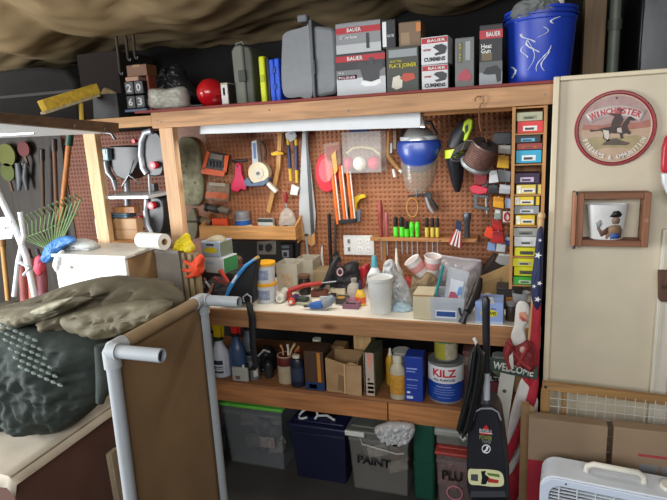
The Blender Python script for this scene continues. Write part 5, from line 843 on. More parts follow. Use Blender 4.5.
jar('glue_jug', 'cream plastic bottle with amber label in front of the yellow bottle', 'bottle', (389, 357, 405, 401), 2.205, [(.92,0),(1,.02),(1,.6),(.9,.7),(.55,.8),(.5,.82)], pm('b5ac92', .45), LS, cap=[(.5,.82),(.58,.83),(.58,.93),(.5,.98),(0,1)], capm=pm('c8c3b4', .45), band=[(1.005,.12),(1.02,.13),(1.02,.56),(1.005,.57)], bandm=pm('c08a34', .5, var=.25, scale=50), sy=.75)
t = T('plastic_tub', 'white round tub on the shelf behind the cream bottle', 'tub', (P(402, 370, 2.42).x, 2.42, LS)); MB().lathe([(.035,0),(.04,.14),(.036,.14)], n=24).build('body', pm('8d8a82', .5), t); MB().lathe([(.036,.1405),(.044,.141),(.044,.155),(0,.156)], n=24).build('lid', pm('c9c5ba', .5), t)
t = carton('solvent_tin', 'blue rectangular solvent tin with pale small print', 'tin', (405, 357, 423, 401), 2.21, .09, '27409a', LS, flap=False, bev=.003, prints=[(.1, .06, .45, .12, 'c5cfe6'), (.12, .72, .7, .75, '8fa2d8'), (.12, .66, .6, .68, '8fa2d8'), (.12, .48, .75, .5, '8fa2d8'), (.12, .36, .7, .37, '8fa2d8'), (.12, .3, .66, .31, '8fa2d8'), (.12, .18, .3, .22, 'd5dcf0')], side='1b2c6e', rough=.3)
MB().box(-.04, .04, .004, .086, .1855, .1875).build('tin_top', pm('55585c', .3, .7), t); MB().cyl((.02, .03, .188), (.02, .03, .2), .012).build('cap', BLACK, t)
# the gallon can
kc = P(446, 408, 2.21); kR = .0805; kh = .19
t = T('paint_can', 'gallon paint can with big red lettering on white and blue', 'can', (P(446, 400, 2.29).x, 2.293, LS))
MB().lathe([(kR*.97,0),(kR,.003),(kR,.006),(kR*.985,.01),(kR*.985,kh-.008),(kR,kh-.005),(kR,kh-.001),(kR*.95,kh),(kR*.9,kh-.006),(0,kh-.006)], n=48).build('body', pm('b9bcc0', .3, .7), t)
MB().lathe([(kR*.99,.012),(kR*.995,.013),(kR*.995,kh*.52),(kR*.99,kh*.52)], n=48).build('blue_label', pm('1d4aa8', .35), t); MB().lathe([(kR*.99,kh*.522),(kR*.995,kh*.523),(kR*.995,kh-.014),(kR*.99,kh-.013)], n=48).build('white_label', pm('dfe2e4', .35), t)
q = MB(); vs = []
for i in range(25): a = -PI/2-.95+1.9*i/24; z = kh*(.5-.05*math.cos((a+PI/2)*1.6)); vs += [(kR*1.0005*math.cos(a), kR*1.0005*math.sin(a), z), (kR*1.0005*math.cos(a), kR*1.0005*math.sin(a), z+kh*.05)]
q.add(vs, [(2*i, 2*i+1, 2*i+3, 2*i+2) for i in range(24)]).build('blue_arc', pm('1d4aa8', .35), t, solid=.0005)
lettering('KILZ', -.052, .056, kh*.68, kh*.87, 0, pm('c8202c', .4, var=0, bump=0), t, bend=kR*1.003); lettering('ALL PURPOSE', -.05, .05, kh*.575, kh*.635, 0, pm('22356e', .4, var=0, bump=0), t, bend=kR*1.003)
for z, w_ in ((.42, .034), (.36, .05), (.30, .044), (.24, .05), (.16, .03)): lettering('INTERIOR EXTERIOR' if z == .42 else '-------------', -w_, w_, kh*z, kh*(z+(.03 if z == .42 else .008)), 0, pm('b9c8ea', .4, var=0, bump=0), t, name='small_print', bend=kR*1.003)
t = T('paint_can', 'quart can with olive yellow label and green lid band on the gallon can', 'can', (P(446, 366, 2.29).x, 2.295, LS+kh+.001)); r = .052; h = .105; MB().lathe([(r,0),(r,h-.004),(r*.95,h),(r*.9,h-.004),(0,h-.004)], n=36).build('body', pm('8b8f8c', .3, .6), t); MB().lathe([(r*1.005,.008),(r*1.01,.009),(r*1.01,h*.8),(r*1.005,h*.8)], n=36).build('label', pm('a9a23c', .45), t); MB().lathe([(r*1.012,.008),(r*1.014,.009),(r*1.014,h*.79),(r*1.012,h*.79)], n=20, a0=-1.5, a1=-.3).build('photo_print', pm('b0a890', .5, var=.3, scale=40), t); MB().lathe([(r*1.005,h*.82),(r*1.01,h*.82),(r*1.01,h*.96),(r*1.005,h*.96)], n=36).build('green_band', pm('3f7a4a', .4), t)
carton('storage_carton', 'faded pink carton behind the paint cans at the shelf right end', 'box', (462, 352, 478, 398), 2.42, .15, '8e5f58', LS, prints=[(.1, .6, .9, .85, 'bfae98')])
carton('storage_carton', 'dark pink carton with pale lettering behind the vacuum handle', 'box', (488, 374, 506, 402), 2.3, .12, '6c303c', LS, prints=[(.0, .7, 1, 1, '1a1a1c')], texts=[('LTE', .1, .74, .75, .9, 'c9c4c4')])
t = T('glass_jar', 'clear jar of green bits behind the vacuum handle', 'jar', (P(499, 372, 2.32).x, 2.33, LS+.118)); MB().lathe([(.03,0),(.034,.006),(.034,.075),(.03,.08)], n=24).build('glass', clear('9fb0a4', .4, .1), t); MB().lathe([(0,.003),(.028,.004),(.03,.06),(0,.062)], n=20).build('bits', pm('4f7a56', .6, var=.5, scale=60), t); MB().lathe([(.031,.0805),(.031,.092),(0,.092)], n=20).build('lid', pm('b8bab8', .4), t)
# ------------------------------------------------------------------ under the bench
def tote(lab, box, Y, bodym, lidm, depth=.36, group='storage totes under the bench', stuffm=None, lid=True, grooves=True):
    x, z, W, H = fbox(box, Y, .0005); t = T('storage_tote', lab, 'tote', (x, Y, z), group); t['h'] = H; t['w'] = W
    q = openbox(W*.88, depth, H-.02, e=.004, fl=1.1); q.build('tub', bodym, t, bevel=.004)
    if lid: MB().box(-W/2*1.03, W/2*1.03, -.03, depth+.03, H-.019, H-.002).box(-W/2*.9, W/2*.9, .0, depth, H-.0019, H+.008).build('lid', lidm, t, bevel=.006)
    if grooves: MB().box(-W*.44*1.1, W*.44*1.1, -.024, -.014, H-.06, H-.045).build('rim_rib', bodym, t, bevel=.002)
    if stuffm:
        rr = random.Random(int(W*1e5))
        for k in range(14):
            c_ = (rr.uniform(-.26, .26)*W, rr.uniform(.03, .12), .06+(H-.17)*rr.random()); q = MB()
            if k % 3: q.box(-.05, .05, -.025, .025, -.03, .03)
            else: q.ell((0, 0, 0), (.05, .03, .045), 12, 8)
            q.move(c_, Matrix.Rotation(rr.uniform(-.6, .6), 3, 'Y') @ Matrix.Rotation(rr.uniform(-.5, .5), 3, 'Z')).build('contents', pm(stuffm[k % len(stuffm)], .6, var=.4, scale=30, bump=.4), t, bevel=.006)
    return t
t = tote('clear storage tote with bright green lid at the bench left', (228, 404, 288, 470), 2.28, clear('8a8e90', .22, .2), pm('5cab3e', .45), stuffm=['3c3a3c', '8a847e', '55504e', '2c2c30', '9a938a', '5a5456']); MB().box(t['w']*.1, t['w']*.34, -.017, -.012, .13, .19).build('photo_label', pm('7d7470', .5, var=.4, scale=60), t)
t = tote('small grey tote stacked left behind the green lidded tote', (205, 420, 229, 466), 2.36, pm('55585c', .5), pm('6d7074', .5), depth=.2)
MB().box(-.05, .06, -.034, -.031, .08, .12).build('label', pm('8a8e90', .5), t)
t = tote('navy blue tote with grey bag on top under the bench middle', (294, 424, 349, 478), 2.25, pm('121530', .5), pm('171a3c', .5)); hN = t['h']
xx = P(308, 425, 2.27).x; tc = T('cable', 'white cable coil on top of the navy tote', 'cable', (xx, 2.28, hN+.015)); MB().tube([(.05*math.cos(a), .03*math.sin(a), .012+.018*math.sin(a*1.3)) for a in [k*.45-.6 for k in range(13)]], .006, 8).build('wire', pm('d4d6d4', .5), tc); MB().tube([(.05, .0, .01), (.09, .03, .0), (.14, .0, -.002)], .006, 8).build('lead', pm('d4d6d4', .5), tc)
tb = T('bag', 'dark grey limp bag lying on the navy tote', 'bag', (P(325, 425, 2.36).x, 2.36, hN+.009)); blob('cloth', pm('4a4d48', .8, bump=.3), tb, [(300,424),(302,414),(312,410),(330,412),(345,416),(349,424),(325,427)], 2.38, .08, amp=.012, seed=5)
t = tote('clear tote marked PAINT with pale grey lid', (350, 430, 411, 490), 2.235, clear('96928c', .24, .2), pm('62645c', .5), stuffm=['6a4a36', '494744', '8b8274', '3c3430', 'a09a8c', '7a6a58']); W, H = t['w'], t['h']
lettering('PAINT', -W*.34, W*.2, H*.47, H*.60, -.026, pm('101012', .6, var=0, bump=0), t, rot=-.03); MB().box(-W*.52, -W*.2, -.038, -.031, H-.03, H-.004).build('lid_latch', pm('c9cac2', .5), t, bevel=.004); MB().tube([(-W*.28, -.02, H*.86), (-W*.25, -.022, H*.78), (W*.3, -.022, H*.7), (W*.42, -.02, H*.72)], .004, 8).build('moulded_line', pm('b0afa8', .4), t)
hP = H
tb = T('plastic_bag', 'white translucent plastic bag bunched on the PAINT tote', 'bag', (P(398, 430, 2.26).x, 2.26, hP+.0085)); blob('film', pm('b3b4b6', .4, var=.12, scale=20, bump=.4), tb, [(374,428),(382,424),(395,422),(412,424),(415,432),(410,441),(403,448),(399,455),(396,447),(386,444),(378,436)], 2.15, .045, amp=.03, fs=30, seed=15, rings=16, n=96)
t = T('upright_case', 'dark green upright plastic case between the two clear totes', 'case', (P(424, 494, 2.22).x, 2.225, .0005)); w_ = (P(434, 460, 2.22).x-P(413, 460, 2.22).x)/2; h_ = P(424, 424, 2.22).z; GRN = pm('17493a', .45); MB().box(-w_, w_, 0, .26, 0, h_).build('body', GRN, t, bevel=.012); MB().box(-w_*.5, w_*.5, .06, .2, h_, h_+.02).build('handle', GRN, t, bevel=.006); MB().box(-w_*.98, w_*.98, -.003, .001, h_*.46, h_*.5).build('rib', pm('174a36', .45), t)
t = tote('clear tote marked PLU behind the vacuum', (436, 450, 474, 496), 2.23, clear('9a8886', .28, .2), pm('a8423c', .5), stuffm=['8a5a58', '6d6460', '9d7a74', '5a4a48', '777', '8c6a64'] if False else ['8a5a58', '6d6460', '9d7a74', '5a4a48']); W, H = t['w'], t['h']
lettering('PLU', -W*.32, W*.2, H*.5, H*.68, -.026, pm('101012', .6, var=0, bump=0), t); MB().tube([(-.0+.035*math.cos(a), -.014, H*.26+.035*math.sin(a)) for a in [k*PI/9 for k in range(18)]], .004, 6, closed=True).build('pink_ring', pm('c9808c', .5), t)
hU = H
t = T('lidded_bin', 'pale grey lidded bin on the PLU tote', 'bin', (P(455, 447, 2.25).x, 2.25, hU+.0085)); MB().box(-.085, .12, .0, .22, 0, .045).build('base', pm('6f706a', .5), t, bevel=.006); MB().box(-.095, .13, -.015, .235, .0455, .085).build('lid', pm('9d9f96', .5), t, bevel=.012); MB().box(.02, .06, -.021, -.0155, .02, .07).build('latch', pm('5e605c', .5), t, bevel=.002)
# ------------------------------------------------------------------ upright cleaner, flag, welcome sign
YV = 1.76
t = T('upright_vacuum', 'black upright carpet cleaner with grey handle tube in front of the bench', 'vacuum cleaner', (P(487, 480, YV).x, YV, 0))
o = [(469,500),(466.5,486),(466.5,455),(468,432),(471,417),(476,409),(482,406),(491,406),(497,409),(501,418),(504,436),(507,460),(509,486),(509,500)]
ro = rel(t, o, YV); MB().prism([(p[0], p[1]) for p in ro], 0, .12).build('body', pm('1f2026', .4), t, bevel=.012)
z5 = ro[0][1]; xl, xr = ro[0][0], ro[-1][0]
MB().prism([(xl, z5-.001), (xr, z5-.001), (xr+.03, .14), (xl-.03, .14)], -.01, .12).build('lower_body', pm('26272c', .4), t, bevel=.01); MB().prism([(xl-.06,.012),(xr+.06,.012),(xr+.06,.10),(xr+.03,.139),(xl-.03,.139),(xl-.06,.10)], -.14, .15).build('floor_head', pm('1b1c20', .4), t, bevel=.015)
for s in (xl-.03, xr+.03): MB().cyl((s-.012, .12, .04), (s+.012, .12, .04), .04).build('wheel', BLACK, t)
a, b, c = rel3(t, [(487, 407), (486.5, 372), (486, 300)], YV+.05); MB().cyl(a+Vector((0, 0, -.02)), b, .0115).build('handle_tube', pm('c2cad2', .35, .2), t); MB().tube([b, b.lerp(c, .1), b.lerp(c, .9), c, c+Vector((-.002, .0, .012))], [.015, .0125, .0135, .014, .008], 16).build('grip', pm('1b1d22', .4), t)
MB().tube([v for v in rel3(t, [(473, 420, YV-.012), (475, 412, YV-.014), (481, 408.5, YV-.014), (492, 408.5, YV-.014), (498, 412, YV-.014), (501, 420, YV-.012)])], .003, 8).build('trim_line', pm('8a8c92', .4), t)
def vflat(name, pts, col, y=-.0015): return MB().prism(rel(t, pts, YV), y, -.0002).build(name, pm(col, .4, var=.03, bump=0), t)
vflat('red_emblem', [(483,429),(486,424.5),(489,429)], 'd8262c'); vflat('red_bar', [(480.5,432.6),(491.5,432.6),(491.5,434.2),(480.5,434.2)], 'd8262c')
def vtext(s, x0, y0, x1, y1, col):
    (ax, az), (bx, bz) = rel(t, [(x0, y1), (x1, y0)], YV); lettering(s, ax, bx, az, bz, -.0022, pm(col, .4, var=0, bump=0), t, bold=False)
vtext('BISSELL', 479.5, 429.8, 492.5, 432.4, 'e2e2e4'); vtext('POWER', 479.5, 436, 492, 438.8, '9aa65a'); vtext('STEAMER', 482, 440.6, 491, 442.4, '8d8f94')
MB().tube([v+Vector((0, -.001, 0)) for v in rel3(t, [(486.2+4*math.cos(q_), 448.8+4*math.sin(q_)) for q_ in [k*PI/10 for k in range(20)]], YV)], .0018, 6, closed=True).build('round_logo', pm('dfe0e2', .4), t); vflat('logo_wave', [(483.5,451),(486,449),(486.5,446),(488.8,446.5),(487.5,450),(485,452)], 'dfe0e2')
oo = smooth_outline([(468.5,470),(476,469),(490,469.5),(500,471.5),(503.5,477),(503,485),(494,486.5),(480,485),(469.5,483)], 40); vflat('sticker', [(p.x, p.y) for p in oo], 'd2d2a4'); vflat('sticker_dark_print', [(481,471),(486,470.5),(485,474),(489,477),(486,484),(481,484),(482,477)], '16181c', -.0022); vflat('sticker_red_print', [(487,477),(492,478.5),(499,480),(498,483),(488,482)], 'a8322c', -.0022); vflat('sticker_grey_print', [(471,474),(478,474),(478,481),(471,480)], '4a4c50', -.0022); vflat('sticker_green_edge', [(487,472.5),(499,474),(500,477),(488,475)], '5a7a3c', -.0022); vflat('lower_panel', [(471,491),(505,491),(506,497),(470,497)], '3c3d44')
q = MB()
for k in range(10):
    o_ = [(477, 344), (475-k*.3, 352), (471-k*.4, 385), (464+k*.1, 412), (459+k*.35, 430), (462+k*.6, 437-k), (466+k*.7, 428), (472+k*.7, 405), (477+k*.6, 378), (480+k*.2, 356)]
    o_ = [(a_+2.2*math.sin(k*2.4)*(.2 if b_ < 350 else 1), b_) for a_, b_ in o_]; q.tube(rel3(t, o_, YV-.045+.007*k), .005, 8, closed=True)
q.build('power_cord', pm('17181a', .4), t)
MB().tube(rel3(t, [(484, 354, YV+.05), (478, 350, YV-.01), (476, 342, YV-.02), (474, 338, YV-.02)]), .006, 8).build('cord_hook', pm('cfcfc6', .5), t); MB().tube(rel3(t, [(463, 434), (461, 437), (463, 440), (466, 437)], YV-.04), .007, 8).build('plug', pm('8d8d88', .4), t)
# welcome sign
YW = 2.08
t = T('welcome_sign', 'wooden welcome sign with white bearded figure, red ribbon and dark green board', 'sign', (P(502, 470, YW).x, YW, 0))
a, b = rel3(t, [(509, 365), (494, 470)], YW); b2 = a+(b-a)*((a.z)/(a.z-b.z)); MB().bar(b2, a, .055, .018, up=(0, 1, 0)).build('plank', pm('c9c7bd', .6, var=.08), t, bevel=.002)
q = rel3(t, [(504.5, 390)], YW)[0]; MB().cyl(q+Vector((0, -.0105, 0)), q+Vector((0, -.0095, 0)), .008).build('plank_hole', pm('55534e', .6), t)
MB().prism(rel(t, [(489.5,355),(513,360),(538,364.5),(537,376.5),(512,372),(489,366.5)], YW), -.03, -.012).build('name_board', pm('33433a', .7, var=.15), t, bevel=.002)
(ax, az), (bx, bz) = rel(t, [(493, 371), (534, 360)], YW); cxx, czz = (ax+bx)/2, (az+bz)/2; hw = (bx-ax)/2; ang = math.atan2(rel(t, [(537, 370)], YW)[0][1]-rel(t, [(490, 360.5)], YW)[0][1], rel(t, [(537, 370)], YW)[0][0]-rel(t, [(490, 360.5)], YW)[0][0])
lettering('WELCOME', cxx-hw, cxx+hw, czz-.017, czz+.017, -.0312, pm('d5d8cf', .6, var=0, bump=0), t, rot=ang)
blob('white_beard', pm('d2cec6', .7, var=.06, bump=.1), t, [(520,301),(527,303),(530,310),(528,320),(525,330),(526,341),(519,346),(512,344),(511,335),(514,325),(515,315),(516,306)], YW-.02, .018, amp=.003, seed=2)
MB().prism(rel(t, [(519,309),(525,308),(528,314),(524,318),(519,315)], YW), -.046, -.038).build('face', pm('c98d74', .6), t, bevel=.003); MB().prism(rel(t, [(520,312),(524,314.5),(527,317),(522,317)], YW), -.05, -.0465).build('red_cheek', pm('b0433c', .6), t)
blob('red_ribbon', pm('7c2024', .6, var=.25, scale=30), t, [(505,345),(509,338),(514,346),(520,344),(528,340),(534,346),(536,360),(533,372),(524,369),(515,364),(506,359),(503,352)], YW-.03, .028, amp=.012, fs=40, seed=6)
for pts in ([(510, 340), (506, 350), (510, 362)], [(514, 346), (522, 356), (530, 362)], [(527, 341), (522, 350), (517, 360)]): MB().tube([v+Vector((0, -.062, 0)) for v in rel3(t, pts, YW)], .008, 8).build('ribbon_fold', pm('8e2a2c', .6), t)
MB().prism(rel(t, [(509,350),(513,346),(514,362),(509,364)], YW), -.066, -.056).build('white_trim', pm('c9c6be', .6), t, bevel=.002); MB().ell(rel3(t, [(523, 350, YW-.06)])[0], (.012, .008, .014)).build('pompom', pm('b9968e', .7), t)
# big furled flag
YF = 2.13
t = T('furled_flag', 'large American flag furled on its pole beside the painted partition', 'flag', (P(520, 480, YF).x, YF, 0)); fr, fw, fb = flag_mat()
p_t, p_b = rel3(t, [(541.5, 219, 2.135), (516, 498, 2.135)]); e_ = p_t+(p_b-p_t)*(p_t.z/(p_t.z-p_b.z)); MB().tube([e_, p_t], .011, 12).build('pole', pm('c8a070', .5), t); MB().ell(p_t+Vector((0, 0, .012)), (.014, .014, .016)).build('finial', pm('d0ab7c', .5), t)
blob('canton', fb, t, [(538,229),(543,229),(543,262),(541.5,300),(537,312),(532,300),(531,282),(534,258),(536,240)], YF-.02, .022, amp=.008, fs=16, seed=3, dirs=(3, 1, .5))
def star(px, py, r, Y): 
    c = rel(t, [(px, py)], Y)[0]; return [(c[0]+(r if k % 2 == 0 else r*.4)*math.sin(k*PI/5+.3), c[1]+(r if k % 2 == 0 else r*.4)*math.cos(k*PI/5+.3)) for k in range(10)]
for px, py, r in ((538, 255, .0135), (539.5, 283, .010), (534, 286, .008), (537.5, 299, .012), (540, 240, .007)): MB().prism(star(px, py, r, YF-.05), -.056, -.053).build('star', pm('e4e4e2', .7), t)
for m_, pts, dy in [(fr, [(534,296),(541,298),(540,340),(538,376),(531,388),(528,372),(531,330)], -.015), (fw, [(522,378),(530,386),(524,408),(512,438),(505,452),(507,430),(514,400)], -.012), (fr, [(530,386),(538,374),(537,398),(525,428),(512,458),(504,470),(505,452),(514,432),(524,408)], -.02), (fw, [(537,398),(536,420),(524,448),(512,474),(504,482),(504,470),(514,456),(526,428)], -.012), (fr, [(536,418),(535,446),(526,474),(514,505),(503,510),(504,482),(514,470),(526,446)], -.02), (fw, [(535,444),(534,470),(528,505),(515,520),(514,505),(526,474)], -.01), (fr, [(527,372),(531,388),(522,378),(519,366)], -.008)]:
    blob('stripe', m_, t, pts, YF+dy, .016, amp=.004, fs=18, seed=4)
blob('lower_folds', fr, t, [(505,500),(518,496),(530,500),(528,530),(515,545),(504,535)], YF, .03, amp=.008, seed=9)
# ------------------------------------------------------------------ on and in front of the painted partition
YQ = FB-.0305
cx_, cy_ = P(614.5, 128.5, YQ).x, P(614.5, 128.5, YQ).z; Rw = (P(656, 128, YQ).x-P(572.5, 128, YQ).x)/2; Rh = (P(614, 92, YQ).z-P(614, 165.5, YQ).z)/2
t = T('round_sign', 'round tin sign with red rim and galloping rider picture', 'sign', (cx_, YQ, cy_)); Rr = (Rw+Rh)/2
MB().lathe([(0,.001),(Rr*.9,.001),(Rr*.9,.006),(0,.006)], n=64, axis=(0, -1, 0)).build('picture_face', pm('b59a80', .45, var=.18, scale=9), t)
MB().lathe([(Rr*.9,.0),(Rr,.0),(Rr,.008),(Rr*.97,.013),(Rr*.93,.013),(Rr*.9,.007),(Rr*.9,0)], n=72, axis=(0, -1, 0)).build('red_rim', pm('8e2830', .35), t)
MB().tube([(Rr*.885*math.cos(a), -.0072, Rr*.885*math.sin(a)) for a in [k*PI/36 for k in range(72)]], .0012, 6, closed=True).build('pale_line', pm('d9c2b4', .4), t)
def dpoly(name, pts, col, y=-.0075): return MB().prism([(x*Rr, z*Rr) for x, z in pts], y, y+.0008).build(name, pm(col, .5, var=.15, scale=40, bump=0), t)
dpoly('sky_band', [(-.8,.05),(-.82,.3),(-.68,.56),(-.4,.78),(0,.87),(.4,.78),(.68,.56),(.82,.3),(.8,.05),(.3,.12),(-.2,.02)], 'a98a86', -.0068); dpoly('red_cliffs', [(-.82,.0),(-.78,.14),(-.3,.1),(.1,.2),(.5,.12),(.83,.2),(.84,0),(.3,-.05),(-.3,-.02)], 'a3695a', -.0072)
dpoly('grass_bank', [(-.82,-.3),(-.5,-.2),(.0,-.24),(.5,-.2),(.82,-.28),(.6,-.62),(.2,-.52),(-.2,-.5),(-.6,-.6)], 'a3936c', -.0071)
def arc_text(s, r, a_mid, span, size, col, y, flip=False):
    me_v = []; me_f = []; n = len(s)
    for i, ch in enumerate(s):
        if ch == ' ': continue
        a = a_mid+(span*(i/(n-1)-.5))*(1 if flip else -1); o = lettering(ch, -size*.30*(.4 if ch == 'I' else 1), size*.30*(.4 if ch == 'I' else 1), -size/2, size/2, 0, pm(col, .4, var=0, bump=0), t)
        rt = (a-PI/2) if not flip else (a+PI/2)
        base = len(me_v)
        for v in o.data.vertices: me_v.append((r*math.cos(a)+v.co.x*math.cos(rt)-v.co.z*math.sin(rt), y, r*math.sin(a)+v.co.x*math.sin(rt)+v.co.z*math.cos(rt)))
        me_f += [tuple(base+k for k in p.vertices) for p in o.data.polygons]; bpy.data.objects.remove(o)
    me = bpy.data.meshes.new('lettering'); me.from_pydata(me_v, [], me_f); me.materials.append(pm(col, .4, var=0, bump=0)); o = bpy.data.objects.new('lettering', me); C.objects.link(o); o.parent = t; m = o.modifiers.new('s', 'SOLIDIFY'); m.thickness = .0006; m.offset = 0
bn = [(.62*1.05*math.cos(a)*1.0, -.52+1.08*math.sin(a)) for a in [PI*.78-k*PI*.56/14 for k in range(15)]]; 
def arcband(r0, r1, cz_, a0, a1, n=18): return [(r1*math.cos(a0+(a1-a0)*k/n), cz_+r1*math.sin(a0+(a1-a0)*k/n)) for k in range(n+1)]+[(r0*math.cos(a1-(a1-a0)*k/n), cz_+r0*math.sin(a1-(a1-a0)*k/n)) for k in range(n+1)]
q = MB(); ab = arcband(1.19, 1.47, -.86, PI/2+.53, PI/2-.53); n = len(ab)//2
vs = [(x*Rr, -.0082, z*Rr) for x, z in ab[:n]]+[(x*Rr, -.0082, z*Rr) for x, z in ab[n:][::-1]]; q.add(vs, [(i, i+1, n+i+1, n+i) for i in range(n-1)]).build('white_banner', pm('cfc6c0', .45), t, solid=.0006)
_t = t
def arc_text_c(s, r, cz_, span, size, col, y, sizes=None):
    me_v = []; me_f = []; n = len(s)
    for i, ch in enumerate(s):
        sz = size*(1.25 if i == 0 else 1); a = PI/2-span*(i/(n-1)-.5); w_ = sz*.34*(.4 if ch == 'I' else 1.3 if ch == 'W' else 1); o = lettering(ch, -w_, w_, -sz/2, sz/2, 0, pm(col, .4, var=0, bump=0), _t); rt = a-PI/2; base = len(me_v)
        for v in o.data.vertices: me_v.append((r*math.cos(a)+v.co.x*math.cos(rt)-v.co.z*math.sin(rt), y, cz_+r*math.sin(a)+v.co.x*math.sin(rt)+v.co.z*math.cos(rt)))
        me_f += [tuple(base+k for k in p.vertices) for p in o.data.polygons]; bpy.data.objects.remove(o)
    me = bpy.data.meshes.new('lettering'); me.from_pydata(me_v, [], me_f); me.materials.append(pm(col, .4, var=0, bump=0)); o = bpy.data.objects.new('lettering', me); C.objects.link(o); o.parent = _t; m = o.modifiers.new('s', 'SOLIDIFY'); m.thickness = .0006; m.offset = 0
arc_text_c('WINCHESTER', 1.33*Rr, -.86*Rr, .86, .165*Rr, 'b02830', -.0092)
arc_text('FIREARMS & AMMUNITION', .77*Rr, -PI/2, 2.35, .125*Rr, 'ddd6cf', -.0092, flip=True)
DKB = '3a2a24'
dpoly('horse', [(-.62,.0),(-.45,-.02),(-.3,.03),(-.05,.06),(.15,.06),(.25,.22),(.32,.3),(.38,.29),(.48,.22),(.47,.18),(.36,.2),(.3,.05),(.33,-.05),(.4,-.12),(.36,-.18),(.3,-.14),(.2,-.15),(.22,-.27),(.16,-.28),(.12,-.14),(-.1,-.12),(-.2,-.22),(-.1,-.3),(-.16,-.34),(-.28,-.24),(-.27,-.1),(-.35,-.04),(-.6,-.06)], DKB, -.0085); dpoly('horse_white_patch', [(-.3,-.02),(-.15,-.05),(-.12,-.2),(-.16,-.3),(-.24,-.24),(-.27,-.1)], 'cfc4b8', -.0091); dpoly('horse_white_patch', [(.05,.0),(.15,.02),(.18,-.12),(.06,-.1)], 'c2b6aa', -.0091)
dpoly('rider', [(-.1,.06),(-.08,.2),(-.02,.32),(-.18,.38),(-.2,.42),(.02,.4),(.08,.44),(.0,.46),(.05,.52),(.14,.52),(.2,.46),(.13,.44),(.14,.34),(.2,.22),(.12,.06)], '42302c', -.0089); dpoly('rocks', [(-.3,-.42),(-.15,-.28),(.05,-.26),(.2,-.34),(.4,-.4),(.3,-.46),(0,-.44)], '584a40', -.0085); MB().cyl((0, -.008, Rr*.8), (0, -.0065, Rr*.8), .0035).build('nail_hole', BLACK, t)
# box frame with mug
YM = FB-.031
t = T('display_frame', 'brown wooden box frame hung on the partition holding a mug', 'frame', (P(612, 246, YM).x, YM, P(612, 246, YM).z))
fo = rel(t, [(573,192),(650,192),(650,246),(573,246)], YM-.06); x0, x1, z0, z1 = rel(t, [(574.5,220)], YM-.07)[0][0], rel(t, [(650,220)], YM-.07)[0][0], rel(t, [(612,247)], YM-.07)[0][1], rel(t, [(612,193)], YM-.07)[0][1]
FW = wood('7c5138', 0, knots=False); FWZ = wood('8e5f44', 2, knots=False)
MB().box(x0+.03, x1-.022, -.07, -.002, z0+.001, z0+.024).build('bottom_bar', FW, t, bevel=.002); MB().box(x0+.03, x1-.022, -.07, -.002, z1-.022, z1).build('top_bar', FW, t, bevel=.002)
MB().box(x0+.006, x0+.0295, -.07, -.002, z0, z1).build('left_bar', FWZ, t, bevel=.002); MB().box(x1-.0215, x1, -.07, -.002, z0, z1).build('right_bar', FWZ, t, bevel=.002)
MB().box(x0-.006, x0+.0055, -.076, -.012, z0-.004, z1+.004).build('hinge_stile', wood('a87458', 2, knots=False), t, bevel=.002); MB().cyl((x1-.011, -.074, (z0+z1)/2), (x1-.011, -.0705, (z0+z1)/2), .007).build('plug', pm('a57a58', .6), t)
for z in (z0-.002, z1+.001): MB().cyl((x0+.001, -.072, z-.006), (x0+.001, -.072, z+.006), .006).build('hinge_pin', IRON, t)
mx_ = rel(t, [(607, 220)], YM-.045)[0][0]; mt = T('mug', 'white mug printed with a waving figure in a black cap', 'mug', (t.location.x+mx_, YM-.042, t.location.z+z0+.0245)); r0, r1, mh = .054, .068, .128
MB().lathe([(r0*.9,0),(r0,.003),(r1,mh),(r1-.003,mh),(r0-.003,.006),(0,.005)], n=40, sy=.52).build('cup', pm('cfcfcc', .35), mt); MB().tube([(-r1*.95, .006, .07), (-r1-.014, .008, .07), (-r1-.018, .008, .05), (-r1-.008, .007, .028), (-r0-.0, .006, .026)], .004, 8).build('handle', pm('cfcfcc', .35), mt) if False else None
def wrap(name, pts, col, dr=.0004):
    q = MB(); c = Vector((sum(p[0] for p in pts)/len(pts), sum(p[1] for p in pts)/len(pts))); vs = []
    for x, z in [(c.x, c.y)]+list(pts):
        x, z = x*1.5+.012, z*1.4; r = r0+(r1-r0)*z/mh+dr; a = x/r; vs.append((r*math.sin(a), -.52*r*math.cos(a)-.0008-dr, z))
    n = len(pts); q.add(vs, [(0, 1+i, 1+(i+1) % n) for i in range(n)]).build(name, pm(col, .5, var=.1, bump=0), mt, solid=.0008)
wrap('figure_coat', [(-.012,.004),(.028,.004),(.030,.026),(.022,.038),(.008,.041),(-.006,.037),(-.012,.028)], '8d7058'); wrap('figure_arm', [(-.008,.036),(-.02,.02),(-.029,.034),(-.033,.031),(-.022,.009),(-.008,.018)], '6d5040', .001); wrap('figure_trousers', [(-.002,.004),(.02,.004),(.02,.018),(-.002,.018)], '3c5a9c', .0014); wrap('figure_face', [(.002,.043),(.016,.043),(.02,.054),(.014,.062),(.003,.062),(-.002,.053)], '8d7566', .0008); wrap('figure_cap', [(-.006,.062),(.004,.06),(.02,.061),(.024,.068),(.014,.077),(.002,.076)], '1a1a1c', .0014); wrap('figure_hand', [(-.032,.031),(-.025,.034),(-.022,.044),(-.026,.054),(-.031,.048),(-.036,.046)], '8d8f92', .0012)
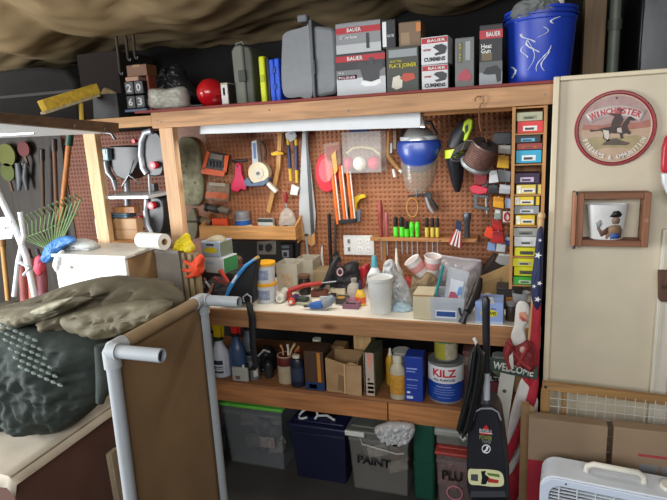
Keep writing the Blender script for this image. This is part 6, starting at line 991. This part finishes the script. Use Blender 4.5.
# red and white board, brown box at the right edge
t = T('float_board', 'red and white rounded board hanging at the right edge', 'board', (P(672, 165, 2.1).x, 2.1, P(672, 165, 2.1).z))
o1 = rel(t, [(660,163),(661,148),(664,138),(670,130),(690,128),(690,172),(660,172)], 2.1); MB().prism(o1, -.03, 0).build('red_half', pm('b8202c', .35), t, bevel=.006); o2 = rel(t, [(660,172.6),(690,172.6),(690,200),(672,200),(665,192),(661,182)], 2.1); MB().prism(o2, -.03, 0).build('white_half', pm('d6dce0', .35), t, bevel=.006); q = rel3(t, [(675, 150)], 2.1)[0]; MB().cyl(q, q+Vector((0, .07, 0)), .006).build('peg', IRON, t)
t = T('latch_block', 'brown wooden latch block on the right batten', 'block', (P(668, 290, 2.12).x, 2.12, P(668, 290, 2.12).z)); MB().prism(rel(t, [(659,271),(690,271),(690,303),(659,300)], 2.12), -.02, .024).build('block', wood('5d4030', 2, knots=False), t, bevel=.003); MB().prism(rel(t, [(660,284),(690,284),(690,287),(660,287)], 2.12), -.026, -.0205).build('bar', pm('3c2a20', .6), t)
# gate with wire mesh
YG = 2.06
t = T('wire_gate', 'wooden framed wire mesh gate leaning before the partition', 'gate', (P(545, 400, YG).x, YG, 0)); a, b = rel3(t, [(545, 385), (690, 403)], YG); GW = wood('a07a4a', 0, knots=False); GZ = wood('a07a4a', 2, knots=False)
MB().bar(a+Vector((-.01, 0, 0)), b, .022, .032).build('top_rail', GW, t, bevel=.002); MB().box(-.016, .016, -.011, .011, 0, a.z-.017).build('stile', GZ, t, bevel=.002)
x2 = rel(t, [(564, 400)], YG)[0][0]; MB().box(x2-.008, x2+.008, -.008, .008, .05, a.z-.02).build('inner_bar', GZ, t, bevel=.002); MB().box(.0165, b.x, -.011, .011, .02, .05).build('bottom_rail', GW, t, bevel=.002)
WM = pm('d2d0c6', .45, .2)
for k in range(14): x = .048+.0325*k; q = MB().cyl((x, -.012, .05), (x, -.012, a.z-.016), .0017, n=6).build('upright_wire', WM, t)
for k in range(9): z = a.z-.045-.033*k; MB().cyl((.017, -.0155, z), (b.x, -.0155, z-.003), .0017, n=6).build('cross_wire', WM, t)
MB().cyl((0, -.014, a.z-.002), (0, -.012, a.z-.002), .006).build('bolt', IRON, t)
# cardboard boxes
t = carton('moving_box', 'tan cardboard box with red printed side, left of the two', 'box', (525, 422, 603, 500), 1.93, .05, '917a62', 0.0, 'cardboard boxes before the gate', prints=[(.0, .0, .3, .74, '9c2634', 'red_print'), (.3, .0, 1.0, .74, '8d765e', 'lower_wall')], rz=0, rough=.8)
H_ = fbox((525, 422, 603, 500), 1.93, 0.0)[3]; W_2 = fbox((525, 422, 603, 500), 1.93, 0.0)[2]
me = lettering('CHRISTMAS', -.11, .11, -.009, .009, 0, pm('c98f92', .5, var=0, bump=0), t) if False else None
carton('moving_box', 'plain tan cardboard box with red line and small grey print, right of the two', 'box', (608, 431, 690, 500), 1.93, .05, '927b63', 0.0, 'cardboard boxes before the gate', prints=[(.32, .845, 1, .86, 'a8424a', 'red_line'), (.35, .72, .58, .80, '8d8d92', 'small_print'), (.63, .72, .9, .80, '8d8d92', 'small_print')], rough=.8)
t = T('cardboard_sheet', 'narrow folded cardboard sheet standing left of the boxes', 'cardboard', (P(523, 460, 1.97).x, 1.97, 0)); hh = P(524, 405, 1.97).z; MB().box(-.012, .016, 0, .03, 0, hh).build('panel', pm('8d6e4c', .8, scale=20), t); MB().prism([(.0165,0),(.034,0),(.034,hh*.985),(.0165,hh)], .01, .014).build('folded_flap', pm('9a7c58', .8, scale=20), t)
# box fan
YFn = 1.72
a = P(540, 480, YFn); t = T('box_fan', 'white box fan with carry handle and grille, lower right corner', 'fan', (a.x, YFn, 0), rz=-.10)
FWM = pm('cdd3da', .45, var=.04); fw_, fd = .5, .12; ftop = P(552, 476, YFn).z+.004; fz0 = ftop-.5
def rrect(x0, x1, z0, z1, r, n=6):
    out = []
    for cx, cz_, a0 in ((x1-r, z1-r, 0), (x0+r, z1-r, PI/2), (x0+r, z0+r, PI), (x1-r, z0+r, 1.5*PI)): out += [(cx+r*math.cos(a0+PI/2*k/n), cz_+r*math.sin(a0+PI/2*k/n)) for k in range(n+1)]
    return out
def frame_mb(outer, inner, y0, y1):
    n = len(outer); mb = MB(); vs = [(x, y0, z) for x, z in outer]+[(x, y0, z) for x, z in inner]+[(x, y1, z) for x, z in outer]+[(x, y1, z) for x, z in inner]; fs = []
    for i in range(n): j = (i+1) % n; fs += [(i, j, n+j, n+i), (2*n+i, 3*n+i, 3*n+j, 2*n+j), (i, 2*n+i, 2*n+j, j), (n+i, n+j, 3*n+j, 3*n+i)]
    return mb.add(vs, fs)
fz0 = max(fz0, .03)
frame_mb(rrect(0, fw_, fz0, ftop, .05), rrect(.02, fw_-.02, fz0+.02, ftop-.02, .045), .0, fd).build('housing', FWM, t, bevel=.004)
frame_mb(rrect(.004, fw_-.004, fz0+.004, ftop-.004, .048), rrect(.03, fw_-.03, fz0+.03, ftop-.03, .04), -.008, -.0005).build('front_bezel', pm('c3cede', .4, var=.03), t, bevel=.003)
for k in range(34): z = fz0+.04+(ftop-fz0-.08)*k/33; MB().box(.028, fw_-.028, -.004, .003, z-.0018, z+.0018).build('grille_bar', FWM, t)
for k in range(8): x = .06+(fw_-.12)*k/7; MB().box(x-.002, x+.002, -.006, -.0042, fz0+.03, ftop-.03).build('grille_rib', FWM, t)
cxf, czf = fw_/2, (fz0+ftop)/2; MB().cyl((cxf, .03, czf), (cxf, .085, czf), .05).build('motor', pm('b9c0c6', .45), t)
for k in range(5):
    a0 = k*2*PI/5+.5; q = MB(); vs = []
    for i in range(6):
        r = .05+.16*i/5
        for j in range(5): a_ = a0+(j/4-.5)*(.5+.6*i/5); vs.append((cxf+r*math.cos(a_), .045+.03*(j/4), czf+r*math.sin(a_)))
    q.add(vs, [(i*5+j, i*5+j+1, (i+1)*5+j+1, (i+1)*5+j) for i in range(5) for j in range(4)]).build('blade', pm('aab4bc', .4), t, solid=.003)
MB().box(.02, fw_-.02, fd-.012, fd-.008, fz0+.02, ftop-.02).build('rear_panel', pm('3b3d40', .6), t)  # plain dark sheet closing the back of the housing
hx0 = .14; MB().tube([(hx0, .06, ftop+.001), (hx0+.003, .06, ftop+.022), (hx0+.02, .06, ftop+.032), (hx0+.15, .06, ftop+.032), (hx0+.167, .06, ftop+.022), (hx0+.17, .06, ftop+.001)], .010, 10).build('handle', pm('d2cec2', .45), t); MB().lathe([(.03,0),(.032,.002),(.03,.012),(.02,.013),(.0,.013)], (.385, .06, ftop), 24).build('knob_base', pm('d0ccc0', .45), t); MB().box(.378, .392, .035, .085, ftop+.0135, ftop+.026).build('knob_grip', pm('d8d4c8', .45), t, bevel=.003)
for x in (.06, fw_-.06): MB().box(x-.02, x+.02, -.03, fd+.03, .0, fz0-.0005).build('foot', FWM, t, bevel=.003)
for x in (.08, .36): MB().cyl((x, -.0095, ftop-.016), (x, -.0075, ftop-.016), .003, n=8).build('screw', IRON, t)
# ------------------------------------------------------------------ left: table with clothes, pipe frame, nook, rakes
t = T('low_table', 'rust brown chest draped with a pale sheet, lower left corner', 'chest', (-1.63, 1.19, 0))
MB().box(-.95, 0, 0, .62, 0, .61).build('body', pm('5c4036', .7, var=.12, scale=6), t, bevel=.004); MB().box(-.952, .0, .0, .622, .6105, .618).build('top_edge', pm('8a7c6a', .6), t)
sm = pm('c4baa8', .7, var=.06, bump=.15); q = MB(); nx, ny = 30, 24; vs = []
for j in range(ny+1):
    for i in range(nx+1):
        x = -.95+.972*i/nx; y = -.03+.67*j/ny; z = .6205+.006*abs(noise.noise(Vector((x*6, y*6, 1))))
        if y < -.004: z -= min(.09, (-.004-y)*1.6)*(1 if x < -.03 else .9); y = max(y, -.014)
        if x > .006: z -= .03*min(1, (x-.006)/.016)
        vs.append((x, y, z))
q.add(vs, [(j*(nx+1)+i, j*(nx+1)+i+1, (j+1)*(nx+1)+i+1, (j+1)*(nx+1)+i) for j in range(ny) for i in range(nx)]).build('sheet', sm, t, solid=.003, ang=60)
t = T('quilted_jacket', 'dark green black quilted jacket heaped on the chest', 'jacket', P(60, 380, 1.45))
DG = pm('2b3430', .85, var=.2, scale=30, bump=.3)
blob('body', DG, t, [(-60,330),(0,327),(50,331),(100,341),(110,360),(107,388),(100,403),(66,428),(30,424),(0,420),(-60,405)], 1.5, .19, amp=.045, fs=8, seed=21, rings=34, n=180)
for k in range(7): MB().tube(rel3(t, [(0+6*k, 326+3*k), (6+8*k, 345+6*k), (2+7*k, 372+5*k), (4+6*k, 408)], 1.28+.012*abs(k-3)), .010, 8).build('quilt_seam', pm('2c3632', .5), t) if False else None
q = MB()
for r_ in range(6):
    for k in range(7):
        v = rel3(t, [(-4+k*6.5+r_*5, 322+r_*9+k*3)], 1.30+.006*k)[0]; q.tube([v+Vector((-.011, 0, .004)), v, v+Vector((.011, 0, -.004))], [.003, .007, .003], 8)
q.build('laced_eyelets', pm('6d7a74', .4, bump=.1), t)
MB().tube(rel3(t, [(100, 345), (106, 372), (100, 402)], 1.40), [.02, .035, .015], 12).build('sleeve', DG, t)
t = T('olive_jacket', 'olive brown crumpled canvas jacket lying over the quilted jacket', 'jacket', P(90, 310, 1.6))
OJ = pm('5f5744', .75, var=.22, scale=16, bump=.35)
blob('body', OJ, t, [(-60,312),(0,306),(34,297),(62,287),(95,279),(130,279),(160,287),(181,299),(178,312),(160,328),(142,341),(122,338),(100,352),(70,342),(36,330),(-60,318)], 1.70, .17, amp=.075, fs=8, seed=31, rings=36, n=200)
blob('hood_fold', pm('6b6450', .75, var=.22, scale=16, bump=.35), t, [(-30,312),(20,306),(62,300),(92,298),(70,310),(40,322),(0,332),(-30,328)], 1.52, .07, amp=.03, fs=10, seed=5)
blob('sleeve', pm('665f4a', .75, var=.22, scale=16, bump=.35), t, [(60,318),(100,306),(150,300),(172,302),(164,316),(140,326),(110,338),(80,338)], 1.53, .06, amp=.03, fs=11, seed=8)
blob('pale_lining', pm('97937c', .7, bump=.3), t, [(30,312),(50,303),(74,297),(62,306),(44,314)], 1.43, .02, amp=.006, seed=4)
# pipe frame with brown cloth panel
XF, Y0, Y1, ZF = -1.13, 1.20, 1.70, 1.125; PVC = pm('a6acb0', .35, var=.03); r = .0205
t = T('pipe_frame', 'white plastic pipe frame with a brown cloth panel', 'frame', (XF, (Y0+Y1)/2, 0)); y0, y1 = Y0-(Y0+Y1)/2, Y1-(Y0+Y1)/2
MB().cyl((-.02, y0, 0), (0, y0, ZF-.045), r, n=24).build('upright', PVC, t); MB().cyl((0, y1, 0), (0, y1, ZF-.05), r, n=24).build('upright', PVC, t)
MB().cyl((0, y0+.045, ZF), (0, y1-.045, ZF), r*1.08, n=24).build('cloth_sleeve', pm('9c8462', .8, var=.12), t)
for yy, ln in ((y0, .15), (y1, .13)):
    s = 1 if yy == y0 else -1
    MB().tube([(0, yy, ZF-.055), (0, yy, ZF-.005), (0, yy+s*.006, ZF), (0, yy+s*.055, ZF)], r*1.25, 20).build('elbow', pm('adb3b6', .35), t); MB().cyl((0, yy, ZF-.002), (.03, yy, ZF-.002), r*1.27, n=24).build('stub_collar', pm('adb3b6', .35), t)
    f = MB().lathe([(r,0),(r,ln),(r*.82,ln),(r*.82,.01)], (.031, yy, ZF-.002), 24, axis=(1, 0, 0)).build('stub_pipe', PVC, t); MB().cyl((.034, yy, ZF-.002), (.031+ln-.012, yy, ZF-.002), r*.8, n=20).build('stub_bore', pm('3a3c3e', .6), f)
q = MB(); nx, nz = 16, 30; vs = []
for j in range(nz+1):
    for i in range(nx+1):
        y = y0+.018+(y1-y0-.036)*i/nx; z = .06+(ZF-.075)*j/nz; vs.append((.004*noise.noise(Vector((y*5, z*2.5, 3)))*(1 if 0 < i < nx else 0)-.018*(1-z/ZF)*(1-i/nx), y, z))
q.add(vs, [(j*(nx+1)+i, j*(nx+1)+i+1, (j+1)*(nx+1)+i+1, (j+1)*(nx+1)+i) for j in range(nz) for i in range(nx)]).build('cloth_panel', pm('8f7250', .85, var=.12, scale=5), t, solid=.003)
t = T('thin_board', 'thin pale board leaning between the chest and the pipe frame', 'board', P(114, 470, 1.55)); a, b = rel3(t, [(112, 451), (124, 520)], 1.55); b = a+(b-a)*((a.z+t.location.z)/(a.z-b.z)); MB().bar(b, a, .02, .05, up=(0, 1, 0)).build('board', wood('8d7f68', 2, knots=False), t); MB().bar(b+Vector((.0115, -.02, 0)), a+Vector((.0115, -.02, 0)), .002, .006, up=(0, 1, 0)).build('edge_tape', pm('a9a293', .6), t)
# white cabinet and things on it
CX1, CY0 = -1.655, 1.92; CXW = P(56, 270, 1.92).x+1.655; CT = P(135, 256, CY0).z
t = T('white_cabinet', 'white fronted low cabinet with tan side behind the jackets', 'cabinet', (CX1, CY0, 0)); MB().box(CXW, 0, .018, .26, 0, CT-.016).build('carcass', pm('a8875f', .7, var=.1, scale=6), t, bevel=.002); MB().box(CXW, 0, 0, .0175, .02, CT-.018).build('door', pm('eceae2', .5, var=.03), t, bevel=.002); MB().box(CXW-.01, .01, -.006, .265, CT-.0155, CT).build('top', pm('e6e2d6', .5, var=.04), t, bevel=.003)
MB().box(CXW+.04, CXW+.1, -.012, -.0005, CT-.07, CT-.055).build('pull', pm('d6d4cc', .5), t)
t = T('paper_towel_roll', 'white paper towel roll lying on the cabinet by the post', 'paper roll', (P(152, 250, 2.06).x, 2.07, CT+.0385)); MB().lathe([(.016,-.08),(.038,-.08),(.038,.085),(.016,.085),(.016,-.08)], (0, 0, 0), 32, axis=(1, -.25, 0)).build('paper', pm('e2e0da', .8), t); MB().lathe([(.013,-.081),(.0158,-.081),(.0158,.086),(.013,.086),(.013,-.081)], (0, 0, 0), 24, axis=(1, -.25, 0)).build('core', CARD, t)
t = T('plastic_box', 'white plastic rounded box on the left of the cabinet', 'plastic box', (P(78, 252, 2.0).x, 2.0, CT+.0005)); q = MB().ell((0, .03, .02), (.085, .05, .03), 24, 12, -.2, .5); q.build('shell', pm('dfe1de', .45), t); MB().box(-.078, .078, -.012, .072, 0, .011).build('base', pm('b9bcbc', .5), t, bevel=.004); MB().box(-.05, .0, -.026, -.0125, .012, .02).build('slot', pm('6a6c6e', .5), t)
t = T('work_glove', 'blue rubber gloves draped on the left cabinet corner', 'glove', P(54, 248, 1.98)); blob('rubber', pm('3f79b8', .5), t, [(42,262),(44,250),(50,243),(60,237),(72,236),(76,241),(66,246),(58,254),(50,262)], 1.95, .03, amp=.012, fs=24, seed=6); blob('red_cuff', pm('c84a5e', .6), t, [(35,268),(37,256),(43,258),(44,270),(39,276)], 1.95, .025, amp=.008, seed=2); blob('white_glove', pm('d8dad8', .6), t, [(54,266),(56,256),(63,250),(63,264),(58,272)], 1.93, .025, amp=.008, seed=3)
# nook: band saw, drill press, boxes
SZ = 1.2355; YN = 2.34
t = T('band_saw', 'dark bench band saw with silver frame and red knobs in the nook', 'band saw', (P(150, 240, YN).x, YN, SZ))
SIL = pm('aeb6bd', .35, .35)
cu = smooth_outline(rel(t, [(143,133),(152,131),(160,136),(163,150),(163,170),(158,176),(146,174),(142,160),(141,145)], YN), 40); MB().prism([(p.x, p.y) for p in cu], 0, .12).build('upper_wheel_cover', pm('23262a', .4), t, bevel=.006)
cl = smooth_outline(rel(t, [(146,199),(158,198),(163,204),(164,220),(160,235),(152,238),(147,232),(144,215)], YN), 40); MB().prism([(p.x, p.y) for p in cl], 0, .12).build('lower_wheel_cover', pm('23262a', .4), t, bevel=.006)
MB().tube(rel3(t, [(152, 131), (145, 133), (141.5, 142), (141, 155), (143, 168), (147, 174)], YN-.005), .016, 12).build('upper_rim', SIL, t); MB().tube(rel3(t, [(147, 199), (145.5, 212), (147.5, 226), (152, 235), (157, 238)], YN-.005), .014, 12).build('lower_rim', SIL, t)
a, b = rel3(t, [(113, 195), (163, 194)], YN); MB().box(a.x, b.x, -.12, .1, a.z-.008, a.z+.008).build('table', pm('cfd4d6', .4, .2), t, bevel=.002)
MB().prism(rel(t, [(146,197),(150,197),(150,200),(146,200)], YN), .0, .1).box(.0, .02, .06, .1, a.z+.009, a.z+.05).build('table_neck', IRON, t); MB().cyl(rel3(t, [(149, 174)], YN)[0], rel3(t, [(150, 194)], YN)[0], .006).build('blade_guide', STEEL, t)
for px, py in ((156, 165), (154, 205), (137, 141), (142, 217)): v = rel3(t, [(px, py)], YN)[0]; s_ = .019 if px > 150 else .01; MB().cyl(v+Vector((0, -.03, 0)), v+Vector((0, -.004, 0)), s_).build('red_knob', pm('cc1f2c', .4), t); MB().cyl(v+Vector((0, -.031, 0)), v+Vector((0, -.0305, 0)), s_*.5).build('knob_face', pm('e0a8ac', .4), t) if px > 150 else None
MB().box(-.02, .07, .0, .13, 0, .012).build('foot', IRON, t)
YD = 2.42
t = T('drill_press', 'small bench drill press with black head and pale blue motor box', 'drill press', (P(124, 240, YD).x, YD, SZ))
MB().prism(rel(t, [(112,146),(140,146),(142,160),(136,172),(128,180),(118,176),(112,164)], YD), -.02, .12).build('head', pm('1d2125', .4), t, bevel=.006); MB().prism(rel(t, [(96,148),(114,148),(115,160),(97,161)], YD), -.05, .04).build('motor_box', pm('8fb0bc', .4), t, bevel=.006); MB().prism(rel(t, [(98,150),(112,150),(112,153),(98,153)], YD), -.053, -.0505).build('label', pm('d9d6b8', .5), t)
MB().tube(rel3(t, [(106, 161), (108, 172), (114, 180)], YD-.03), [.02, .018, .014], 14).build('spindle', pm('8e9396', .35, .5), t); MB().tube(rel3(t, [(114, 180), (116, 190)], YD-.03), [.016, .010], 14).build('chuck', STEEL, t); MB().cyl(rel3(t, [(127, 180)], YD+.04)[0], rel3(t, [(128, 240)], YD+.04)[0]*1.0, .016).build('column', STEEL, t)
for p0, p1 in (((129, 175), (134, 160)), ((129, 175), (141, 184)), ((129, 175), (122, 186))): MB().tube(rel3(t, [p0, p1], YD-.05), .004, 8).build('feed_lever', STEEL, t)
MB().box(-.07, .07, -.05, .1, 0, .02).build('base', IRON, t, bevel=.004)
carton('storage_carton', 'tan carton with white printed left face in the nook', 'box', (97, 219, 138, 238), 2.26, .05, 'b08a60', SZ, prints=[(0, 0, .3, 1, 'e0dcd2'), (.31, .45, .98, .52, '93704c')], flap=True)
_x, _z, _w, hq = fbox((97, 219, 138, 238), 2.26, SZ)
t = T('flat_case', 'flat blue grey case lying on the tan carton', 'case', (P(116, 217, 2.27).x, 2.27, SZ+hq+.003)); MB().box(-.075, .07, 0, .075, 0, .014).build('base', pm('5b7486', .45), t, bevel=.003); MB().box(-.073, .068, .001, .074, .0145, .024).build('lid', pm('6b8698', .45), t, bevel=.003)
carton('small_carton', 'small orange tan carton on the flat blue grey case', 'box', (113, 205, 134, 211), 2.28, .05, 'bd8352', SZ+hq+.028, prints=[(.7, .1, .95, .9, '8c5c38')], hh=.03)
# left background: rakes, handles, paddles, folded trolley
def longtool(name, lab, cat, p0, p1, Y, r, hx, extra=None, grip=None):
    a, b = P(*p0, Y), P(*p1, Y); t = T(name, lab, cat, b); MB().cyl((0, 0, 0), a-b, r, n=12).build('handle', wood(hx, 2, knots=False), t)
    if grip: MB().cyl((a-b)*.9, (a-b)*1.01, r*1.35, n=14).build('grip', pm(grip, .5), t)
    return t
t = longtool('garden_rake', 'long orange brown handled leaf rake with green tines', 'rake', (70, 134), (59, 240), 2.46, .016, 'b9743c', grip='244a38')
RK = pm('7f9a6c', .45); hd = Vector((0, 0, 0))
for k in range(15):
    u = -1+2*k/14; p0 = rel3(t, [(52+u*6, 248)], 2.46)[0]; p1 = rel3(t, [(48+u*27, 226-12*u)], 2.40)[0]; p2 = rel3(t, [(50+u*31, 213-14*u)], 2.38)[0]; p3 = rel3(t, [(44+u*30, 207-13*u)], 2.34)[0]
    MB().tube([p0, p1, p2, p3], .0045, 6).build('tine', RK, t)
MB().tube(rel3(t, [(24, 238), (46, 230), (78, 214)], 2.43), .005, 6).build('tine_brace', RK, t)
longtool('shovel', 'thin brown handle standing against the left pegboard', 'shovel', (54, 140), (58, 245), 2.74, .014, '6b4a34', grip='3a2e28'); longtool('broom', 'dark broom handle standing far left against the wall', 'broom', (42, 150), (44, 250), 2.74, .013, '55402f', grip='2a2522')
longtool('hoe', 'tan lower handle leaning at the far left edge', 'hoe', (2, 240), (8, 300), 2.3, .014, 'b58a50', grip='8a6438')
for px, py, r_, col, lab in [(8, 155, .075, '5f6428', 'yellow green round paddle, upper of two on the left wall'), (9, 172, .06, '525c26', 'yellow green round paddle, lower of two on the left wall'), (25, 149, .05, '5e2422', 'red round paddle on the left wall')]:
    t = T('paddle', lab, 'paddle', P(px, py, 2.765), 'paddles on the left wall'); MB().lathe([(0,0),(r_,0),(r_,.014),(0,.014)], n=28, axis=(0, -1, 0)).build('face', pm(col, .5), t); MB().bar((0, -.007, -r_), (.01, -.007, -r_-.07), .02, .012, up=(0, 1, 0)).build('handle', pm('5b4632', .6), t); MB().tube([(0, .03, r_-.01), (0, -.012, r_-.01)], .003, 6).build('hook', STEEL, t)
t = T('hanging_tool', 'grey garden shears hanging beside the paddles', 'shears', P(22, 175, 2.765)); MB().tube(rel3(t, [(18, 163), (20, 178), (19, 190)], 2.75), [.02, .025, .012], 12).build('blade_guard', pm('5c6064', .5), t); MB().tube(rel3(t, [(26, 163), (25, 178), (27, 190)], 2.75), [.015, .02, .012], 12).build('handle', pm('4a4d50', .5), t); q = rel3(t, [(22, 164)], 2.75)[0]; MB().tube([q, q+Vector((0, .05, 0))], .004, 6).build('hook', STEEL, t)
t = T('folding_trolley', 'white steel folding trolley frame at the far left', 'trolley', P(20, 292, 2.02)); WS = pm('dde2e4', .4, .1)
MB().tube(rel3(t, [(-8, 180), (4, 205), (16, 230), (26, 256), (36, 300)], 2.0), .016, 12).build('side_tube', WS, t); MB().tube(rel3(t, [(20, 212), (24, 235), (18, 262), (14, 296)], 2.0), .012, 12).build('side_tube', WS, t); MB().prism(rel(t, [(-8,218),(10,216),(18,224),(15,238),(-8,240)], 2.02), -.02, .0).build('plate', WS, t, bevel=.004); MB().tube(rel3(t, [(20, 262), (30, 268), (24, 275)], 1.99), .010, 10).build('clip', pm('b9c0c4', .4, .3), t)
for v in rel3(t, [(6, 228), (12, 222)], 1.995): MB().cyl(v, v+Vector((0, -.012, 0)), .006).build('bolt', STEEL, t)
for i, (px, c) in enumerate([(24, '8e4a44'), (33, 'b0705e'), (42, '9a5a66')]):
    t = T('umbrella', ['dusty red rolled umbrella, left of three by the cabinet', 'pinkish rolled umbrella, middle of three by the cabinet', 'mauve rolled umbrella, right of three by the cabinet'][i], 'umbrella', P(px+2, 300, 2.1), 'rolled umbrellas'); a, b, c_ = rel3(t, [(px-2, 258), (px, 275), (px+3, 330)], 2.1); c_ = b+(c_-b)*((b.z+t.location.z-.002)/(b.z-c_.z)); MB().tube([a, b, c_], [.022, .026, .02], 14).build('canopy', pm(c, .6, var=.2, scale=20), t); MB().tube([a, a+Vector((-.01, 0, .05))], .010, 10).build('handle', pm('3a2c2c', .5), t)
